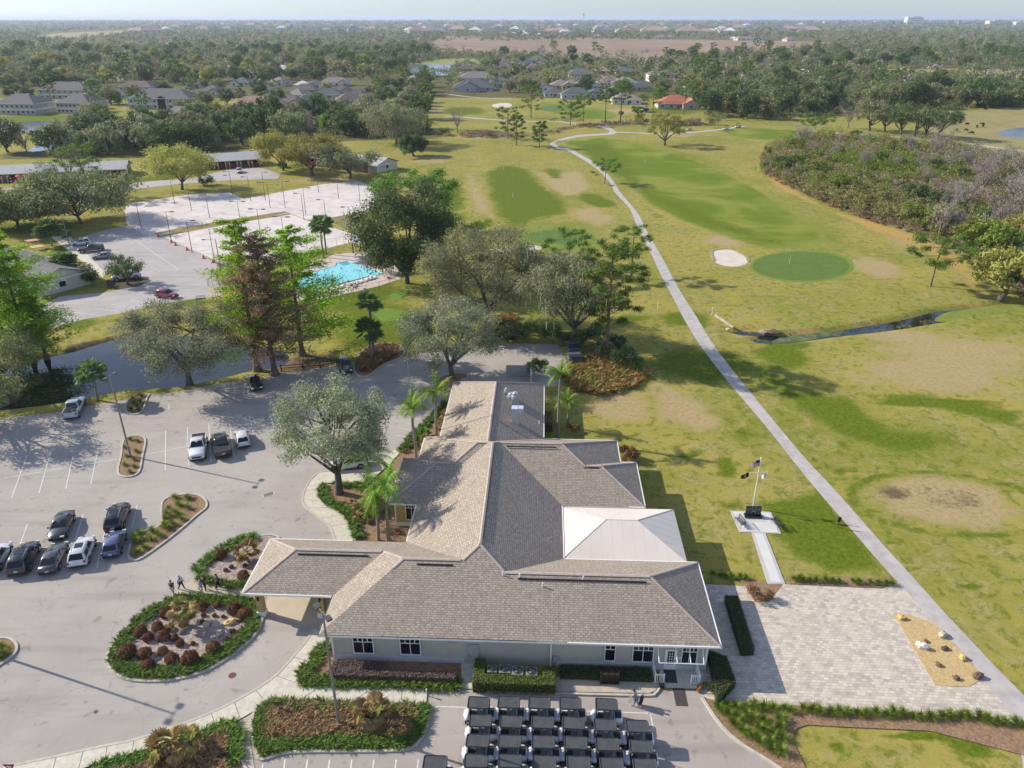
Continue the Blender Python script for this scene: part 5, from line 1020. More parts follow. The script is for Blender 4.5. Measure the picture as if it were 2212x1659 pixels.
# ---- houses
def wallm(n, c): return M('wall_' + n, c, tuple(x * .9 for x in c), .9, .5)
ROOFS = {'grey': M('roof_grey', (.165, .16, .16), (.125, .12, .12), .95, .8), 'brown': M('roof_brown', (.175, .14, .12), (.13, .105, .09), .95, .8), 'taupe': M('roof_taupe', (.27, .235, .21), (.21, .18, .16), .95, .8), 'red': M('roof_red', (.42, .155, .095), (.35, .13, .08), .9, .8), 'rust': M('roof_rust', (.26, .12, .09), (.2, .09, .07), .9, .8), 'white': M('roof_white', (.62, .61, .60), (.55, .54, .53), .8, .8), 'slate': M('roof_slate', (.12, .135, .14), (.09, .1, .105), .95, .8), 'pale': M('roof_pale', (.43, .42, .42), (.38, .37, .37), .9, .8), 'pink': M('roof_pink', (.40, .27, .21), (.33, .22, .17), .9, .8)}
def house(D, w, d, label, roof='grey', wall=(.62, .58, .52), h=2.9, az=0., k=.5, gable=False, wing=None, chim=0, win=4, name='house', group='houses around the golf course', garage=False, storeys=1, cat='house', band=False, lanai=False, win_c=None, oh=.6):
    X, Y = P(*D); o = thing(name, label, cat, (X, Y, 0), az, group); wn = 'c%d_%d_%d' % tuple(int(c * 99) for c in wall); wm = wallm(wn, wall); rm = ROOFS[roof]; hh = h * storeys
    g = MB(); g.box((0, 0, hh / 2 - .05), (w, d, hh + .1))
    if wing: ww, wd, wx = wing; g.box((wx, -d / 2 - wd / 2 + .05, hh / 2 - .06), (ww, wd, hh + .08))
    g.build('wall', wm, o)
    inv = lambda u, v: (u, v); g = MB()
    def gab(u0, u1, v0, v1, ax):
        if ax == 'x': mv = (v0 + v1) / 2; z = hh + (v1 - v0) / 2 * k; g.add([(u0, v0, hh), (u1, v0, hh), (u1, mv, z), (u0, mv, z), (u0, v1, hh), (u1, v1, hh)], [(0, 1, 2, 3), (5, 4, 3, 2)])
        else: mu = (u0 + u1) / 2; z = hh + (u1 - u0) / 2 * k; g.add([(u0, v0, hh), (mu, v0, z), (mu, v1, z), (u0, v1, hh), (u1, v0, hh), (u1, v1, hh)], [(0, 1, 2, 3), (1, 4, 5, 2)])
    if gable: gab(-w / 2 - oh, w / 2 + oh, -d / 2 - oh, d / 2 + oh, 'x')
    else: hip(g, -w / 2 - oh, w / 2 + oh, -d / 2 - oh, d / 2 + oh, hh, k, inv)
    gg = MB(); e = gg
    if gable:
        z = hh + d / 2 * k
        for s in (-1, 1): gg.add([(s * w / 2, -d / 2, hh), (s * w / 2, d / 2, hh), (s * w / 2, 0, z)], [(0, 1, 2)])
    if wing:
        u0, u1, v0 = wx - ww / 2 - oh, wx + ww / 2 + oh, -d / 2 - wd - oh; zw = hh + (u1 - u0) / 2 * k; gab(u0, u1, v0, 0, 'y'); gg.add([(wx - ww / 2, v0 + oh, hh), (wx + ww / 2, v0 + oh, hh), (wx, v0 + oh, hh + ww / 2 * k)], [(0, 1, 2)])
    rf = g.build('roof', rm, o)
    for i, fc in enumerate(gg.f): g1 = MB(); g1.poly([gg.v[q] for q in fc]); g1.build('gable', wm, o)
    f = MB()
    for s in (-1, 1): f.box((0, s * (d / 2 + oh), hh - .1), (w + 2 * oh + .1, .1, .2)); f.box((s * (w / 2 + oh), 0, hh - .1), (.1, d + 2 * oh - .1, .2))
    f.build('fascia', TRIM, o)
    for i in range(chim): c = MB(); x = (i - (chim - 1) / 2) * w * .28; c.box((x, 0, hh + d * .25 * k + 1.2), (1.3, 1.1, 2.6)); c.build('chimney', wallm('chim', (.62, .60, .55)), rf)
    yf = -d / 2 - .03; xs = [(-w / 2 + w * (i + .5) / win) for i in range(win)]
    for st in range(storeys):
        for x in xs:
            yy = yf
            if wing and abs(x - wx) < ww / 2: yy = -d / 2 - wd - .03
            c = MB(); c.box((x, yy, 1.55 + st * h), (1.5, .06, 1.35)); wd_ = c.build('window', TRIM, o); c = MB(); c.box((x, yy - .035, 1.55 + st * h), (1.3, .03, 1.15)); c.build('pane', DARK, wd_)
        for s in (-1, 1):
            c = MB(); c.box((s * (w / 2 + .03), 0, 1.55 + st * h), (.06, 1.5, 1.3)); wd_ = c.build('window', TRIM, o); c = MB(); c.box((s * (w / 2 + .06), 0, 1.55 + st * h), (.03, 1.3, 1.1)); c.build('pane', DARK, wd_)
    if garage: c = MB(); x = (wing[2] if wing else w * .3); yy = (-d / 2 - wing[1] if wing else -d / 2) - .06; c.box((x, yy, 1.1), (4.2, .08, 2.2)); c.build('garage_door', M('garage_white', (.66, .65, .62)), o)
    else: c = MB(); c.box((w * .06, yf - .02, 1.05), (1., .08, 2.1)); c.build('door', M('door_brown', (.13, .07, .05)), o)
    if band: c = MB(); c.box((0, 0, h - .1), (w + .08, d + .08, .7)); c.build('band', wallm('bandw', (.66, .65, .63)), o)
    if lanai:
        c = MB(); lw = w * .45
        for i in range(6): x = -w * .3 + lw * i / 5; c.tube([(x, -d / 2 - 5, 0), (x, -d / 2 - 5, 2.8), (x, -d / 2 - 2.5, 4.2), (x, -d / 2, 3.4)], .06, 4)
        for yz in ((-5, 2.8), (-2.5, 4.2), (-5, .1)): c.tube([(-w * .3, -d / 2 + yz[0], yz[1]), (-w * .3 + lw, -d / 2 + yz[0], yz[1])], .06, 4)
        c.build('pool_cage', M('cage_bronze', (.06, .055, .05)), o)
    return o
# ================================================================ FOREGROUND PLACEMENTS
random.seed(4); RG = np.random.default_rng(7)
# ---- planting islands: mulch, kerb, planting
def bed(pts, label, m=MULCH, smo=4, kerb=True, z=.09, cat='mulch bed'):
    wp = smooth(G(pts), True, smo) if smo else G(pts)
    tag(MB().prism(wp, 0, z).build('mulch_bed', m), label, cat, kind='structure')
    if kerb: strip('kerb', wp, .22, 0, .15, KERB, 'pale concrete kerb around the ' + label, True)
    return wp
ISL1 = bed([(277, 864), (272, 888), (290, 896), (308, 888), (318, 860), (322, 852), (300, 853)], 'small planted island by the pond kerb', smo=3)
ISL2 = bed([(268, 952), (262, 985), (255, 1022), (275, 1031), (300, 1021), (308, 985), (314, 950), (296, 942)], 'narrow planted island at the tall lamp', smo=3)
ISL3 = bed([(347, 1136), (349, 1110), (352, 1084), (376, 1072), (420, 1069), (442, 1079), (446, 1096), (425, 1114), (375, 1157), (312, 1203), (290, 1211), (278, 1202), (282, 1180), (288, 1162), (315, 1148)], 'triangular planted island in the car park', smo=3)
OVAL = bed([(232, 1429), (240, 1448), (262, 1464), (300, 1472), (362, 1471), (425, 1457), (475, 1434), (525, 1397), (553, 1370), (567, 1337), (562, 1308), (545, 1293), (475, 1288), (410, 1285), (367, 1293), (325, 1312), (287, 1342), (250, 1384), (235, 1410)], 'large oval planted island in the drive', MULCHP, 3)
NWB = bed([(423, 1240), (437, 1225), (475, 1192), (510, 1172), (553, 1160), (600, 1160), (600, 1200), (560, 1266), (525, 1272), (470, 1266), (440, 1254)], 'planted bed at the canopy corner', MULCHP, 3)
B5 = bed([(547, 1545), (565, 1518), (603, 1511), (765, 1515), (840, 1518), (918, 1523), (928, 1533), (921, 1575), (905, 1604), (880, 1620), (800, 1624), (630, 1626), (582, 1638), (560, 1640), (549, 1610), (544, 1575)], 'brown planted bed in front of the building', MULCH, 3)
B6 = bed([(190, 1668), (275, 1646), (337, 1630), (437, 1586), (490, 1569), (507, 1568), (511, 1594), (517, 1634), (514, 1700), (200, 1720)], 'brown planted bed at the bottom edge', MULCH, 2)
B7 = bed([(-25, 1380), (0, 1379), (22, 1381), (35, 1392), (36, 1405), (27, 1418), (0, 1437), (-25, 1450)], 'small kerbed island at the left edge', MULCH, 3)
KB = bed([(765, 787), (770, 809), (786, 814), (803, 809), (828, 789), (872, 769), (865, 748), (830, 742), (790, 752)], 'brown planted corner by the service drive', MULCH, 3)
WB = bed([(975, 862), (968, 866), (928, 910), (890, 945), (860, 985), (845, 1010), (860, 1045), (905, 1083), (925, 1000), (950, 960), (985, 865)], 'narrow bed of palms along the west wall', MULCH, 0, False, .05)
WB2 = bed([(693, 1047), (690, 1069), (703, 1087), (748, 1112), (760, 1132), (772, 1172), (885, 1172), (885, 1090), (850, 1070), (850, 1035), (800, 1046), (750, 1056), (718, 1050)], 'shady bed around the oak and palms', MULCH, 0, False, .05)
BK2 = bed([(935, 840), (960, 848), (1005, 832), (1012, 808), (985, 806), (950, 815)], 'small bed around the oak by the yard', MULCH, 0)
FB = bed([(638, 1477), (673, 1432), (690, 1407), (718, 1390), (735, 1424), (1000, 1430), (996, 1487), (923, 1486)], 'planted bed under the front windows', MULCH, 0, False, .06)
RB = bed([(1516, 1505), (1545, 1516), (1659, 1522), (1959, 1539), (2134, 1552), (2240, 1575), (2240, 1640), (2009, 1580), (1834, 1572), (1744, 1567), (1721, 1574), (1711, 1599), (1739, 1659), (1760, 1700), (1720, 1690), (1659, 1645), (1594, 1604), (1556, 1567), (1531, 1532)], 'curved bed of grass clumps below the patio', MULCH, 0, False)
strip('kerb', smooth(G([(1516, 1508), (1531, 1532), (1556, 1567), (1594, 1604), (1659, 1645), (1725, 1690)]), False, 4), .24, 0, .16, KERB, 'pale kerb curving between cart yard and grass clumps')
PB = bed([(1598, 1250), (1625, 1252), (1660, 1262), (1690, 1263), (1668, 1290), (1660, 1300), (1630, 1300), (1618, 1280)], 'mulched corner of the patio with a brown shrub', MULCH, 0, False, .06)
PB2 = bed([(1695, 1250), (1705, 1262), (1906, 1271), (1930, 1258), (1924, 1246), (1900, 1250), (1800, 1246)], 'mulched edge above the patio', MULCH, 0, False, .06)
GB = bed([(1929, 1325), (1959, 1327), (2016, 1347), (2034, 1362), (2079, 1412), (2121, 1462), (2116, 1470), (2096, 1483), (2060, 1484), (2019, 1480)], 'wedge of gold mulch between patio and path', MULCHG, 0, False, .06)
# lily borders
def ringpts(wp, inset, w, sp): return along(offset(wp, inset, True), w, sp, RG, True)
def sgn(wp): return 1 if sum(wp[i][0] * wp[(i + 1) % len(wp)][1] - wp[(i + 1) % len(wp)][0] * wp[i][1] for i in range(len(wp))) > 0 else -1
def lilies(pts, label, l=.62, nb=20): return cover('lily_border', pts, LILY, label, l, .075, nb, .35, .08)
lilies(ringpts(OVAL, sgn(OVAL) * .8, 1.2, .27), 'thick green lily border ringing the oval island')
lilies(along(G([(423, 1238), (437, 1224), (475, 1192), (510, 1174), (553, 1162)]), 1.1, .27, RG), 'green lily border on the drive side of the canopy bed'); lilies(along(G([(430, 1250), (470, 1262), (522, 1268), (560, 1262)]), .9, .27, RG), 'green lily border by the walkers beside the canopy bed')
lilies(ringpts(B5, sgn(B5) * .75, 1.1, .27), 'green lily border around the brown front bed')
lilies(along(G([(200, 1668), (275, 1650), (337, 1634), (437, 1590), (490, 1573), (505, 1575), (509, 1600), (513, 1650)]), 1.1, .27, RG), 'green lily border of the bottom edge bed')
lilies(along(G([(645, 1474), (760, 1476), (918, 1481), (990, 1482)]), 1.1, .26, RG), 'green lily row beside the straight front pavement'); lilies(along(G([(645, 1470), (672, 1440), (690, 1414), (712, 1392)]), 1.0, .27, RG), 'green lily border curving to the building corner')
lilies(along(G([(697, 1050), (696, 1070), (708, 1086), (752, 1110), (764, 1130), (773, 1165)]), 1.0, .28, RG), 'green lily border along the winding pavement'); lilies(along(G([(966, 870), (930, 908), (893, 944), (866, 980)]), 1.0, .28, RG), 'green lily border beside the stalls of the west wall'); lilies(along(G([(720, 1046), (755, 1052), (790, 1050)]), .8, .28, RG), 'short green lily row behind the oak trunk')
# dead brown plants
cover('brown_planting', scatter(G([(575, 1532), (620, 1522), (760, 1526), (898, 1532), (895, 1570), (880, 1596), (800, 1592), (700, 1590), (600, 1604), (578, 1606), (574, 1570)]), .3, RG), DEADB, 'frost browned bed planting with a lamp in it', .65, .09, 18, .3)
cover('brown_planting', scatter(G([(225, 1680), (330, 1645), (440, 1600), (488, 1583), (490, 1640), (495, 1690)]), .3, RG), DEADB, 'frost browned planting at the bottom edge', .65, .09, 18, .3)
cover('brown_planting', scatter(G([(770, 785), (776, 804), (800, 804), (825, 785), (866, 766), (860, 750), (830, 746), (795, 756)]), .34, RG), DEADB, 'dry brown ornamental planting by the service drive', 1.0, .07, 18, .5)
cover('bromeliad_bed', scatter(G([(1212, 815), (1228, 788), (1262, 776), (1290, 766), (1340, 785), (1392, 800), (1402, 815), (1360, 842), (1330, 850), (1290, 857), (1245, 846)]), .5, RG), BROM, 'orange and brown bromeliads filling the bed behind the palms', 1.15, .17, 18, .3)
cover('bromeliad_bed', scatter(G([(1058, 735), (1060, 690), (1110, 685), (1120, 732)]), .55, RG), BROM, 'red and green bromeliads below the grey oak', 1.3, .18, 16, .4)
cover('fern_bed', scatter(G([(1225, 790), (1300, 770), (1370, 770), (1400, 800), (1340, 780), (1290, 762), (1230, 770)]), .7, RG), LILY, 'dark ferny planting at the foot of the tall pine', 1.2, .12, 14, .4)
# ball shrubs of the oval
BALL = [ballmesh(i, 1., 1900, .19, REDB, 'ball_crown') for i in range(3)]
def ball(x, y, r, label):
    X, Y = P(x, y); o = link('ball_shrub', BALL[random.randrange(3)]); o.location = (X, Y, .08); o.scale = (r, r, r); o.rotation_euler[2] = random.random() * 6; tag(o, label, 'shrub', 'rust brown ball shrubs')
    return o
its = []
for x, y, r in ((1110, 650, 75), (1115, 705, 30), (1258, 665, 60), (1292, 765, 55), (1412, 645, 45), (1490, 715, 60), (1648, 705, 75), (1222, 475, 55), (1285, 530, 45), (1365, 435, 48), (1420, 515, 55), (1460, 445, 38), (1440, 315, 55), (1750, 262, 45), (1885, 252, 36), (2025, 280, 60), (2113, 322, 55), (1845, 612, 62), (1510, 532, 36), (1560, 582, 36), (1760, 338, 22), (1855, 342, 20), (1930, 352, 18), (2080, 390, 18), (2015, 478, 24), (1960, 548, 24), (1752, 397, 20), (1670, 585, 22)):
    X, Y = Zt(3, 0, x, y); k = r / 4 / ppm(X, Y); its.append((ball(X, Y + r / 4 * .55, k, ''), ('large ' if r > 50 else 'medium ' if r > 30 else 'small ') + 'rust ball shrub', X, Y))
for x, y, r in ((478, 1198, 13), (526, 1243, 12), (500, 1225, 5), (488, 1232, 5), (512, 1208, 5), (530, 1222, 5)): its.append((ball(x, y + r * .5, r / ppm(x, y), ''), ('large ' if r > 10 else 'small ') + 'rust ball shrub', x, y))
autolabel(its, [('the oval palms', 400, 1330), ('the long yellow rock', 499, 1345), ('the oval west tip', 262, 1420), ('the lily edge', 380, 1445), ('the canopy column', 560, 1320), ('the canopy bed palm', 537, 1200)], 1, 1.2)
ROCK = M('garden_rock', (.52, .46, .36), (.40, .34, .26), .9, 3.)
def rock(x, y, rx, rz, label, m=ROCK, seed=0, ang=0., group='garden rocks'):
    X, Y = P(x, y); g = MB(); g.ell((0, 0, rz * .6), (rx, rx * .65, rz), 9, 6, 0, seed, .45); o = g.build('garden_rock', m, None, False); o.location = (X, Y, .05); o.rotation_euler[2] = ang; tag(o, label, 'rock', group)
YR = M('yellow_rock', (.62, .44, .17), (.55, .38, .14), .85, 3.); BRR = M('brown_rock', (.17, .11, .075), (.11, .07, .05), .9, 3.)
rock(499, 1347, .62, .26, 'long yellow rock lying in the oval island', YR, 1, .5); rock(445, 1352, .36, .24, 'pale round rock behind the palm shadow', ROCK, 2); rock(474, 1375, .34, .26, 'pale upright rock at the drive side of the oval', ROCK, 3, 1.)
for i, (x, y, r, m, l) in enumerate(((1150, 372, .42, YR, 'yellow rock at the narrow tip of the gold mulch'), (1505, 520, .46, ROCK, 'tan rock near the path edge of the gold mulch'), (1360, 568, .25, BRR, 'small dark rock beside the white rock'), (1325, 620, .55, M('white_rock', (.66, .62, .56)), 'large white rock in the gold mulch'), (1525, 637, .36, BRR, 'brown rock in the middle of the gold mulch'), (1680, 718, .4, YR, 'orange rock against the cart path side'), (1465, 773, .3, BRR, 'lone dark rock on the patio side of the gold mulch'), (1620, 892, .34, BRR, 'dark rock at the wide end of the gold mulch'), (1812, 878, .48, BRR, 'biggest dark rock at the corner by the path'))):
    rock(*Zt(3, 3, x, y), r, r * .6, l, m, i + 5, i * .8)
# ---- clipped hedges
def hedge(name, wp, h, mat, core, label, n, ls=.12, z0=.03, cat='hedge'):
    o = thing(name, label, cat, (0, 0, 0)); area = scatter(wp, max(.02, math.sqrt(abs(sum(wp[i][0] * wp[(i + 1) % len(wp)][1] - wp[(i + 1) % len(wp)][0] * wp[i][1] for i in range(len(wp)))) / 2 / n / .55)), RG)
    t = np.concatenate([area, np.full((len(area), 1), h)], 1); t[:, 2] += RG.normal(size=len(t)) * .04; nt_ = np.tile([0, 0, 1.], (len(t), 1)); sd_ = along(wp, 1e-3, .02, RG, True); k = int(n * .45)
    bd = np.array(smooth(wp, True, 1)); seg_ = np.roll(bd, -1, 0) - bd; ln = np.linalg.norm(seg_, axis=1); i = RG.choice(len(bd), k, p=ln / ln.sum()); p = bd[i] + seg_[i] * RG.random((k, 1)); s = sgn(wp); nn = np.stack([seg_[i][:, 1], -seg_[i][:, 0]], 1) * s / ln[i][:, None]
    sp3 = np.concatenate([p + nn * RG.normal(size=(k, 1)) * .03, z0 + RG.random((k, 1)) * (h - z0)], 1); ns = np.concatenate([nn, np.zeros((k, 1)) + .3], 1)
    c = np.concatenate([t, sp3]); nr = np.concatenate([nt_, ns]) + RG.normal(size=(len(c), 3)) * .45; nr /= np.linalg.norm(nr, axis=1, keepdims=True); V, Fc = leafquads(c, nr, ls, .7, RG)
    link('foliage', npmesh('hedge_leaves', V, Fc, mat), o); g = MB(); q = offset(wp, s * .07, True); g.prism(q, z0, h - .05); g.build('hedge_core', core, o)
    return o
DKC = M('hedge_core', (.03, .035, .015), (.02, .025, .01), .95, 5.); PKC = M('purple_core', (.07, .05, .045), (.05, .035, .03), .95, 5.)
U = lambda pts: [xy(*p) for p in pts]
hedge('clipped_hedge', U([(-5.05, 44.6), (1.7, 44.6), (1.7, 46.6), (.75, 46.6), (.75, 45.55), (-4.15, 45.55), (-4.15, 47.2), (-5.05, 47.2)]), 1.15, HEDG, DKC, 'clipped green hedge wrapped round the air conditioners', 9000)
hedge('clipped_hedge', U([(-17.4, 45.75), (-17.0, 46.9), (-12.6, 46.9), (-12.0, 46.1), (-6.6, 46.0), (-6.6, 45.35), (-17.0, 45.3)]), .75, PURP, PKC, 'brown purple hedge under the front windows', 8000)
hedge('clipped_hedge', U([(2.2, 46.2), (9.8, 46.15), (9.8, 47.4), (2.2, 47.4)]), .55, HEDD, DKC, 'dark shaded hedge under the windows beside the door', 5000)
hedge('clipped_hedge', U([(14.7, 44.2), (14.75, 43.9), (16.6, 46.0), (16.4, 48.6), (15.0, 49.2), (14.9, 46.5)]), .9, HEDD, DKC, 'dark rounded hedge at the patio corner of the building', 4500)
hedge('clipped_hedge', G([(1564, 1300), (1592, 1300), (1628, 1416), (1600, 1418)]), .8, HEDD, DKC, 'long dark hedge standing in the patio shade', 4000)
hedge('clipped_hedge', U([(.75, 88.5), (1.9, 88.5), (1.9, 92), (.75, 92)]), 1.3, DEADB, PKC, 'brown clipped hedge by the kitchen wall', 1600, .16)
def shrub(D, R, Hh, n, ls, mat, label, seed, group=None, name='shrub'):
    X, Y = P(*D); o = link(name, bushmesh(seed, R, Hh, n, ls, mat, name=name)); o.location = (X, Y, 0); return tag(o, label, 'shrub', group)
shrub((1356, 992), 1.7, 1.9, 2400, .2, REDB, 'round rust shrub at the gable end by the lawn', 3); shrub((1640, 1290), 1.5, 1.3, 1800, .16, DEADB, 'tan dried shrub in the patio corner', 4); shrub((1240, 932), .8, 1.5, 700, .2, BROM, 'orange croton in the shade of the kitchen wing', 5)
shrub((1532, 1490), .55, .9, 500, .12, HEDG, 'small potted shrub at the corner by the door mat', 6); shrub((1158, 808), 2.0, 3.2, 1500, .35, 'sabal', 'dark palm shrub between the yard and the bromeliads', 7); shrub((1375, 800), 1.3, 1.6, 700, .3, 'lime', 'small bright shrub among the orange bromeliads', 8)
for i, (x, y, r, h_, m) in enumerate(((1070, 735, 2.5, 3.2, 'dark'), (1100, 730, 2.6, 3.4, 'olive'), (1140, 728, 2.4, 3.6, 'sabal'), (1185, 728, 2.8, 3.8, 'sabal'), (1215, 740, 2.2, 3.0, 'dark'), (1262, 742, 3, 4.0, 'dark'), (1290, 735, 2.6, 4.2, 'sabal'), (1300, 760, 2.2, 3.0, 'olive'), (1345, 785, 2.2, 3.6, 'sabal'), (1330, 745, 2.2, 2.6, 'dark'))):
    shrub((x, y + 6), r, h_, 1300, .4, m, ['leftmost dark shrub of the hedge behind the service yard', 'olive shrub second from the left behind the service yard', 'spiky palmetto behind the middle of the service yard', 'large palmetto left of the moss oak trunk', 'dark shrub at the foot of the moss oak', 'dark shrub right of the moss oak trunk', 'tall palmetto left of the pine trunk', 'olive shrub touching the pine trunk', 'upright palmetto right of the pine trunk', 'low dark shrub behind the pine trunk'][i], 20 + i, 'shrubs behind the service yard')
its = []
for i, (x, y) in enumerate(((890, 968), (905, 950), (915, 930), (935, 915), (948, 900), (880, 975), (960, 880), (790, 1085), (800, 1130), (780, 1150), (835, 1110), (860, 1150), (870, 1120), (765, 1090), (745, 1090))):
    X, Y = P(x, y); o = link('small_shrub', bushmesh(60 + i % 3, .5, .6, 260, .16, ['dark', 'olive', DEADB][i % 3], 5, 'small_shrub')); o.location = (X, Y, .05); tag(o, '', 'shrub', 'small shrubs in the west beds'); its.append((o, ['dark green small shrub', 'olive small shrub', 'straw coloured small shrub'][i % 3], x, y))
autolabel(its, [('the palm nearest the stalls', 899, 989), ('the tall palm by the roof edge', 943, 941), ('the oak trunk', 733, 1066), ('the twin palms by the canopy', 830, 1168)])
# ---- grass clumps
def tuftmesh(seed, l=.8, n=140): V, Fc = blades([(0, 0)] * 1, np.random.default_rng(seed), n, l, .05, .35, 1.15); return npmesh('grass_clump', V, Fc, TUFT)
TF = [tuftmesh(i) for i in range(4)]; its = []
def tuft(x, y, s, look='grass clump', to=None):
    X, Y = P(x, y + 2); o = link('grass_clump', TF[random.randrange(4)]); o.location = (X, Y, .08); s *= random.uniform(.78, 1.02); o.scale = (s, s, s * random.uniform(.9, 1.15)); o.rotation_euler[2] = random.random() * 6; tag(o, '', 'grass clump', 'ornamental grass clumps'); (its if to is None else to).append((o, look, x, y))
for x, y in ((1515, 985), (1630, 990), (1550, 1050), (1630, 1075), (1470, 1085), (1450, 1135), (1540, 1125), (1440, 1170), (1575, 1170), (1500, 1215), (1450, 1250), (1210, 1290), (1320, 1275), (1380, 1315), (1310, 1345), (1180, 1355), (1250, 1415), (1180, 1455), (1240, 1345), (1430, 1225), (1160, 1320)): tuft(*Zt(2, 0, x, y), 1.05)
for x, y in ((1130, 480), (1190, 495), (1085, 550), (1185, 585), (1100, 625), (1165, 655), (1085, 700), (1165, 715), (1130, 762)): tuft(*Zt(2, 0, x, y), .75, 'small grass clump')
for x, y in ((1150, 125), (1225, 105), (1160, 165), (1215, 155), (1135, 220), (1200, 220), (1190, 185)): tuft(*Zt(2, 0, x, y), .95)
for x, y in ((8, 1398), (10, 1412), (-6, 1395), (2, 1422)): tuft(x, y, .9)
for i in range(34): t = i / 33; tuft(1552 + t * 660 + random.uniform(-5, 5), 1526 + 28 * t + 32 * max(0, t - .8) * 2 + random.uniform(-3, 5), 1.0)
for x, y in ((1686, 1555), (1686, 1572), (1664, 1574), (1671, 1592), (1691, 1595), (1664, 1600), (1686, 1625), (1668, 1622), (1612, 1545), (1626, 1530), (1576, 1545), (1598, 1553), (1588, 1567), (1626, 1555), (1651, 1558), (1606, 1582), (1621, 1590), (1641, 1605), (1651, 1580), (1560, 1538), (1640, 1575)): tuft(x, y, 1.05)
for x in (1716, 1726, 1733, 1751, 1764, 1784, 1799, 1814, 1844, 1856, 1881, 1899, 1916, 1928): tuft(x, 1252 + (x - 1716) * .045, .85)
for x, y in ((1556, 1243), (1568, 1246), (1580, 1246), (1600, 1247), (1612, 1249), (1538, 1240)): tuft(x, y, .8)
autolabel(its, [('the tip of the triangular island', 410, 1080), ('the narrow end of the triangular island', 300, 1190), ('the tall lamp base', 282, 990), ('the drive corner of the lamp island', 280, 1020), ('the small pond island', 295, 875), ('the left edge island', 5, 1405), ('the patio corner near the door', 1560, 1540), ('the kerb of the cart yard', 1620, 1570), ('the tip of the bottom lawn', 1700, 1600), ('the gold mulch wedge', 2000, 1545), ('the patio side of the bottom lawn', 1830, 1545), ('the cart path end of the row', 2180, 1570), ('the memorial walk', 1680, 1255), ('the path corner above the patio', 1920, 1260), ('the shrub by the patio shade', 1600, 1260)], 1, 1.3)
# ---- big trees near the clubhouse
oak = place(oakset(11, 8.0, 14.2, 3.3, 30000, .27, 'silver', ncl=84, cl=(.15, .25), r0=.42, sub=3, name='oak'), 'oak_tree', 'silvery oak with a bare leaning trunk beside the winding pavement', 'oak tree', *P(733, 1066), 1, .4)
place(oakset(12, 9.9, 13.2, 2.8, 32000, .3, 'silver', ncl=84, cl=(.15, .25), r0=.42, sub=3, name='oak'), 'oak_tree', 'broad silvery oak standing between the pond and the car park', 'oak tree', *P(410, 830), 1, 2.)
place(oakset(13, 8.8, 12.6, 2.4, 30000, .29, 'silver', ncl=78, cl=(.16, .26), r0=.38, name='oak'), 'oak_tree', 'olive oak in the small bed behind the service yard', 'oak tree', *P(978, 817), 1, 1.)
place(oakset(14, 12.5, 18.5, 3.6, 34000, .36, 'grey', ncl=90, cl=(.14, .25), r0=.5, sub=3, name='oak'), 'oak_tree', 'largest grey oak with thin twiggy top behind the yard', 'oak tree', *P(1052, 705), 1, .3)
place(oakset(15, 9.6, 16.4, 4.2, 28000, .32, 'moss', ncl=78, cl=(.15, .25), r0=.5, sub=3, moss=260, name='oak'), 'oak_tree', 'grey moss hung oak with a thick forked trunk by the dumpsters', 'oak tree', *P(1233, 748), 1, 1.)
place(oakset(16, 12.2, 21, 1.8, 38000, .5, 'dark', ncl=78, cl=(.22, .33), r0=.5, name='oak'), 'oak_tree', 'dense dark green round oak beside the swimming pool', 'oak tree', *P(880, 612), 1, .7)
place(oakset(17, 4.2, 6.2, 1.4, 4200, .34, 'dark', ncl=34, r0=.25, name='oak'), 'small_tree', 'small dark spreading tree over a white car in the tennis car park', 'tree', *P(275, 614), 1, .2)
place(oakset(18, 7, 9, 2.6, 9000, .34, 'olive', ncl=50, r0=.35, name='oak'), 'oak_tree', 'olive oak at the left edge leaning over the pond', 'oak tree', *P(14, 835), 1, 1.4)
for i_, (x_, y_) in enumerate(((130, 958), (10, 925), (232, 930))):
    a_, b_ = P(x_, y_); place(oakset(301 + i_, 8.2, 11.5, 3.2, 7000, .36, 'olive', ncl=46, cl=(.14, .24), r0=.4, name='oak'), 'oak_tree', ['oak left of the picture casting shade over the empty stalls', 'second oak left of the picture shading the pond kerb', 'third oak left of the picture beyond the silver blue pickup'][i_], 'oak tree', a_ - 13.2, b_ + 4.6, 1, i_) if i_ < 2 else None
def pine(D, top, R, nl, ls, label, seed, fr=.45, lean=0., nb=22, s=None): h = hgt(D[0], D[1], top); return place(pineset(seed, h, R, nl, ls, fr=fr, lean=lean, nb=nb), 'pine_tree', label, 'pine tree', *P(*D), 1, 0)
pine((1310, 772), 524, 5.0, 17000, .42, 'tallest pine with a bare trunk beside the orange bromeliads', 1, .62, nb=40); pine((1363, 598), 487, 4.2, 3800, .42, 'thin flat topped pine casting its shadow across the cart path', 2, .5, nb=13); pine((1228, 598), 500, 5.2, 4200, .45, 'sparse pine top showing behind the grey oaks', 3, .45, nb=13)
pine((905, 560), 386, 9.5, 13000, .6, 'wide green pine crown behind the dark round oak', 4, .5, nb=34); pine((2009, 618), 517, 6.4, 7000, .48, 'leaning pine standing alone before the scrub thicket', 5, .6, .06, 17); pine((1306, 397), 344, 4.6, 3000, .5, 'small crooked pine right beside the cart path', 6, .6, .08, 15); pine((190, 425), 312, 6.4, 5200, .55, 'bright green pine above the left villa roof', 7, .45, nb=24)
def cyp(D, top, R, nl, mat, label, seed, nb=80, lo=.14, ls=.42, pw=.85): h = hgt(D[0], D[1], top); return place(cypset(seed, h, R, nl, ls, mat, nb, lo, pw=pw), 'cypress_tree', label, 'cypress tree', *P(*D), 1, seed)
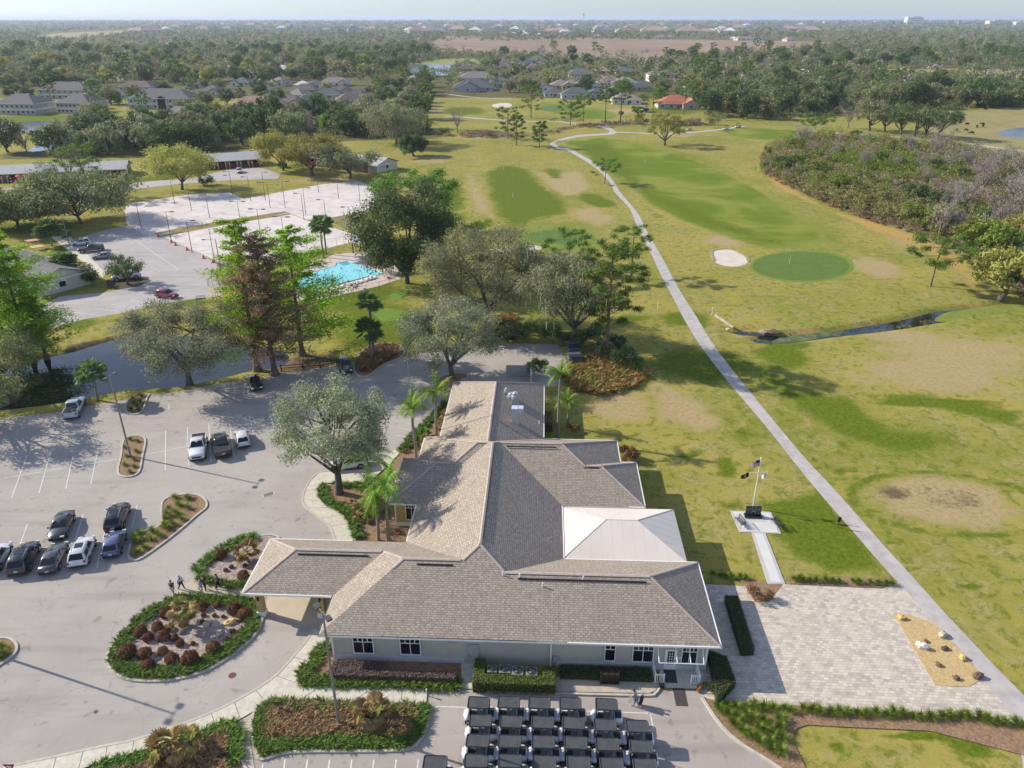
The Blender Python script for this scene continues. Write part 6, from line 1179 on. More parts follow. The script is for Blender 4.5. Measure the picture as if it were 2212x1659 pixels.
cyp((653, 767), 492, 8.6, 27000, 'cypress', 'fresh green cypress with its trunk on rusty mulch by the rail fence', 1, 64, .1, .4, pw=.5); cyp((556, 800), 474, 8.6, 21000, 'cypress', 'tall pale green cypress at the pond edge behind the brown one', 2, 60, .16, .4, pw=.55); cyp((594, 810), 508, 7.8, 32000, 'rust', 'leafless rust brown cypress in front of the green ones', 3, 80, .12, .34, .6)
cyp((67, 768), 508, 8.8, 24000, 'cypress', 'bright green cypress leaning over the left pond bank', 5, 60, .12, .4, pw=.55); cyp((18, 760), 520, 8.4, 21000, 'cypress', 'green cypress cut by the left picture edge', 6, 58, .12, .4, pw=.55); cyp((100, 772), 640, 5.6, 8000, 'cypress', 'lower green cypress beside the villa gable', 7, 60, .14)
def palm(D, top, label, seed, Lf=2.7, nf=19, **k): k.setdefault('w', .72); h = hgt(D[0], D[1], top); return place(palmset(seed, h, Lf, nf, **k), 'feather_palm', label, 'palm tree', *P(*D), 1, seed * 1.3)
palm((899, 989), 885, 'slender feather palm nearest the marked stalls', 1, 2.9); palm((943, 941), 848, 'tall feather palm beside the back roof edge', 2, 3.0); palm((818, 1168), 1078, 'yellowing feather palm of the twin pair by the canopy', 3, 2.8, mat='lime'); palm((840, 1168), 1046, 'taller feather palm of the twin pair by the canopy', 4, 2.9); palm((797, 1056), 990, 'bushy feather palm behind the oak by the bay window', 5, 3.9, 20, curve=.1)
palm((1205, 944), 806, 'tallest feather palm at the kitchen wing', 6, 2.6, 16, mat='lime', curve=.1); palm((1227, 923), 866, 'short feather palm standing on the lawn side of the kitchen wing', 7, 2.1)
def fan(D, top, label, seed, R=1.7, nf=34, mat='sabal', lo=-.7, name='fan_palm', cat='palm tree', r=.2): h = hgt(D[0], D[1], top); return place(fanset(seed, h, R, nf, mat, r, lo=lo), name, label, cat, *P(*D), 1, seed)
fan((212, 865), 806, 'fan palm on the pond bank behind the white pickup', 1, 2.2, 36); fan((808, 767), 655, 'tall fan palm on the grass behind the dark parked car', 2, 2.2, 36); fan((803, 775), 712, 'shorter fan palm tucked under the taller one', 3, 2.4, 36); fan((699, 556), 486, 'front fan palm of the pair beside the pool', 4, 2.6, 36); fan((705, 549), 484, 'rear fan palm of the pair beside the pool', 5, 2.4, 34)
fan((112, 530), 500, 'clumped fan palm at the white car in the tennis car park', 6, 3.4, 50, lo=-.2); fan((150, 605), 572, 'fan palm against the gable of the left villa', 7, 3.0, 44, lo=-.3)
fan((405, 1352), 1315, 'browned fan palm standing in the oval island', 8, 1.35, 18, 'deadpalm', -.9, r=.13); fan((396, 1350), 1331, 'greener leaning fan palm in the oval island', 9, 1.22, 15, 'deadpalm', -.9, r=.13); fan((538, 1216), 1190, 'brown palm with drooping leaves in the canopy bed', 10, 1.44, 18, 'deadpalm', -1., r=.13); fan((805, 1562), 1531, 'brown and green palm in the brown front bed', 11, 1.53, 20, 'deadpalm', -.9, r=.13); fan((362, 1640), 1612, 'brown palm in the bottom edge bed', 12, 1.53, 20, 'deadpalm', -.9, r=.13); fan((405, 1625), 1605, 'low brown palm next to the bottom edge palm', 13, 1.35, 16, 'deadpalm', -.9, r=.13)
its = []
for i, (x, y) in enumerate(((965, 905), (985, 880), (955, 925), (918, 945), (915, 968), (800, 1110), (775, 1120))):
    t = place(fanset(30 + i % 2, .5, 1.1, 20, ['deadpalm', 'lime'][i % 2], .08, lo=-.2), 'low_palm', '', 'palm', *P(x, y), 1, i, 'low palms in the west beds'); its.append((t, ['brownish low palm', 'bright low palm'][i % 2], x, y))
autolabel(its, [('the slender feather palm', 899, 989), ('the tall feather palm', 943, 941), ('the twin palms', 820, 1160)])
# ---- cars
K = dict
for a in (('pickup', 'white', (.62, .63, .64), 'white pickup with a black bed facing the camera in the middle row', (433, 952), (427, 1000)), ('pickup', 'black', (.022, .022, .024), 'black pickup parked between two white vehicles', (485, 991), (474, 950)), ('hatch', 'white', (.62, .63, .64), 'small white car next to the mulch bed by the oak', (529, 972), (521, 938)), ('pickup', 'silver_blue', (.40, .46, .54), 'silver blue pickup backed by the pond kerb', (154, 908), (172, 872)),
    ('sedan', 'dark_green', (.035, .045, .045), 'dark green sedan standing alone in front of the black row', (146, 1122), (125, 1168)), ('bigsuv', 'black', (.022, .022, .024), 'black SUV with a ribbed roof rack behind the blue car', (248, 1150), (264, 1103)), ('hatch', 'blue', (.075, .095, .20), 'dark blue small car beside the triangular island', (243, 1204), (257, 1163)), ('suv', 'white', (.62, .63, .64), 'white SUV with red tail lights in the front row', (171, 1226), (190, 1176)), ('sedan', 'charcoal', (.045, .048, .05), 'charcoal sedan between the white SUV and the black one', (108, 1238), (130, 1190)), ('bigsuv', 'black', (.022, .022, .024), 'shiny black SUV next to the cut off white car', (42, 1242), (68, 1190)), ('suv', 'white', (.62, .63, .64), 'white car cut by the left picture edge', (-22, 1240), (10, 1190)),
    ('suv', 'navy', (.035, .038, .05), 'dark SUV parked at the end of the rail fence', (742, 784), (751, 812)), ('sedan', 'black', (.022, .022, .024), 'black car in the oak shade beside the pond', (548, 822), (556, 846)), ('suv', 'white', (.62, .63, .64), 'white car half hidden under the silvery oak', (772, 1006), (735, 1012)), ('suv', 'white', (.62, .63, .64), 'white SUV at the far end of the tennis car park', (199, 527), (154, 532)), ('pickup', 'graphite', (.055, .06, .065), 'dark grey pickup in the tennis car park', (222, 540), (173, 546)), ('sedan', 'champagne', (.30, .31, .27), 'greenish silver sedan in the tennis car park', (243, 556), (202, 560)), ('pickup', 'white', (.62, .63, .64), 'white pickup hidden under the small dark tree', (298, 600), (250, 606)), ('suv', 'red', (.30, .012, .045), 'bright red SUV parked on the grass edge', (338, 640), (384, 645)),
    ('suv', 'silver_blue', (.40, .46, .54), 'pale blue van on the drive by the leftmost big oak', (262, 398), (261, 410)), ('suv', 'white', (.62, .63, .64), 'white SUV on the drive before the middle villa', (516, 368), (519, 378)), ('pickup', 'white', (.62, .63, .64), 'white truck in the lane by the white garage', (311, 266), (320, 270)), ('bigsuv', 'white', (.62, .63, .64), 'white van on the far street among the houses', (577, 200), (593, 201))):
    car(*a, rails='suv' in a[0] and a[1] in ('white', 'black', 'red'))
# ---- golf carts
cart0 = make_cart(); first = True
ROWS = [[(340, 250), (632, 247), (930, 253), (1230, 258), (1582, 267)], [(357, 425), (655, 435), (962, 442), (1262, 448), (1570, 467), (1882, 480)], [(330, 620), (640, 627), (968, 632), (1283, 640), (1592, 655), (1922, 677)], [(315, 815), (645, 817), (978, 830), (1312, 835), (1635, 850), (1958, 860)]]
KIDS[cart0.name] = list(cart0.children)
for c in cart0.children: KIDS[c.name] = list(c.children)
RN = ['row nearest the clubhouse', 'second row from the clubhouse', 'third row from the clubhouse', 'front row at the bottom edge']
CL = [(x, y, f'golf cart in the {RN[r]}, {["leftmost", "second from the left", "third from the left", "fourth from the left", "fifth from the left", "rightmost"][i if i < len(ROWS[r]) - 1 else 5]}') for r in range(4) for i, (x, y) in enumerate(ROWS[r])]
CL.append((-85, 830, 'lone golf cart parked apart from the rows at the bottom'))
for x, y, lab in CL:
    D = ((1560 + x / 2.765) * .61444, (2380 + y / 2.765) * .61444); c = cart0 if first else copy_tree(cart0)
    X, Y = P(*D, 1.83); c.location = (X, Y, .015); c.rotation_euler = (0, 0, -TH + random.uniform(-.03, .03)); c['label'] = lab; first = False
# ---- people
BLK = (.02, .02, .024)
person(375, 1285, math.radians(100), 'walker in a dark top and white shorts at the oval bed corner', (.03, .03, .04), (.6, .6, .6), True, .5)
person(393, 1273, math.radians(-15), 'walker in a white shirt and dark trousers mid stride', (.66, .7, .74), (.03, .035, .06), False, .55, cap=(.6, .6, .6))
person(437, 1285, math.radians(80), 'walker in a pale blue shirt and white shorts', (.34, .46, .56), (.6, .6, .6), True, .4, cap=(.3, .4, .5))
person(444, 1274, math.radians(80), 'walker all in dark clothes behind the pale blue shirt', (.03, .032, .045), (.03, .03, .035), False, .25)
person(472, 1271, math.radians(10), 'walker in a grey blue jacket at the canopy bed', (.11, .15, .18), (.025, .025, .03), False, .3)
gl = person(1373, 1526, math.radians(150), 'golfer in a blue hoodie bending with a golf bag by the carts', (.18, .27, .44), (.16, .24, .40), False, .35, cap=(.03, .03, .06), bend=.35, arm=(.5, .2), kind=None)
gb = thing('golf_bag', 'black golf bag lifted beside the golfer in the blue hoodie', 'golf bag', (gl.location[0] + .35, gl.location[1] + .1, .02), .5); g = MB(); g.tube([(0, 0, .1), (.1, 0, .5), (.2, 0, .95)], [.14, .16, .13], 10); g.build('bag_body', PLAST, gb); g = MB()
for i in range(6): g.tube([(.2, -.08 + i * .03, .9), (.3, -.12 + i * .045, 1.25)], .014, 4); g.ell((.31, -.12 + i * .045, 1.27), (.05, .03, .03), 6, 4)
g.build('club_heads', STEEL, gb)
# ---- lamps of the car park
lamp((282, 986), 812, 'tall twin headed lamp pole rising from the narrow island', (-1, 1), 'tall lamp poles of the car park', .13, m=M('lamp_pole_grey', (.24, .22, .2), (.19, .175, .16), .5, 2.), az=1.35, arm=.5)
lamp((732, 1568), 1322, 'tall twin headed lamp pole rising from the brown front bed', (-1, 1), 'tall lamp poles of the car park', .13, m=MATS['lamp_pole_grey'], az=-.85, arm=.55); lamp((893, 965), 756, 'slim lamp pole behind the slender feather palm', (-1,), 'tall lamp poles of the car park', .08, m=MATS['lamp_pole_grey'], arm=.4)
l7 = lamp((0, 1406), 12.1, 'tall lamp pole of the left edge island', (-1, 1), 'tall lamp poles of the car park', .13, m=MATS['lamp_pole_grey'], az=1.35, arm=.5, x=1); l7.location.x -= 1.4
# ---- small things by the drive
def signpost(D, top, label, w=.6, h=.6, m=None, face='rect', pm=BROWNM, name='sign'):
    X, Y = P(*D); hh = hgt(D[0], D[1], top); o = thing(name, label, 'sign', (X, Y, 0)); g = MB(); g.tube([(0, 0, 0), (0, 0, hh)], .045, 6); g.build('post', pm, o); g = MB()
    tri = lambda k, y: [(-.42 * k, y, hh - .3 + .3 * k), (.42 * k, y, hh - .3 + .3 * k), (0, y, hh - .3 - .45 * k)]
    if face == 'yield': g.add(tri(1, -.06) + tri(1, -.03), [(0, 2, 1), (3, 4, 5), (0, 1, 4, 3), (1, 2, 5, 4), (2, 0, 3, 5)]); g.build('sign_face', M('sign_red', (.34, .02, .04)), o); g = MB(); g.add(tri(.55, -.07) + tri(.55, -.055), [(0, 2, 1), (3, 4, 5), (0, 1, 4, 3), (1, 2, 5, 4), (2, 0, 3, 5)]); g.build('sign_centre', M('sign_white', (.7, .7, .7)), o)
    else: g.box((0, -.05, hh - h / 2), (w, .06, h)); g.build('sign_face', m or BROWNM, o)
    return o
signpost((36, 1690), 1650, 'red bordered triangular yield sign at the bottom left corner', face='yield', pm=STEEL); signpost((-2, 1682), 1618, 'dark red sign post at the bottom left edge', .5, .3, M('sign_maroon', (.10, .02, .03))); signpost((604, 1537), 1514, 'small brown sign standing in the brown front bed', .55, .4); signpost((1809, 1140), 1117, 'dark wooden post sign beside the cart path', .32, .6, M('dark_wood', (.035, .02, .018))); signpost((922, 1503), 1488, 'thin white marker post at the end of the front pavement', .12, .2, TRIM, pm=TRIM)
g = MB(); X, Y = P(580, 1068); g.box((X, Y, .018), (1.35, .95, .012), .5); o = thing('drain_grate', 'rectangular drain grate in the drive near the oak', 'drain'); g.build('grate_frame', KERB, o); g = MB()
for i in range(9): g.box((X + (-.48 + i * .12) * math.cos(.5), Y + (-.48 + i * .12) * math.sin(.5), .028), (.07, .72, .012), .5)
g.build('grate_bars', BLACKM, o)
for x, y, r, l in ((502, 1459, .32, 'larger rusty manhole cover by the oval island'), (207, 1538, .17, 'small rusty cover in the wide drive')): g = MB(); X, Y = P(x, y); g.tube([(X, Y, .0), (X, Y, .024)], r, 18); g.tube([(X, Y, .0), (X, Y, .028)], r * .8, 18); tag(g.build('manhole_cover', M('rust_iron', (.16, .075, .055), (.12, .055, .04), .8, 6.)), l, 'cover')
# small litter by the door: cleaning box, orange bag
o = thing('ball_washer', 'small dark box with a handle on the kerb near the door', 'box', (*P(1429, 1485), 0)); g = MB(); g.box((0, 0, .25), (.4, .3, .4)); g.build('box_body', PLAST, o); g = MB(); g.tube([(-.12, 0, .45), (-.12, 0, .6), (.12, 0, .6), (.12, 0, .45)], .025, 5); g.build('handle', STEEL, o)
o = thing('golf_bag', 'orange and dark golf bag lying by the patio corner', 'golf bag', (*P(1512, 1490), .1), .9); g = MB(); g.tube([(-.45, 0, .1), (0, 0, .14), (.45, 0, .16)], [.14, .17, .13], 10); g.build('bag_body', M('orange_bag', (.40, .16, .05)), o); g = MB(); g.tube([(-.3, .16, .2), (0, .2, .32), (.3, .16, .22)], .03, 5); g.ell((.6, 0, .14), (.14, .1, .08), 8, 5); g.build('strap', PLAST, o)
# ---- memorial with flag pole
SLAB = M('memorial_slab', (.60, .58, .56), (.54, .52, .50), .8, .6); BORD = M('memorial_border', (.47, .44, .42), (.42, .40, .38), .9, 1.); GRAN = M('black_granite', (.012, .012, .014), (.02, .02, .022), .15, 3., .5)
mm = thing('memorial_slab', 'pale stone memorial terrace with a straight walk on the lawn', 'memorial'); g = MB(); g.prism(G([(1577, 1104), (1665, 1107), (1688, 1154), (1597, 1150)]), 0, .07); g.prism(G([(1623, 1150), (1653, 1152), (1696, 1262), (1658, 1262)]), 0, .066); g.build('border_stone', BORD, mm)
g = MB(); g.prism(G([(1583, 1106), (1661, 1109), (1682, 1151), (1602, 1148)]), 0, .08); g.prism(G([(1629, 1153), (1648, 1154), (1687, 1258), (1666, 1258)]), 0, .076); g.build('stone_paving', SLAB, mm); g = MB()
for r in range(3):
    for c in range(8): a = P(1606 + c * 6.2 + r * 1.5, 1120 + r * 3.4); g.box((*a, .0835), (.26, .14, .006), -TH)
g.build('name_bricks', M('name_brick', (.40, .42, .38)), mm)
mo = thing('monument', 'low black granite monument with round emblems', 'monument', (*P(1626, 1117), .08), -TH); g = MB(); g.box((0, 0, .12), (1.9, .75, .24)); g.build('plinth', GRAN, mo); g = MB(); g.box((0, .12, .75), (1.65, .2, 1.05), 0, 0); g.build('stone', GRAN, mo); g = MB()
EMB = M('etched_emblem', (.30, .30, .29))
for x, z in ((-.58, .45), (-.62, .95), (-.22, 1.02), (.2, 1.02), (.6, .95), (.58, .45), (-.22, .42), (.22, .42)): g.tube([(x + .13 * math.cos(a * math.pi / 8), .012, z + .12 * math.sin(a * math.pi / 8)) for a in range(17)], .012, 4); g.box((x, .016, z), (.1, .012, .1))
g.add([(-.28, .01, .66), (-.05, .01, .82), (.3, .01, .74), (.12, .01, .6), (-.1, .01, .62)], [(0, 1, 2, 3, 4)][::-1]); g.build('emblem', EMB, mo)
fp = thing('flag_pole', 'white flag pole with a yardarm behind the black monument', 'flag pole', (*P(1626, 1097), 0), .05); FH = 6.5; g = MB(); g.tube([(0, 0, 0), (0, 0, FH)], [.08, .045], 8); g.ell((0, 0, FH + .08), (.09, .09, .09), 8, 6); g.tube([(-1.05, 0, 4.75), (1.05, 0, 4.75)], .035, 6); g.build('pole', TRIM, fp); g = MB()
for s in (-1, 1): g.tube([(s * 1.0, 0, 4.75), (s * .12, 0, .9)], .012, 4)
g.build('halyard', M('rope_white', (.6, .6, .58)), fp)
def flag(x, z, w, h, mats, label, stripes=False, d=-1):
    o = thing('flag', label, 'flag', (fp.location[0] + x * math.cos(.05), fp.location[1] + .0, 0), .0, 'flags on the white pole'); nx, nz = 12, 13; g = MB(); vs = []
    for i in range(nx + 1):
        for j in range(nz + 1): u = i / nx; t = j / nz; vs.append((d * (.05 + u * w * .82), .16 * math.sin(u * 7 + t) * u ** .5, z - t * h - .38 * u * u * h - .1 * u))
    for i in range(nx):
        for j in range(nz):
            mi = 0
            if stripes: mi = 2 if (i < 5 and j < 7) else (j % 2)
            elif len(mats) > 1: mi = 1 if (4 <= i < 8 and 4 <= j < 9) else 0
            g.add([vs[i * (nz + 1) + j], vs[(i + 1) * (nz + 1) + j], vs[(i + 1) * (nz + 1) + j + 1], vs[i * (nz + 1) + j + 1]], [(0, 1, 2, 3)], mi)
    g.build('cloth', mats, o)
FW = M('flag_white', (.72, .70, .70)); flag(0, 6.35, 1.25, .78, [M('flag_red', (.42, .05, .06)), FW, M('flag_blue', (.03, .04, .16))], 'striped flag with a dark blue corner at the top of the pole', True); flag(-1.0, 4.7, .95, .6, [M('flag_black', (.012, .012, .014)), M('flag_grey', (.35, .35, .35))], 'black flag on the yardarm'); flag(1.0, 4.7, .6, .6, [FW, M('flag_faded', (.5, .36, .36))], 'white flag on the yardarm', False, -1)
def bench(D, az, label, m=BLACKM, group=None, s=1.):
    o = thing('park_bench', label, 'bench', (*P(*D), .08), az, group); o.scale = (s, s, s); g = MB()
    for i in range(5): g.box((0, -.2 + i * .1, .44), (1.5, .05, .03))
    g.build('seat', m, o); g = MB()
    for i in range(9): g.box((-.68 + i * .17, .28, .68), (.035, .03, .42))
    g.box((0, .28, .9), (1.5, .04, .05)); g.box((0, .28, .48), (1.5, .04, .05)); g.build('backrest', m, o)
    for x in (-.7, .7): g = MB(); g.tube([(x, -.22, 0), (x, -.22, .62), (x, .25, .62), (x, .28, .9)], .025, 5); g.tube([(x, .25, 0), (x, .25, .6)], .025, 5); g.build('leg', m, o)
bench((1597, 1134), -1.35, 'black metal bench on the clubhouse side of the memorial', group='memorial benches'); bench((1676, 1138), -1.35, 'black metal bench on the cart path side of the memorial', group='memorial benches')
# ================================================================ MIDDLE DISTANCE
# ---- pool
POOLW = M('pool_water', (.15, .53, .56), (.21, .62, .64), .06, 1.4, .5); DECK = M('pool_deck', (.54, .45, .40), (.48, .40, .36), .9, .6); COPE = M('pool_coping', (.62, .58, .55), (.55, .5, .48), .8, 2.); TILEB = M('pool_tile', (.03, .03, .035), (.05, .05, .06), .3, 4.)  # lighter mottle in the pool water imitates sunlight caustics in its colour
sheet('pool_deck', [(628, 610), (655, 583), (690, 565), (725, 548), (800, 545), (845, 565), (868, 590), (865, 603), (820, 618), (707, 645), (640, 652)], .05, DECK, 'pinkish concrete deck around the swimming pool')
PW = [(650, 597), (678, 587), (724, 575), (727, 568), (748, 563.5), (829, 591.5), (800, 598.5), (795, 597.5), (686, 626), (640, 637)]
pool = thing('swimming_pool', 'turquoise swimming pool with corner steps', 'swimming pool'); g = MB(); g.poly([(*P(x, y), .062) for x, y in PW]); g.build('water', POOLW, pool)
cw = G(PW); a = offset(cw, -.02 * sgn(cw), True); b = offset(cw, -.34 * sgn(cw), True); g = MB(); g.add([(*p, .07) for p in a] + [(*p, .09) for p in b], [(i, (i + 1) % len(a), len(a) + (i + 1) % len(a), len(a) + i) for i in range(len(a))]); g.build('coping', COPE, pool)
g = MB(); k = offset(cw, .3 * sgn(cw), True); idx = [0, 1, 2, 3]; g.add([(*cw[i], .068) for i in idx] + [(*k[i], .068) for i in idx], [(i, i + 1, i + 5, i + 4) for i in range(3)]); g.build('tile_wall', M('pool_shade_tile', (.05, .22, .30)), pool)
g = MB(); k = offset(cw, -.42 * sgn(cw), True); idx = [5, 6, 7, 8, 9]; g.add([(*cw[i], .095) for i in idx] + [(*k[i], .095) for i in idx], [(i, i + 1, i + 6, i + 5) for i in range(4)]); g.build('tile_edge', TILEB, pool)
g = MB()
for i in range(4): p, q = P(730 + i * 3.5, 569 + i * 1.6), P(750 + i * 2.2, 564.8 + i * 1.9); g.tube([(*p, .075), (*q, .075)], .06, 4)
g.build('step', M('pool_step', (.05, .25, .33)), pool)
g = MB(); X, Y = P(785, 580)
for s in (0, .6): g.tube([(X + s, Y + .6, .05), (X + s, Y + .6, .9), (X + s + .1, Y + .1, 1.0), (X + s + .1, Y - .3, .1)], .04, 6)
g.tube([(X, Y + .45, .5), (X + .6, Y + .45, .5)], .03, 5); tag(g.build('pool_ladder', STEEL), 'steel ladder at the back edge of the swimming pool', 'ladder')
g = MB(); X, Y = P(778, 602); g.tube([(X, Y, .05), (X - .2, Y, 1.5), (X - 1.2, Y + .4, 1.9), (X - 1.4, Y + .4, 1.4)], .06, 6); g.tube([(X + .6, Y, .05), (X + .4, Y, 1.5), (X - .6, Y + .4, 1.9)], .06, 6); tag(g.build('pool_lift', STEEL), 'grey pool lift frame on the near edge of the pool', 'pool lift')
pc = person(719, 616, math.radians(95), 'pool cleaner in dark clothes with a long pole', (.03, .03, .035), (.03, .035, .05), False, .2, arm=(.7, .5), kind=None, z=.06)
o = thing('pool_pole', 'long pale cleaning pole held over the pool', 'pole'); g = MB(); p, q = P(710, 610), P(736, 580); g.tube([(*P(708, 617), .2), (pc.location[0] + .25, pc.location[1] + .25, 1.15), (*q, .3)], .028, 5); g.build('shaft', TRIM, o); g = MB(); g.box((*q, .2), (.5, .12, .2), .6); g.build('brush_head', TRIM, o)
LOUN = []
def lounger(D, az, label):
    o = thing('pool_lounger', label, 'lounger', (*P(*D), .05), az, 'white loungers by the pool'); g = MB(); g.box((.25, 0, .32), (1.3, .62, .07)); g.build('seat', TRIM, o); g = MB(); g.box((-.62, 0, .5), (.62, .6, .06), tilt=.6); g.build('backrest', TRIM, o)
    for x in (-.3, .75):
        for s in (-.25, .25): g = MB(); g.box((x, s, .15), (.05, .05, .3)); g.build('leg', TRIM, o)
its = []
for i, (x, y) in enumerate(((707, 629), (713, 633), (727, 624), (735, 622), (768, 614), (777, 611), (789, 607), (799, 604), (806, 602), (672, 574), (684, 572))): lounger((x, y), 1.0, ['first lounger', 'second lounger', 'third lounger', 'fourth lounger', 'fifth lounger', 'sixth lounger', 'seventh lounger', 'eighth lounger', 'ninth lounger', 'back lounger', 'inner back lounger'][i] + (' from the cypress along the near pool edge' if i < 9 else ' near the fan palms behind the pool'))
def table(D, label, m=TRIM, cm=DECK, n=4):
    X, Y = P(*D); o = thing('round_table', label, 'table', (X, Y, .05), 0, 'tables by the pool'); g = MB(); g.tube([(0, 0, .7), (0, 0, .74)], .6, 16); g.build('table_top', cm, o); g = MB(); g.tube([(0, 0, 0), (0, 0, .7)], .06, 6); g.build('pedestal', m, o)
    for i in range(n):
        a = i * 6.283 / n + .5; c = thing('patio_chair', f'{ORD[i] or "first "}chair around the {label}', 'chair', (X + .95 * math.cos(a), Y + .95 * math.sin(a), .05), a, 'chairs by the pool'); g = MB(); g.box((0, 0, .42), (.45, .45, .05)); g.build('seat', m, c); g = MB(); g.box((.22, 0, .68), (.05, .45, .5)); g.build('backrest', m, c)
table((693, 568), 'pale table beside the fan palms', M('tan_metal', (.42, .36, .28))); table((757, 619), 'bronze table between the loungers', M('bronze_metal', (.20, .15, .10)))
bench((831, 600), -1.2, 'pale metal bench at the pool corner by the fence', M('tan_metal', (.42, .36, .28)), s=1.3)
pv = thing('poolside_shelter', 'small open shelter with a grey roof under the dark oak', 'shelter', (*P(788, 545), 0), -.35); g = MB(); hip(g, -2.6, 2.6, -2.2, 2.2, 2.6, .35, lambda u, v: (u, v)); g.build('roof', ROOFS['pale'], pv)
for x in (-2.1, 2.1):
    for y in (-1.7, 1.7): g = MB(); g.box((x, y, 1.3), (.22, .22, 2.6)); g.build('post', BROWNM, pv)
# chain link fences
def fence(pts, h, label, step=3.2, z=0, rails=True, m=M('fence_green', (.07, .09, .06), (.1, .12, .08), .6, 2.), name='chain_fence', wires=5):
    wp = G(pts); o = thing(name, label, 'fence'); g = MB(); net = MB()
    for a, b in zip(wp[:-1], wp[1:]):
        l = math.hypot(b[0] - a[0], b[1] - a[1]); n = max(1, round(l / step))
        for i in range(n + 1): x, y = a[0] + (b[0] - a[0]) * i / n, a[1] + (b[1] - a[1]) * i / n; p = MB(); p.tube([(x, y, 0), (x, y, h)], .035, 5); p.build('post', m, o)
        g.tube([(*a, h), (*b, h)], .025, 5)
        for i in range(wires): net.tube([(*a, h * (i + .5) / wires), (*b, h * (i + .5) / wires)], .006, 3)
        k = int(l / .5)
        for i in range(k): x, y = a[0] + (b[0] - a[0]) * i / k, a[1] + (b[1] - a[1]) * i / k; net.tube([(x, y, .05), (x + (b[0] - a[0]) / k, y + (b[1] - a[1]) / k, h)], .005, 3)
    g.build('rail', m, o); net.build('wire_mesh', m, o)
fence([(705, 662), (738, 652), (765, 642), (792, 635), (820, 628), (843, 622), (868, 612), (880, 606)], 1.9, 'chain fence along the lawn side of the pool'); fence([zc(1505, 665), zc(1615, 650), zc(1735, 640), zc(1850, 605), zc(1925, 590)], 2.2, 'chain fence between the courts and the pool')
fence([zc(735, 955), zc(745, 960), zc(838, 870), zc(840, 850)], 2.0, 'green panel fence at the edge of the tennis car park', 2.2); fence([(467, 645), (495, 652), (540, 668), (600, 675)], 1.6, 'green fence hidden behind the cypresses')
strip('low_wall', G([zc(735, 965), zc(800, 1000), zc(870, 1050), zc(910, 1090)]), .5, 0, .5, M('tan_wall', (.50, .40, .26)), 'low tan wall curving from the green fence', cat='wall', kind=None)
o = thing('rail_fence', 'dark wooden rail fence beside the rusty mulch', 'fence'); wp = G([(608, 802), (655, 798), (692, 795), (728, 789)])
for a, b in zip(wp[:-1], wp[1:]):
    g = MB(); g.tube([(*a, .5), (*b, .5)], .05, 5); g.tube([(*a, .95), (*b, .95)], .05, 5); g.build('rail', MATS['dark_wood'], o)
for p in wp: g = MB(); g.box((*p, .55), (.14, .14, 1.1)); g.build('post', MATS['dark_wood'], o)
sh = thing('pump_shed', 'small cream utility shed at the corner of the courts', 'shed', (*P(*zc(880, 840)), 0), -.5); g = MB(); g.box((0, 0, 1.25), (2.4, 2.6, 2.5)); g.build('wall', M('shed_wall', (.42, .37, .22)), sh); g = MB(); g.box((0, 0, 2.56), (2.7, 2.9, .12)); g.build('roof', ROOFS['taupe'], sh); g = MB(); g.box((.1, -1.32, 1.05), (.9, .06, 2.0)); g.build('door', M('shed_door', (.3, .27, .17)), sh)
bench((435, 652), .3, 'brown bench on the grass by the tennis car park', BROWNM, s=1.2)
for x, y, l in ((700, 645, 'pool pump pedestal near the fence end'), (788, 632, 'second pool pump pedestal by the lawn fence')): g = MB(); X, Y = P(x, y); g.tube([(X, Y, 0), (X, Y, 1.0)], [.35, .3], 8); tag(g.build('concrete_post', KERB), l, 'pedestal')
# sod squares
for pts, l in (([(838, 640), (866, 622), (890, 632), (860, 650)], 'square of fresh dark sod by the pool fence'), ([(800, 675), (835, 665), (880, 672), (870, 690), (828, 696)], 'larger square of fresh sod on the lawn')): sheet('sod_patch', pts, .014, M('fresh_sod', (.11, .19, .02), (.14, .22, .03), .95, .6), l)
# ---- court lamps and cones
its = []
for base, top, heads in (((215, 495), 300, (1,)), ((450, 600), 362, (1,)), ((610, 680), 428, (1,)), ((785, 755), 495, (1,)), ((475, 305), 110, (-1,)), ((605, 355), 148, (-1,)), ((745, 410), 190, (-1,)), ((995, 508), 282, (-1, 1)), ((1150, 600), 342, (-1, 1)), ((1335, 650), 402, (-1, 1)), ((1068, 283), 92, (-1,)), ((1180, 278), 137, (-1,)), ((1217, 332), 135, (-1,)), ((1333, 332), 126, (1,)), ((1480, 425), 220, (-1,)), ((1494, 388), 176, (1,)), ((1593, 213), 100, (-1,)), ((1749, 260), 130, (-1,)), ((1650, 430), 270, (-1,)), ((1848, 545), 327, (-1,)), ((1917, 312), 130, (-1,)), ((2127, 95), 12, (-1,)), ((912, 148), 48, (-1,)), ((925, 233), 80, (-1,)), ((1158, 115), 55, (1,))):
    b = zc(*base); t = zc(0, top)[1]; its.append((lamp(b, t, '', heads, 'court lamps', .09, 'court_lamp', az=-.1, arm=1.1, hs=(1.0, .55, .16)), 'tall brown court lamp' if len(heads) == 1 else 'double headed court lamp', *b))
autolabel(its, [('the orange cones', *zc(520, 640)), ('the grass strip tip by the car park', *zc(400, 545)), ('the far end of the grass strip', *zc(1320, 375)), ('the fan palms of the pool', *zc(1650, 650)), ('the yellow oak by the drive', 394, 410), ('the dark round oak', *zc(1990, 420)), ('the grey oak by the gabled villa', 759, 385), ('the villa drive', 540, 378)], 1, 1.6)
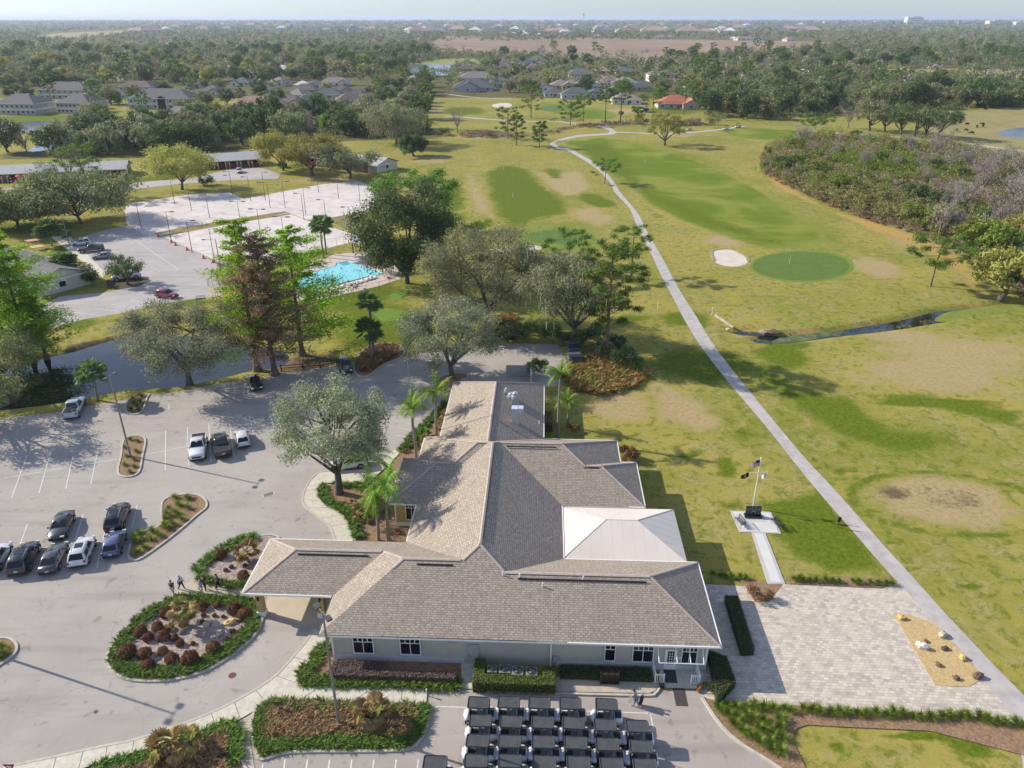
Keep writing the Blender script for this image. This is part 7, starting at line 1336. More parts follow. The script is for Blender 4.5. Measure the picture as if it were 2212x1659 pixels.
lamp(zc(843, 880), zc(0, 580)[1], 'wooden lamp pole at the green fence of the tennis car park', (-1,), None, .12, 'street_lamp', M('wood_pole', (.13, .10, .08)), 2.2, (.7, .3, .14)); lamp((150, 530), 465, 'grey lamp post beside the white car in the tennis car park', (1,), None, .11, 'street_lamp', M('lamp_grey2', (.3, .3, .3)), 1.6, (.7, .35, .14))
cone = None; its = []; OR = M('cone_orange', (.55, .09, .03), (.5, .075, .025), .6, 3.)
for x, y in ((348, 556), (450, 604), (482, 626), (572, 664), (700, 727), (772, 760), (822, 785)):
    D = zc(x, y)
    if not cone: cone = thing('traffic_cone', '', 'traffic cone', (0, 0, 0), 0, 'orange cones beside the courts'); g = MB(); g.tube([(0, 0, .05), (0, 0, .85)], [.26, .05], 10); g.build('cone', OR, cone); g = MB(); g.box((0, 0, .03), (.6, .6, .06)); g.build('foot_plate', OR, cone); c = cone; KIDS[cone.name] = list(cone.children)
    else: c = copy_tree(cone)
    c.location = (*P(*D), .01); c.scale = (1.15,) * 3; its.append(c)
for i, c in enumerate(its): c['label'] = 'orange cone at the tip of the grass strip' if i == 0 else f'{ORD[i - 1]}orange cone from the grass strip towards the green fence' if i > 1 else 'orange cone at the foot of the first court lamp'
# ---- villas
def villa(p0, p1, depth, label, roof='pale', wall=(.42, .30, .17), h=2.7, gable_wall=True, fronts=6, k=.32, umb=0):
    A, B = P(*p0), P(*p1); l = math.hypot(B[0] - A[0], B[1] - A[1]); az = math.atan2(B[1] - A[1], B[0] - A[0]); cx, cy = (A[0] + B[0]) / 2 - math.sin(az) * depth / 2, (A[1] + B[1]) / 2 + math.cos(az) * depth / 2
    o = house((0, 0), l, depth, label, roof, wall, h, 0, k, True, None, 0, 1, 'villa', 'long villas by the tennis courts', oh=.7); o.location = (cx, cy, 0); o.rotation_euler = (0, 0, az)
    fm = M('villa_fence_red', (.16, .028, .032), (.12, .02, .025), .8, 3.)
    for i in range(fronts):
        x = -l / 2 + l * (i + .5) / fronts; g = MB(); g.box((x, -depth / 2 - 2.2, .85), (l / fronts * .62, .12, 1.7)); g.build('fence_panel', fm, o)
        for s in (-1, 1): g = MB(); g.box((x + s * l / fronts * .33, -depth / 2 - 1.2, 1.0), (.28, 2.2, 2.0)); g.build('pier', M('villa_pier', (.50, .42, .28)), o)
        g = MB(); g.box((x, -depth / 2 - .04, 1.2), (l / fronts * .5, .06, 2.2)); d = g.build('patio_door', DARK, o)
    for i in range(4): g = MB(); x = -l / 2 + l * (i + .5) / 4; g.tube([(x, depth * .1, h + depth / 2 * k * .7), (x, depth * .1, h + depth / 2 * k + .5)], .12, 6); g.build('roof_vent', BLACKM, o)
    return o
villa((-60, 396), (273, 381), 11, 'long pale roofed villa with pink parasols at the left edge', fronts=9); villa((443, 366), (565, 358), 11, 'middle pale roofed villa with dark red fences', fronts=5); villa((650, 352), (815, 374), 11, 'cream gabled villa with a dark end window behind the grey oak', wall=(.58, .52, .41), fronts=3)
villa((-60, 478), (130, 455), 12, 'shaded grey villa hidden behind the big left oaks', 'grey', (.30, .27, .2), fronts=5)
# near-left villa with gable end
lv = house((0, 0), 30, 11, 'grey roofed villa with a cream gable end at the left', 'grey', (.56, .53, .47), 2.9, 0, .34, True, None, 0, 5, 'villa', 'long villas by the tennis courts', oh=.6)
A = P(105, 638); B = P(172, 620); az = math.atan2(B[1] - A[1], B[0] - A[0]); lv.rotation_euler = (0, 0, az + math.pi / 2); e = Vector((math.cos(az), math.sin(az))); lv.location = ((A[0] + B[0]) / 2 - e.y * 15.0, (A[1] + B[1]) / 2 + e.x * 15.0, 0)
for i, (x, y) in enumerate(((75, 527), (85, 541), (103, 566))):
    g = MB(); o = thing('patio_screen', ['pink and yellow patio screen farthest along the grey villa', 'middle pink patio screen of the grey villa', 'pink patio screen nearest the cream gable'][i], 'screen', (*P(x, y + 10), 0), az, 'patio screens of the grey villa'); g.add([(-1.4, -1.2, 2.1), (1.4, -1.2, 1.9), (1.4, 1.2, 1.9), (-1.4, 1.2, 2.1), (-1.4, -1.2, 2.2), (1.4, -1.2, 2.0), (1.4, 1.2, 2.0), (-1.4, 1.2, 2.2)], [(3, 2, 1, 0), (4, 5, 6, 7), (0, 1, 5, 4), (1, 2, 6, 5), (2, 3, 7, 6), (3, 0, 4, 7)]); g.build('fabric', M('pink_fabric%d' % (i % 2), [(.60, .30, .27), (.62, .42, .2)][i % 2]), o); g = MB()
    for sx in (-1.2, 1.2): g.tube([(sx, 0, 0), (sx, 0, 2)], .06, 5)
    g.build('post', TRIM, o)
for i, (x, y, c) in enumerate(((45, 392, (.62, .05, .10)), (78, 388, (.66, .52, .40)))):
    o = thing('parasol', ['open pink parasol in front of the left villa', 'open cream parasol in front of the left villa'][i], 'parasol', (*P(x, y), 0)); g = MB(); g.tube([(0, 0, 1.9), (0, 0, 2.7)], [1.6, .05], 8, cap=False); g.build('canopy', M('parasol_%d' % i, c), o); g = MB(); g.tube([(0, 0, 0), (0, 0, 2.7)], .03, 5); g.build('pole', TRIM, o)
sheet('walkway', [(110, 512), (150, 508), (228, 590), (222, 600)], .03, CONC, 'pale concrete walk along the tennis car park'); sheet('mulch_bed', [(228, 606), (255, 598), (300, 600), (328, 606), (300, 618), (255, 626), (232, 622)], .04, M('dark_mulch', (.10, .075, .05), (.06, .045, .03), .95, 3.), 'dark mulch island under the small tree')
# shrubs by the villas
its = []
for x, y, r, h_, m in ((180, 612, 3.2, 5.2, 'olive'), (200, 614, 2.6, 4.2, 'dark'), (145, 520, 1.8, 3.4, 'dark'), (265, 380, 3.4, 3.2, 'yellow'), (280, 388, 2.6, 1.8, 'lime'), (110, 392, 5.0, 8.5, 'dark'), (448, 400, 4.2, 3.2, 'dark'), (878, 342, 3.2, 6.5, 'dark'), (800, 352, 4, 2.4, 'olive'), (606, 362, 3, 2, 'dark'), (850, 590, 3, 4, 'twig'), (1040, 500, 3.5, 3.5, 'lime'), (1012, 505, 3, 3, 'dark'), (1382, 262, 4, 5, 'lime'), (1340, 252, 2, 4, 'olive'), (960, 292, 4, 4, 'dark'), (1010, 294, 6, 3, 'rust'), (1050, 296, 5, 3, 'rust'), (1500, 268, 6, 4, 'rust'), (1540, 270, 6, 5, 'dark')):
    its.append((shrub((x, y), r, h_, 1100, .45, m, '', 100 + x, None, 'bush'), {'olive': 'olive bush', 'dark': 'dark bush', 'yellow': 'yellow bush', 'lime': 'bright green bush', 'twig': 'pale twiggy bush', 'rust': 'rusty bush'}[m], x, y))
autolabel(its, [('the cream gable', 150, 600), ('the long left villa', 160, 380), ('the yellow oak on the drive', 394, 410), ('the gabled villa', 800, 345), ('the dark round oak', 868, 600), ('the path junction', 1320, 283), ('the ditch by the far hole', 1000, 295)])
# ---- individual middle trees
V = lambda sd, R, Hh, mat, nl=5200, ls=.55, th=.2, **k: oakset(sd, R, Hh, Hh * th, nl, ls, mat, ncl=44, r0=.4, name='oak', **k)
for args, D, lab in (((21, 13.4, 14.0, 'yellow'), (394, 410), 'yellow green oak standing at the villa drive'), ((22, 11, 13.5, 'yellow'), (612, 368), 'yellow oak in front of the middle villa, the one nearer the drive end'), ((23, 12, 14.2, 'yellow'), (676, 380), 'wide yellow oak between the middle and gabled villas'), ((24, 11.2, 11.5, 'grey'), (757, 386), 'grey olive oak covering the gabled villa'), ((25, 6.0, 8.4, 'dark'), (894, 337), 'compact dark oak casting its shadow on the practice range'), ((28, 16.5, 13.2, 'olive'), (176, 483), 'huge dark olive oak over the grass left of the courts'), ((29, 13.5, 10.2, 'olive'), (40, 492), 'olive oak before the shaded villa at the left edge')):
    place(V(*args, ls=.75 if args[0] > 26 else .6, nl=18000 if args[0] > 26 else 12000), 'oak_tree', lab, 'oak tree', *P(*D), 1, args[0])
place(oakset(26, 15.5, 18, 2.5, 13000, .62, 'moss', ncl=56, moss=1500, r0=.5, cl=(.15, .26), name='oak'), 'oak_tree', 'grey moss draped oak behind the gabled villa', 'oak tree', *P(856, 312), 1, 0); place(oakset(27, 9.8, 14.5, 2.4, 7000, .55, 'yellow', ncl=40, r0=.5, open_=.7, cl=(.15, .24), name='oak'), 'oak_tree', 'round olive willowy tree alone on the fairway edge', 'oak tree', *P(1436, 314), 1, 0)
place(bareset(3, 7, 12, 1200, 'moss'), 'bare_tree', 'dark leaning moss hung tree at the left of the far hole', 'tree', *P(988, 287)); place(bareset(5, 6, 15, 1400), 'bare_tree', 'pale bare tree rising before the left villa roof', 'tree', *P(155, 402))
for i, (x, y, top, w) in enumerate(((1147, 255, 184, 46), (1232, 271, 219, 44), (1260, 262, 204, 38), (1307, 266, 187, 28), (1340, 266, 178, 36), (1477, 249, 176, 46), (1376, 262, 231, 22), (1408, 265, 190, 52), (1165, 319, 262, 30), (1116, 314, 248, 28), (1097, 300, 233, 46), (1759, 294, 254, 54))):
    h_ = hgt(x, y, top); lab = ['wide pine nearest the small far bunker', 'dense short pine before the far green', 'leaning pine just right of the far green', 'thin pine of the twin tall pair', 'bushier pine of the twin tall pair', 'tall pine at the red tiled house', 'small pine left of the willowy tree', 'broad low pine behind the willowy tree', 'slim shaggy pine at the path bend', 'slim pine at the edge of the practice range', 'broad pine by the ditch of the far hole', 'crooked pine at the edge of the scrub thicket'][i]
    place(pineset(40 + i, h_, w / 2 / ppm(x, y) * 1.2, 4200, .62, fr=.75 if i in (0, 1, 8, 9, 10) else .42, nb=20), 'pine_tree', lab, 'pine tree', *P(x, y), 1, 0)
its = []
BT = [bareset(60 + i, 6.5, 9.5, 900, ['twig', 'moss', 'twig'][i]) for i in range(3)]; OM = [V(70 + i, 7, 11, ['olive', 'grey', 'dark'][i], 3200) for i in range(3)]
for x, y, kd, s, lk in ((1831, 277, BT[0], 1.35, 'pale bare tree'), (1878, 283, OM[1], 1.4, 'olive spreading oak'), (1911, 283, OM[0], 1.2, 'thin olive oak'), (1945, 292, OM[2], 1.25, 'dark green oak'), (1975, 294, OM[2], 1.3, 'dark green oak'), (2000, 296, OM[1], 1.2, 'olive spreading oak'), (2025, 300, OM[2], 1.4, 'dark green oak'), (2030, 332, BT[1], 1.2, 'mauve bare tree')):
    its.append((place(kd, 'oak_tree' if kd in OM else 'bare_tree', '', 'tree', *P(x, y), s, group='trees beyond the scrub thicket'), lk, x, y))
autolabel(its, [('the far cart path beyond the scrub', 1900, 290), ('the cattle pasture', 2050, 290)])
its = []
for i, (x, y) in enumerate(((2088, 271), (2110, 276), (2122, 271), (2123, 275), (2086, 284), (2128, 238), (2066, 284), (2098, 290))):
    o = thing('grazing_cow', '', 'cow', (*P(x, y), 0), i * 1.3, 'black cattle on the pasture'); J = {}; s = .2
    me = skinmesh('cow', {'r': ((-.8, 0, 1.05), (.36, .42)), 'm': ((0, 0, 1.0), (.4, .48)), 'f': ((.7, 0, 1.1), (.34, .44)), 'n': ((1.15, 0, .95), .2), 'h': ((1.45, 0, .5 if i % 2 else 1.1), .17), 'z': ((1.62, 0, .25 if i % 2 else 1.0), .11), **{f'{k}{a}': ((x0 + (.06 if a == 'h' else 0), s0 * .26, zz), rr) for k, x0, s0 in (('a', -.8, 1), ('b', -.8, -1), ('c', .65, 1), ('d', .65, -1)) for a, zz, rr in (('t', .75, .15), ('h', .42, .085), ('g', .05, .07))}, 't': ((-1.15, 0, .9), .05), 'u': ((-1.2, 0, .4), .04)}, [('m', 'r'), ('m', 'f'), ('f', 'n'), ('n', 'h'), ('h', 'z'), ('r', 't'), ('t', 'u')] + [(a, b) for k, p in (('a', 'r'), ('b', 'r'), ('c', 'f'), ('d', 'f')) for a, b in ((p, k + 't'), (k + 't', k + 'h'), (k + 'h', k + 'g'))], 'm', M('cow_black', (.02, .016, .014), (.035, .025, .02), .8, 3.))
    link('body', me, o); its.append((o, 'black cow', x, y))
autolabel(its, [('the grey cattle pond', 2160, 285), ('the dark oaks by the pasture', 2025, 298)])
# far golf carts with players
for x, y, l in ((1489, 282, 'dark golf cart on the far path past the willowy tree'), (1568, 281, 'golf cart stopped on the far right green approach'), (1594, 276, 'second golf cart behind the far right golfers')): c = copy_tree(cart0); c.location = (*P(x, y), 0); c.scale = (1.15,) * 3; c['label'] = l; c['group'] = 'golf carts out on the course'
person(1579, 279, 1.0, 'far golfer in white beside the carts on the right hole', (.65, .65, .65), (.5, .5, .5), False, .2, kind='golfers on the far right hole'); person(1598, 277, 2.0, 'far golfer in a red top beside the second cart', (.4, .08, .06), (.1, .1, .12), False, .2, kind='golfers on the far right hole')
def pin(D, h, label, c=(.72, .68, .3), fl=True):
    X, Y = P(*D); o = thing('hole_flag' if fl else 'marker_post', label, 'flag stick' if fl else 'post', (X, Y, 0)); g = MB(); g.tube([(0, 0, 0), (0, 0, h)], .025 if fl else .06, 6); g.build('stick', TRIM, o)
    if fl: g = MB(); g.add([(0, 0, h), (-.55, .05, h - .1), (-.5, .1, h - .42), (0, 0, h - .38)], [(0, 1, 2, 3)]); g.build('pennant', M('pennant_%d' % int(c[2] * 99), c), o)
pin((1705, 569), 2.3, 'yellow pennant on the putting green'); pin((1199, 512), 2.2, 'yellow pennant on the practice green'); pin((1168, 506), 2.0, 'white pennant on the practice green', (.7, .7, .7)); pin((1267, 233), 2.4, 'pale pennant on the far green among pines', (.7, .7, .65))
for x, y, l in ((1393, 352, 'white yardage post on the fairway'), (1420, 668, 'white post on the lawn by the cart path bend'), (1538, 680, 'white post near the creek end'), (1108, 426, 'white target post on the practice range'), (1088, 368, 'far white target post on the practice range'), (1227, 414, 'white post near the crooked pine'), (1026, 492, 'white post above the bright bush')): pin((x, y), 1.5, l, fl=False)
# creek pipe, logs
g = MB(); a, b = P(1545, 684), P(1585, 709); g.tube([(*a, .25), (*b, .05)], .3, 8); tag(g.build('drain_pipe', M('pipe_tan', (.40, .34, .25), (.28, .22, .16), .9, 2.)), 'tan drain pipe running down to the creek end', 'pipe'); rock(1655, 716, 1.5, .1, 'long pale rock lying in the creek', M('creek_rock', (.38, .33, .27), (.25, .2, .15), .9, 3.), 31, .2); rock(1572, 713, .5, .2, 'small white rock at the creek pipe', MATS['white_rock'], 32, .2); rock(1672, 718, 1.4, .22, 'brown mud bank rock beside the white one', BRR, 33, .1)
# ---- scrub thicket (stuff) and its standing trees
SCR = [(1648, 335), (1700, 300), (1760, 296), (1850, 300), (1960, 312), (2060, 318), (2212, 345), (2300, 360), (2300, 640), (2190, 640), (2120, 575), (2090, 545), (1985, 498), (1880, 474), (1800, 445), (1740, 420), (1690, 395), (1645, 372)]
def blobmass(name, poly_w, spacing, mats, R, label, ls=.5, per=170, hr=.9, seed=3, cat='scrub', keep=None, flat=.75, jit=1.):
    rg = np.random.default_rng(seed); c = scatter(poly_w, spacing, rg)
    if keep is not None: c = c[keep(c)]
    Vs = []; Fs = []; ms = []; nV = 0; mi_ = rg.choice(len(mats), len(c), p=[m[1] for m in mats])
    cl = np.array([[math.sin(p[0] * .07 + 1) + math.cos(p[1] * .055), math.sin(p[0] * .05 - p[1] * .04)] for p in c]) if len(c) else c
    for i, p in enumerate(c):
        r = R * (rg.uniform(.55, 1.3) if jit == 1. else .45 + 1.3 * rg.random() ** 2.2); hh = r * hr * rg.uniform(.7, 1.4); k = 4; cs = [(p[0] + rg.normal() * r * .4, p[1] + rg.normal() * r * .4, hh * rg.uniform(.35, .9)) for _ in range(k)]; rs = [r * rg.uniform(.35, .6) for _ in range(k)]
        v, f = blob_leaves(cs, rs, per, ls, rg, asp=.5, shell=.4, flat=flat); v[:, 2] = np.maximum(v[:, 2], .05); Vs.append(v); Fs.append(f + nV); nV += len(v); ms.append(np.full(per, mi_[i] if abs(cl[i][0]) < .9 else (int(cl[i][0] > 0) % len(mats))))
    return tag(link(name, npmesh(name, np.concatenate(Vs), np.concatenate(Fs), [m[0] for m in mats], mi=np.concatenate(ms))), label, cat, kind='stuff')
LM['scrubg'] = LEAF('leaf_scrubg', (.08, .12, .016), (.20, .235, .045), .35); LM['scrubo'] = LEAF('leaf_scrubo', (.125, .13, .042), (.25, .235, .09), .3); LM['mauve'] = LEAF('leaf_mauve', (.18, .135, .115), (.31, .245, .21), .2)
blobmass('scrub_thicket', G(SCR), 2.1, [(LM['scrubg'], .40), (LM['scrubo'], .26), (LM['mauve'], .20), (LM['rust'], .10), (LM['dark'], .04)], 2.2, 'tangled thicket of green and mauve scrub at the right', .5, 150, 1.25, jit=2)
blobmass('dry_scrub', G([(1640, 332), (1650, 380), (1700, 402), (1800, 450), (1890, 482), (1985, 508), (2080, 552), (2110, 590), (2125, 600), (2090, 545), (1985, 495), (1880, 470), (1740, 415), (1690, 390)]), 1.5, [(LM['deadpalm'], .5), (LM['rust'], .3), (LM['mauve'], .2)], 1.1, 'dry golden brush fringing the thicket', .4, 70, .9, 5)
blobmass('ditch_brush', G([(940, 288), (1000, 289), (1100, 296), (1190, 284), (1250, 270), (1330, 262), (1400, 258), (1500, 262), (1540, 264), (1530, 272), (1400, 268), (1260, 275), (1200, 289), (1110, 301), (1000, 297), (940, 296)]), 3.4, [(LM['rust'], .5), (LM['deadpalm'], .25), (LM['dark'], .25)], 1.3, 'brown brush along the ditch across the far holes', .5, 50, .7, 6)
blobmass('creek_weeds', np.array([p for a, b in zip(CREEK, CREEK[1:] + CREEK[:1]) for p in G([a, b])]) if False else offset(smooth(G(CREEK), True, 2), -.9 * sgn(G(CREEK)), True), 1.5, [(LM['scrubg'], .4), (LM['scrubo'], .4), (LM['deadpalm'], .2)], .5, 'rough weeds along the creek banks', .22, 26, .7, 8, keep=lambda c: sdist(c[:, 0], c[:, 1], smooth(G(CREEK), True, 2)) > -.25, cat='weeds')
its = []
SCT = [bareset(80 + i, 4.5, 8.5, 1600, ['twig', 'mauve'][i % 2]) for i in range(4)]; SCO = [V(90 + i, 5, 8, ['scrubg', 'dark', 'yellow'][i], 3000) for i in range(3)]
for x, y, kd, s, lk in ((1760, 335, SCT[0], .7, 'pale bare scrub tree'), (1800, 340, SCT[2], .75, 'pale bare scrub tree'), (2020, 345, SCT[1], 1.1, 'mauve bare scrub tree'), (1965, 335, SCT[1], 1., 'mauve bare scrub tree'), (2150, 380, SCT[0], 1.3, 'pale bare scrub tree'), (2200, 400, SCT[2], 1.4, 'pale bare scrub tree'), (2120, 420, SCT[1], 1.2, 'mauve bare scrub tree'), (2180, 450, SCT[0], 1.3, 'pale bare scrub tree'), (1995, 400, SCT[3], .8, 'mauve bare scrub tree'), (2080, 460, SCT[0], 1.1, 'pale bare scrub tree'), (2150, 500, SCT[2], 1.2, 'pale bare scrub tree'), (2210, 480, SCT[1], 1.2, 'mauve bare scrub tree'), (1900, 355, SCO[1], .6, 'dark scrub tree'), (2030, 500, SCO[0], .95, 'green scrub tree'), (2090, 545, SCO[0], 1.0, 'green scrub tree'), (2140, 560, SCO[0], 1.15, 'green scrub tree'), (2195, 545, SCO[2], 1.2, 'yellow scrub tree'), (2160, 648, SCO[2], 1.35, 'yellow scrub tree'), (2215, 640, SCO[1], 1.2, 'dark scrub tree'), (2060, 510, SCT[0], .8, 'pale bare scrub tree'), (1860, 400, SCO[0], .7, 'green scrub tree'), (1780, 385, SCO[1], .55, 'dark scrub tree')):
    its.append((place(kd, 'scrub_tree', '', 'tree', *P(x, y), s, group='trees standing in the scrub thicket'), lk, x, y))
rq = random.Random(31)
for i in range(44):
    for _ in range(50):
        x, y = rq.uniform(1650, 2212), rq.uniform(300, 600)
        if inpoly(x, y, SCR): break
    b = rq.random() < (.35 + .4 * (x > 1980)); kd = rq.choice(SCT if b else SCO[:2]); its.append((place(kd, 'scrub_tree', '', 'tree', *P(x, y), rq.uniform(.5, 1.15) * (1 if b else .75), group='trees standing in the scrub thicket'), ('pale bare scrub tree' if SCT.index(kd) % 2 == 0 else 'mauve bare scrub tree') if b else ['green scrub tree', 'dark scrub tree'][SCO.index(kd)], x, y))
autolabel(its, [('the lone leaning pine', 2009, 618), ('the far end of the thicket', 1780, 330), ('the middle of the thicket', 1980, 400), ('the right picture edge', 2200, 460)], 1, 1.3)
# ================================================================ BACKGROUND: houses, trees, far town
random.seed(12)
XH = []; HB = []   # photo-space boxes kept free of filler trees
def hs(D, wpx, d, label, roof='grey', wall=(.60, .56, .50), az=0., keep=True, hh=2.9, **k):
    w = wpx / ppm(*D)
    if keep: HB.append((D[0] - wpx * .42, D[0] + wpx * .42, D[1] - 5, D[1] + 9))
    X, Y = P(*D); o = house(D, w, d, label, roof, wall, hh, az, **k); o.location.y += d * .5; return o
AP = dict(wall=(.40, .385, .35), storeys=2, chim=2, win=8, cat='apartment block', name='apartment_block', group='two storey apartment blocks', band=True)
hs((40, 248), 92, 18, 'grey apartment block cut by the left picture edge', 'grey', az=-.12, hh=3.0, **AP); hs((165, 246), 78, 17, 'grey apartment block behind the palms, the right one of the near pair', 'grey', az=-.15, hh=3.0, **AP); hs((140, 214), 110, 17, 'grey apartment block behind the near pair', 'grey', az=-.1, hh=3.0, **AP)
ab = hs((348, 236), 138, 19, 'grey apartment block with the tall dark arch', 'grey', az=-.08, hh=3.1, **AP); g = MB(); g.box((2, -9.6, 2.6), (5, .3, 5.0)); g.tube([(2, -9.5, 5.1), (2, -9.8, 5.1)], 2.5, 20); g.build('arch_opening', DARK, ab); g = MB()
for s in (-2.9, 2.9): g.box((2 + s, -9.7, 2.6), (.7, .5, 5.2))
g.build('arch_pillar', M('arch_pale', (.62, .61, .58)), ab)
for a in (((292, 196), 78, 14, 'brown roofed house behind the arched apartments', 'brown', (.55, .5, .45), -.1), ((385, 262), 84, 15, 'taupe roofed house in front of the arched apartments', 'taupe', (.5, .46, .42)), ((315, 268), 32, 11, 'white garage house beside the white truck', 'taupe', (.68, .68, .70)), ((545, 236), 92, 15, 'pink roofed house with a white sunroom', 'pink', (.66, .65, .62), .2), ((492, 212), 52, 13, 'dark roofed house behind the pink roofed one', 'brown', (.4, .36, .33)), ((600, 245), 56, 14, 'grey brown roofed house right of the pink roofed one', 'brown', (.5, .45, .4)), ((250, 214), 44, 12, 'small dark roof between the apartment blocks', 'grey', (.5, .48, .45)), ((655, 202), 52, 13, 'brown roofed house below the white flat roof', 'brown', (.45, .4, .36)), ((652, 192), 32, 10, 'white roofed house behind the brown roofs', 'white', (.66, .65, .63)), ((705, 214), 66, 14, 'dark slate roofed house in the close', 'slate', (.45, .42, .4)), ((752, 226), 58, 14, 'brown hipped house at the right of the close', 'brown', (.5, .46, .42), .3), ((790, 236), 58, 14, 'white gabled brown house nearest the moss oak', 'brown', (.64, .62, .6), -.3), ((605, 156), 40, 13, 'low white house left of the lone white cottage', 'white', (.6, .6, .6)), ((645, 150), 26, 12, 'grey roof behind the low white house', 'grey', (.6, .6, .6)), ((500, 160), 40, 13, 'white gable peeping out of the left woods', 'grey', (.66, .65, .63)), ((470, 152), 26, 12, 'pale house wall in the left woods', 'taupe', (.62, .6, .56)), ((1395, 243), 10, 6, 'tiny white annexe beside the red tiled house', 'grey', (.66, .66, .66))):
    hs(a[0], a[1], a[2], a[3], a[4], a[5], a[6] if len(a) > 6 else 0.)
for i, (x, y, w_, r_) in enumerate(((455, 206, 46, 'grey'), (575, 226, 50, 'brown'), (628, 232, 52, 'brown'), (668, 224, 52, 'slate'), (700, 240, 56, 'brown'), (735, 206, 44, 'brown'), (640, 214, 42, 'taupe'), (770, 214, 46, 'slate'), (800, 224, 44, 'brown'), (680, 192, 36, 'grey'), (560, 200, 40, 'grey'), (600, 186, 40, 'taupe'), (520, 186, 38, 'grey'), (420, 190, 42, 'brown'), (840, 206, 40, 'slate'), (1235, 192, 38, 'taupe'), (1290, 212, 40, 'slate'), (1330, 206, 38, 'grey'), (1170, 196, 36, 'brown'))):
    nm = {'grey': 'grey', 'brown': 'dark brown', 'slate': 'slate', 'taupe': 'taupe'}[r_]; XH.append((hs((x, y), w_, 13, '', r_, random.choice(((.62, .6, .57), (.5, .46, .42), (.66, .65, .64))), random.uniform(-.3, .3), wing=(7, 3, random.choice((-5, 5))), win=3), f'{nm} roofed house', x, y))
autolabel(XH, [('the arched apartments', 348, 215), ('the pink roofed house', 545, 215), ('the lone white cottage', 722, 170), ('the moss draped oak', 856, 270), ('the taupe hipped house', 1320, 180)], 1, 1.6)
hs((722, 186), 64, 13, 'lone white cottage with a hedge row on the mown plot', 'taupe', (.68, .67, .66), .05, wing=(7, 4, 7), win=4)
for i in range(26):
    X, Y = P(706 + i * 3.6, 187 + .0 * i); 
    if i == 0: hm = bushmesh(5, .7, 1.6, 90, .4, 'olive', 4, 'garden_bush')
    o = link('garden_bush', hm); o.location = (X, Y, 0); tag(o, f'{ORD[i] or "first "}small bush from the left in the cottage hedge row', 'bush', 'hedge row of the white cottage')
for a in (((1022, 197), 84, 20, 'large blue grey roofed house at the far hole, nearest the bright lake', 'slate', (.42, .43, .44), 0., dict(wing=(16, 8, -3), lanai=True)), ((1030, 176), 80, 18, 'taupe roofed house behind the large blue grey one', 'taupe', (.45, .42, .4), .1, {}), ((1010, 155), 60, 16, 'brown roofed house beside the bright lake', 'brown', (.42, .38, .35), 0, {}), ((1080, 189), 60, 17, 'grey roofed house right of the large blue grey one', 'slate', (.45, .44, .42), -.1, {}), ((1090, 144), 30, 14, 'white gabled house with a steep front near the brown field', 'grey', (.70, .70, .72), 0, dict(wing=(9, 3, 0))), ((1120, 142), 26, 14, 'second white gabled house near the brown field', 'grey', (.68, .68, .70), 0, {}), ((1160, 141), 42, 15, 'tall pale blue grey house with a dark door', 'slate', (.56, .58, .62), -.2, dict(storeys=2)), ((1156, 153), 34, 12, 'rust roofed house below the tall pale one', 'rust', (.5, .45, .4), 0, {}),
    ((1196, 210), 40, 14, 'low grey house at the left of the fairway houses', 'slate', (.52, .5, .48), 0, {}), ((1212, 193), 44, 15, 'taupe house with an orange gable wall', 'taupe', (.62, .46, .28), 0, dict(wing=(9, 5, 5))), ((1246, 214), 66, 16, 'blue grey roofed house with a dark veranda', 'slate', (.55, .54, .52), 0, dict(lanai=True)), ((1278, 194), 40, 14, 'small grey house behind the veranda house', 'grey', (.62, .58, .52), .2, {}), ((1255, 166), 52, 15, 'grey house behind the taupe roofs', 'grey', (.55, .52, .5), 0, {}), ((1320, 186), 56, 16, 'taupe hipped house in the middle of the fairway houses', 'taupe', (.58, .52, .46), .1, {}), ((1352, 188), 56, 16, 'wide taupe house left of the green roofed one', 'taupe', (.6, .54, .48), -.1, dict(wing=(10, 5, -6))), ((1300, 160), 38, 14, 'orange beige house behind the fairway houses', 'pink', (.66, .46, .3), 0, {}), ((1388, 197), 52, 16, 'grey green roofed house with a pool cage', 'slate', (.42, .42, .4), 0, dict(lanai=True)), ((1355, 226), 62, 16, 'taupe roofed house with white columns by the fairway', 'taupe', (.64, .61, .54), -.05, {}), ((1410, 176), 20, 14, 'narrow white steep gabled house', 'grey', (.72, .71, .70), 0, dict(wing=(8, 4, 0), storeys=2)), ((1352, 160), 44, 14, 'grey roof among the trees behind the taupe houses', 'grey', (.5, .48, .46), 0, {}), ((1440, 168), 34, 14, 'grey roof right of the narrow white house', 'grey', (.5, .48, .46), 0, {}), ((1500, 196), 40, 14, 'half hidden grey house in the right woods', 'slate', (.6, .6, .6), 0, {}), ((1560, 212), 34, 13, 'white house wall deep in the right woods', 'grey', (.66, .66, .64), .2, {})):
    hs(a[0], a[1], a[2], a[3], a[4], a[5], a[6], **a[7])
rh = hs((1462, 235), 78, 17, 'red tiled house with a dark pool cage', 'red', (.52, .42, .36), -.05, lanai=True, wing=(11, 5, 9)); HB.append((1400, 1510, 226, 258))
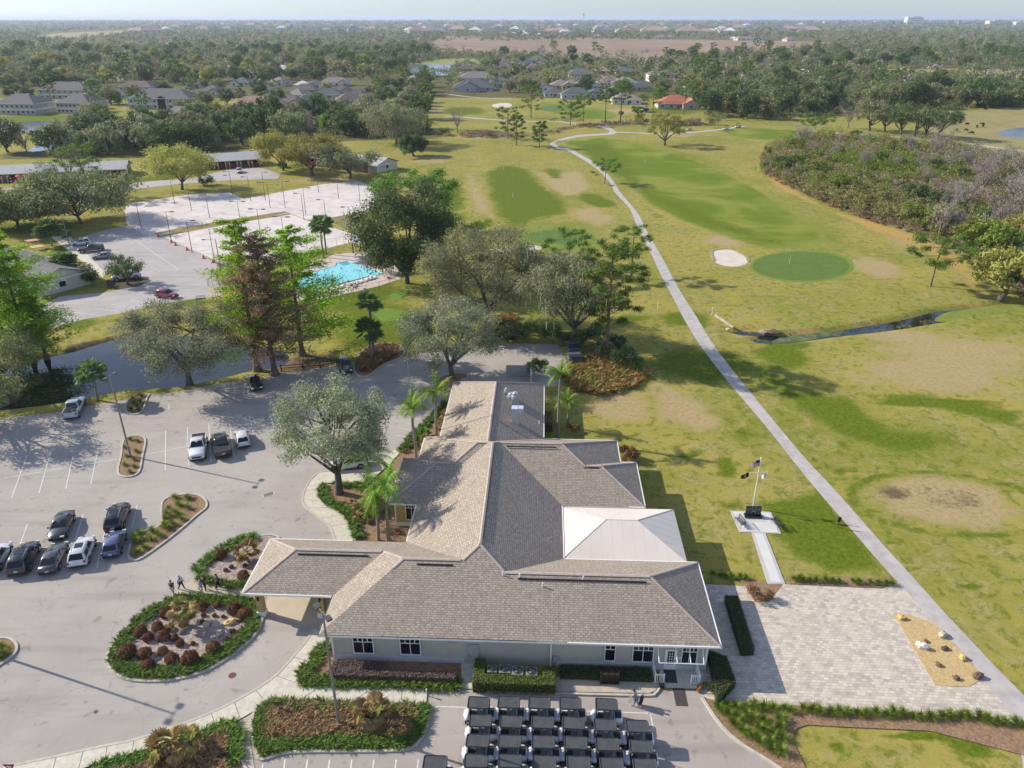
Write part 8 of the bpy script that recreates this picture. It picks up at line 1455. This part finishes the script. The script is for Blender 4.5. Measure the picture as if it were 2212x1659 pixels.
# ---- filler trees, every one its own object
def mk(f, *a, **k): return f(*a, **k)
W_ = lambda sd, R, Hh, mat, nl=2900, ls=.95, **k: V(sd, R, Hh, mat, nl, ls, .12, cl=(.26, .4), **k)
PROT = {'olive oak': [W_(101, 7, 10.5, 'olive'), W_(102, 7.6, 11, 'olive', moss=250)], 'dark oak': [W_(103, 6.6, 10.5, 'dark'), W_(104, 7.4, 12, 'dark')], 'grey oak': [W_(105, 7, 10, 'grey', 2500), W_(106, 7, 10, 'moss', 2300, moss=400)], 'yellow oak': [W_(107, 7, 10, 'yellow')], 'lime tree': [W_(108, 4.8, 9, 'lime', 2000, .8)],
    'pine': [pineset(110, 15, 3.9, 1900, .85, nb=18, fr=.5), pineset(111, 17, 4.2, 2000, .85, nb=20, fr=.42), pineset(112, 13, 4.5, 2000, .85, nb=18, fr=.62)], 'bare grey tree': [bareset(113, 4.6, 9, 1000), bareset(114, 5, 10, 1100, 'mauve')], 'rusty bare tree': [bareset(115, 4.6, 10, 1100, 'rust')], 'feather palm': [palmset(116, 6.5, 2.8, 12, r=.16)], 'moss pine': [pineset(117, 15, 3.8, 1500, .8, 'moss', nb=20, fr=.7)]}
NAMES = {'olive oak': 'oak_tree', 'dark oak': 'evergreen_oak', 'grey oak': 'moss_oak', 'yellow oak': 'oak_tree', 'lime tree': 'broadleaf_tree', 'pine': 'pine_tree', 'bare grey tree': 'bare_tree', 'rusty bare tree': 'bare_tree', 'feather palm': 'feather_palm', 'moss pine': 'pine_tree'}
AVOID = [[(878, 168), (885, 142), (975, 131), (976, 160)], [(-20, 262), (150, 262), (165, 300), (110, 325), (-20, 325)], [(950, 113), (925, 90), (1830, 84), (1770, 101), (1640, 119), (1500, 121), (1380, 127), (1200, 124), (1100, 117)], [(1985, 248), (2240, 230), (2240, 335), (2040, 318), (1700, 300), (1540, 268), (1400, 262), (1400, 240), (1480, 246), (1560, 268)], [(930, 205), (1100, 202), (1340, 230), (1400, 245), (1330, 285), (930, 300)], [(0, 238), (240, 250), (430, 236), (430, 246), (280, 262), (0, 266)], [(640, 174), (930, 172), (930, 182), (800, 192), (640, 196)], [(880, 136), (1060, 125), (1055, 139), (950, 142)], [(1900, 150), (2240, 148), (2240, 166)], [(0, 346), (290, 338), (440, 338), (450, 322), (560, 316), (650, 322), (960, 318), (960, 420), (0, 420)]]
DONE = []; ITEMS = []
def fill(poly, n, kinds, smin=.85, smax=1.2, gap=9., seed=1, tall=1.):
    rg = random.Random(seed); ks = [k for k, w in kinds for _ in range(w)]; x0, x1 = min(p[0] for p in poly), max(p[0] for p in poly); y0, y1 = min(p[1] for p in poly), max(p[1] for p in poly); c = 0; t = 0
    while c < n and t < n * 60:
        t += 1; x, y = rg.uniform(x0, x1), rg.uniform(y0, y1)
        if not inpoly(x, y, poly) or any(inpoly(x, y, a) for a in AVOID) or any(b[0] < x < b[1] and b[2] < y < b[3] for b in HB): continue
        X, Y = P(x, y)
        if any((X - a) ** 2 + (Y - b) ** 2 < gap * gap for a, b in DONE): continue
        DONE.append((X, Y)); k = rg.choice(ks); s = rg.uniform(smin, smax); o = place(rg.choice(PROT[k]), NAMES[k], '', 'palm tree' if 'palm' in k else 'tree', X, Y, s, rg.random() * 6.28, 'trees of the golf course suburb', sz=s * tall * rg.uniform(.9, 1.15)); ITEMS.append((o, k, x, y)); c += 1
MIX = (('olive oak', 4), ('dark oak', 4), ('grey oak', 3), ('yellow oak', 2), ('pine', 2), ('bare grey tree', 1), ('feather palm', 1))
fill([(0, 340), (250, 334), (430, 332), (560, 308), (700, 296), (800, 292), (800, 262), (560, 262), (430, 268), (380, 285), (170, 300), (150, 320), (0, 322), (0, 342), (280, 336), (430, 334)], 56, (('dark oak', 6), ('olive oak', 3), ('grey oak', 2), ('lime tree', 1), ('bare grey tree', 1)), .85, 1.2, 6, 1); fill([(800, 300), (950, 285), (950, 240), (900, 215), (800, 235)], 16, (('dark oak', 4), ('grey oak', 3), ('olive oak', 2), ('pine', 2)), .9, 1.25, 6, 2)
fill([(0, 300), (140, 330), (160, 300), (230, 305), (230, 262), (180, 256), (130, 300), (60, 322)], 9, (('grey oak', 4), ('bare grey tree', 3), ('pine', 1)), .8, 1.1, 6, 3); fill([(180, 262), (440, 262), (560, 250), (620, 262), (800, 250), (800, 214), (620, 216), (450, 230), (250, 250)], 9, (('dark oak', 3), ('olive oak', 3), ('feather palm', 3), ('lime tree', 1), ('grey oak', 2), ('pine', 2)), .7, 1.05, 8, 4)
fill([(60, 250), (280, 250), (280, 222), (200, 190), (60, 196)], 8, (('feather palm', 3), ('pine', 1), ('olive oak', 1)), .9, 1.2, 6, 5); fill([(0, 198), (240, 186), (420, 180), (560, 196), (640, 180), (640, 150), (420, 148), (0, 150)], 44, (('olive oak', 4), ('yellow oak', 3), ('dark oak', 3), ('grey oak', 3), ('pine', 2)), .95, 1.3, 11, 6); fill([(0, 150), (640, 148), (760, 140), (760, 105), (0, 105)], 52, MIX, 1.1, 1.5, 20, 7)
fill([(640, 176), (880, 172), (930, 200), (930, 175), (870, 172), (880, 140), (960, 122), (900, 108), (760, 110), (640, 140)], 34, (('dark oak', 4), ('olive oak', 3), ('yellow oak', 1), ('pine', 4), ('grey oak', 2)), .9, 1.3, 11, 8); fill([(800, 236), (930, 205), (930, 176), (800, 196)], 11, (('dark oak', 2), ('pine', 3), ('olive oak', 2)), .9, 1.25, 9, 9)
fill([(700, 126), (930, 126), (980, 118), (1180, 126), (1180, 114), (930, 104), (760, 96)], 26, (('rusty bare tree', 5), ('bare grey tree', 3), ('moss pine', 2), ('dark oak', 1)), 1., 1.4, 13, 10); fill([(970, 206), (1180, 206), (1420, 215), (1480, 200), (1480, 140), (1200, 128), (1060, 140), (970, 170)], 30, (('dark oak', 4), ('olive oak', 4), ('grey oak', 3), ('pine', 2), ('yellow oak', 1), ('feather palm', 1)), .65, 1.0, 9, 11)
fill([(1180, 128), (1500, 128), (1660, 124), (1700, 110), (1640, 112), (1500, 120), (1200, 122)], 20, (('pine', 6), ('dark oak', 1), ('moss pine', 1)), 1., 1.35, 8, 12); fill([(1490, 250), (1560, 260), (1660, 258), (1800, 250), (1800, 225), (1660, 232), (1500, 225)], 26, (('dark oak', 6), ('olive oak', 3), ('yellow oak', 1), ('pine', 1)), .95, 1.25, 6, 13); fill([(1480, 225), (1660, 232), (1900, 225), (2212, 225), (2240, 180), (1900, 168), (1500, 170)], 58, (('dark oak', 3), ('olive oak', 4), ('grey oak', 2), ('pine', 4), ('yellow oak', 1), ('bare grey tree', 2)), .95, 1.3, 9, 14); fill([(1880, 240), (2240, 230), (2240, 215), (1880, 225)], 20, (('dark oak', 5), ('olive oak', 3), ('grey oak', 2)), 1., 1.25, 7, 15)
fill([(1490, 168), (2240, 150), (2240, 105), (1800, 102), (1720, 115), (1500, 132)], 84, (('pine', 6), ('moss pine', 2), ('dark oak', 3), ('olive oak', 3), ('bare grey tree', 2)), 1., 1.4, 14, 16)
print('filler', len(ITEMS))
# low growth that closes the woods between the trunks
def und_keep(c):
    q = [Q(*p) for p in c]; x = np.array([p[0] for p in q]); y = np.array([p[1] for p in q]); k = np.ones(len(c), bool)
    for a in AVOID: k &= ~inpoly(x, y, a)
    for b in HB: k &= ~((x > b[0] - 4) & (x < b[1] + 4) & (y > b[2] - 2) & (y < b[3] + 4))
    return k
UM = [(LM['dark'], .4), (LM['olive'], .25), (LM['grey'], .2), (LM['scrubg'], .15)]
for i, (pl, sp_, R, n_) in enumerate((([(0, 328), (250, 324), (430, 320), (560, 307), (700, 298), (960, 292), (960, 268), (860, 262), (560, 268), (430, 276), (380, 293), (170, 312), (150, 324), (0, 326)], 4.6, 3.0, 70), ([(0, 190), (240, 180), (420, 176), (640, 172), (640, 150), (900, 120), (900, 100), (0, 104)], 13, 6.2, 60), ([(1490, 258), (1560, 263), (1660, 261), (1800, 252), (1880, 242), (2240, 232), (2240, 215), (1880, 222), (1500, 222)], 5.5, 3.4, 70), ([(1480, 220), (2240, 215), (2240, 166), (1900, 166), (1500, 168)], 9.5, 4.6, 60), ([(1490, 166), (2240, 148), (2240, 104), (1800, 101), (1500, 130)], 16, 6.0, 50), ([(970, 205), (1420, 214), (1480, 200), (1480, 140), (1200, 128), (1060, 140)], 14, 3.0, 40), ([(640, 176), (880, 172), (930, 176), (1180, 122), (930, 106), (700, 130)], 12, 5, 50))):
    blobmass('undergrowth', G(pl), sp_, UM, R, ['dark undergrowth closing the wood behind the villas', 'low growth filling the upper left woods', 'shaded undergrowth at the edge of the right woods', 'low growth filling the right woods', 'low growth under the far right pines', 'garden shrubbery among the fairway houses', 'low growth around the bright lake woods'][i], .9 if i in (0, 2) else 1.5, n_, .95, 70 + i, 'undergrowth', und_keep)
fill([(180, 258), (430, 262), (560, 262), (800, 262), (880, 215), (800, 196), (640, 176), (640, 168), (420, 178), (240, 186), (60, 196), (0, 200), (0, 215), (200, 225), (250, 240)], 40, (('olive oak', 4), ('dark oak', 4), ('yellow oak', 2), ('feather palm', 3), ('grey oak', 3), ('lime tree', 2), ('pine', 2), ('rusty bare tree', 1)), .6, .95, 7.5, 21)
fill([(640, 172), (880, 150), (900, 112), (640, 112)], 40, (('dark oak', 3), ('olive oak', 3), ('yellow oak', 3), ('pine', 4), ('grey oak', 2)), 1., 1.4, 11, 22); fill([(0, 196), (640, 176), (640, 108), (0, 108)], 60, (('olive oak', 4), ('yellow oak', 4), ('dark oak', 2), ('grey oak', 3), ('rusty bare tree', 3), ('bare grey tree', 2), ('pine', 1)), 1.1, 1.5, 12, 23); fill([(970, 206), (1480, 214), (1480, 140), (1200, 128), (1000, 140)], 20, (('dark oak', 4), ('olive oak', 4), ('grey oak', 3), ('feather palm', 2), ('yellow oak', 2)), .55, .85, 8, 24)
LMK = [('the arched apartments', 348, 215), ('the left apartment pair', 110, 225), ('the pale left pond', 80, 290), ('the pink roofed house', 545, 215), ('the brown roofs of the close', 720, 210), ('the lone white cottage', 722, 170), ('the bright lake', 925, 150), ('the large blue grey house', 1020, 175), ('the steep white gables', 1105, 132), ('the taupe roofed fairway houses', 1330, 175), ('the red tiled house', 1462, 220), ('the middle villa', 505, 335), ('the moss draped oak', 856, 290), ('the yellow villa oak', 394, 345), ('the wide brown field', 1350, 100), ('the right end of the brown field', 1760, 100), ('the cattle pasture', 2090, 245), ('the white hospital block', 1972, 60), ('the far right clearing', 2060, 156), ('the pale far left field', 180, 80), ('the scrub edge pine', 1759, 270), ('the hidden white house', 1560, 200), ('the white gable in the left woods', 500, 148), ('the left picture edge woods', 60, 140), ('the ditch brush', 1620, 250)]
autolabel(ITEMS, LMK, 1., 2.0)
# ---- far woods: one mass past anything one could count
def far_keep(c):
    q = [Q(*p) for p in c]; x = np.array([p[0] for p in q]); y = np.array([p[1] for p in q]); k = np.ones(len(c), bool)
    for a in AVOID + [[(60, 80), (110, 70), (285, 63), (290, 71), (230, 78), (110, 86)]]: k &= ~inpoly(x, y, a)
    return k
for i, (r0, r1, sp_, R, per, ls) in enumerate(((640, 1500, 24, 7.5, 46, 2.6), (1500, 3000, 38, 10, 34, 4.0), (3000, 6000, 78, 17, 26, 7.5), (6000, 14000, 170, 36, 20, 17))):
    w = .78; pl = [(-r0 * w, r0), (r0 * w, r0), (r1 * w, r1), (-r1 * w, r1)]
    blobmass('far_woods', pl, sp_, [(LM['olive'], .20), (LM['dark'], .13), (LM['grey'], .22), (LM['twig'], .24), (LM['mauve'], .1), (LM['yellow'], .05), (LM['pine'], .06)], R, ['wooded belt behind the suburb', 'wide woodland beyond the brown field', 'bluish far woodland below the horizon', 'last thin line of woods at the horizon'][i], ls, per, [1.15, .95, .7, .5][i], 40 + i, 'woods', far_keep, .7)
# ---- far houses and town buildings
its = []; rg = random.Random(5); SM = []
for i in range(4): SM.append(house((1106, 300), [15, 18, 13, 22][i], [12, 12, 10, 13][i], '', ['grey', 'taupe', 'white', 'pink'][i], [(.68, .67, .66), (.62, .6, .57), (.7, .7, .7), (.66, .58, .5)][i], 3, 0, win=3, group='far houses by the brown field'))
lk = ['white far house with a grey roof', 'pale far house with a taupe roof', 'white roofed far house', 'pinkish far house']
for s in SM: KIDS[s.name] = list(s.children); [KIDS.__setitem__(c.name, list(c.children)) for c in s.children]
n = 0
for x, y in [(1584, 87), (1600, 87.3), (1615, 87.3), (1630, 87), (1646, 87.3), (1705, 89), (1060, 76), (1075, 75), (1090, 75.5), (1110, 75), (1135, 76.5), (1165, 77), (1190, 78), (1225, 78), (1290, 81), (1320, 81.5), (1425, 84.5), (1440, 84), (1530, 85)] + [(rg.uniform(900, 1750), rg.uniform(56, 74)) for _ in range(84)] + [(290, 71), (300, 72), (312, 70), (330, 72), (345, 71), (360, 69.5)] + [(rg.uniform(380, 900), rg.uniform(55, 72)) for _ in range(34)]:
    k = rg.randrange(4); o = SM[k] if n < 4 and k == n else copy_tree(SM[k]); X, Y = P(x, y); o.location = (X, Y, 0); s = rg.uniform(1., 1.5) * (1.1 if y > 74 else 2.3); o.scale = (s, s, s * 1.1); o.rotation_euler[2] = rg.uniform(-.4, .4); its.append((o, lk[k], x, y)); n += 1
used = {id(i[0]) for i in its}
for s in SM:
    if id(s) not in used and not any(i[0] == s for i in its): s.location = (*P(1500 + SM.index(s) * 12, 72), 0); its.append((s, lk[SM.index(s)], 1500 + SM.index(s) * 12, 72))
autolabel(its, [('the tall thin mast', 1260, 55), ('the edge cottages', 1615, 87), ('the field left corner', 960, 78), ('the field middle edge', 1300, 80), ('the pale left field', 300, 72), ('the steep white gables', 1105, 72), ('the town blocks', 1740, 62), ('the left woods', 620, 62)], 1, 3)
for D, wpx, d, hh, lab, c in (((1972, 53.5), 34, 60, 60, 'large white hospital block on the right skyline', (.74, .75, .78)), ((2149, 56), 36, 60, 34, 'long cream warehouse at the right of the hospital', (.70, .62, .5)), ((2085, 54), 38, 60, 24, 'low pale warehouse between hospital and cream block', (.68, .64, .56)), ((1790, 50), 22, 50, 22, 'small white block far left of the hospital', (.7, .7, .7)), ((1900, 50), 24, 60, 24, 'pale block just left of the hospital', (.66, .66, .68)), ((2200, 54.5), 20, 50, 26, 'white block cut by the right picture edge', (.72, .72, .72)), ((420, 51), 68, 60, 20, 'long blue white factory roof in the far left woods', (.56, .62, .68)), ((1690, 47.5), 14, 60, 30, 'tiny white tower block on the horizon', (.7, .72, .74)), ((1560, 47), 16, 60, 30, 'tiny pale block on the horizon near the mast', (.68, .7, .74))):
    X, Y = P(*D); w = wpx / ppm(*D); o = thing('town_block', lab, 'building', (X, Y, 0), 0, 'far town buildings'); g = MB(); g.box((0, 0, hh / 2), (w, d, hh)); g.build('wall', wallm('tb%d' % int(D[0]), c), o); g = MB(); g.box((w * .1, 0, hh + 2), (w * .5, d * .6, 4)); g.build('roof', ROOFS['pale'], o); g = MB()
    for i in range(3): g.box((w * .12, -d / 2 - .2, hh * (.25 + i * .25)), (w * .7, .4, hh * .1))
    g.build('window_band', M('band_glass', (.16, .19, .23), (.12, .14, .18), .3, .1), o)
X, Y = P(1260, 54); o = thing('radio_mast', 'tall thin mast standing above the far town', 'mast', (X, Y, 0)); hm_ = hgt(1260, 54, 33) if False else 75; s_ = (54 - 33) / ppm(1260, 54); g = MB(); g.tube([(0, 0, 0), (0, 0, s_)], [3, 2], 6); g.build('shaft', M('mast_white', (.6, .62, .66)), o); g = MB(); g.tube([(0, 0, s_ - 8), (0, 0, s_ + 4)], 7, 8); g.build('antenna', M('mast_grey', (.3, .32, .36)), o)
# ---- haze: the blue air over the far distance
HZ = False
def haze():
    g = MB(); g.box((0, 24000, 42), (60000, 50000, 90)); o = g.build('haze', None if False else bpy.data.materials.new('haze_air')); m = o.data.materials[0]; m.use_nodes = True; t = m.node_tree; t.nodes.remove(t.nodes['Principled BSDF']); v = t.nodes.new('ShaderNodeVolumePrincipled'); v.inputs['Density'].default_value = HAZE_D; v.inputs['Color'].default_value = (.74, .84, 1, 1); v.inputs['Anisotropy'].default_value = .2; L(t, v.outputs[0], t.nodes['Material Output'].inputs['Volume']); tag(o, 'thin blue haze lying over the far landscape', 'haze', kind='stuff')
HAZE_D = 7e-5
haze()
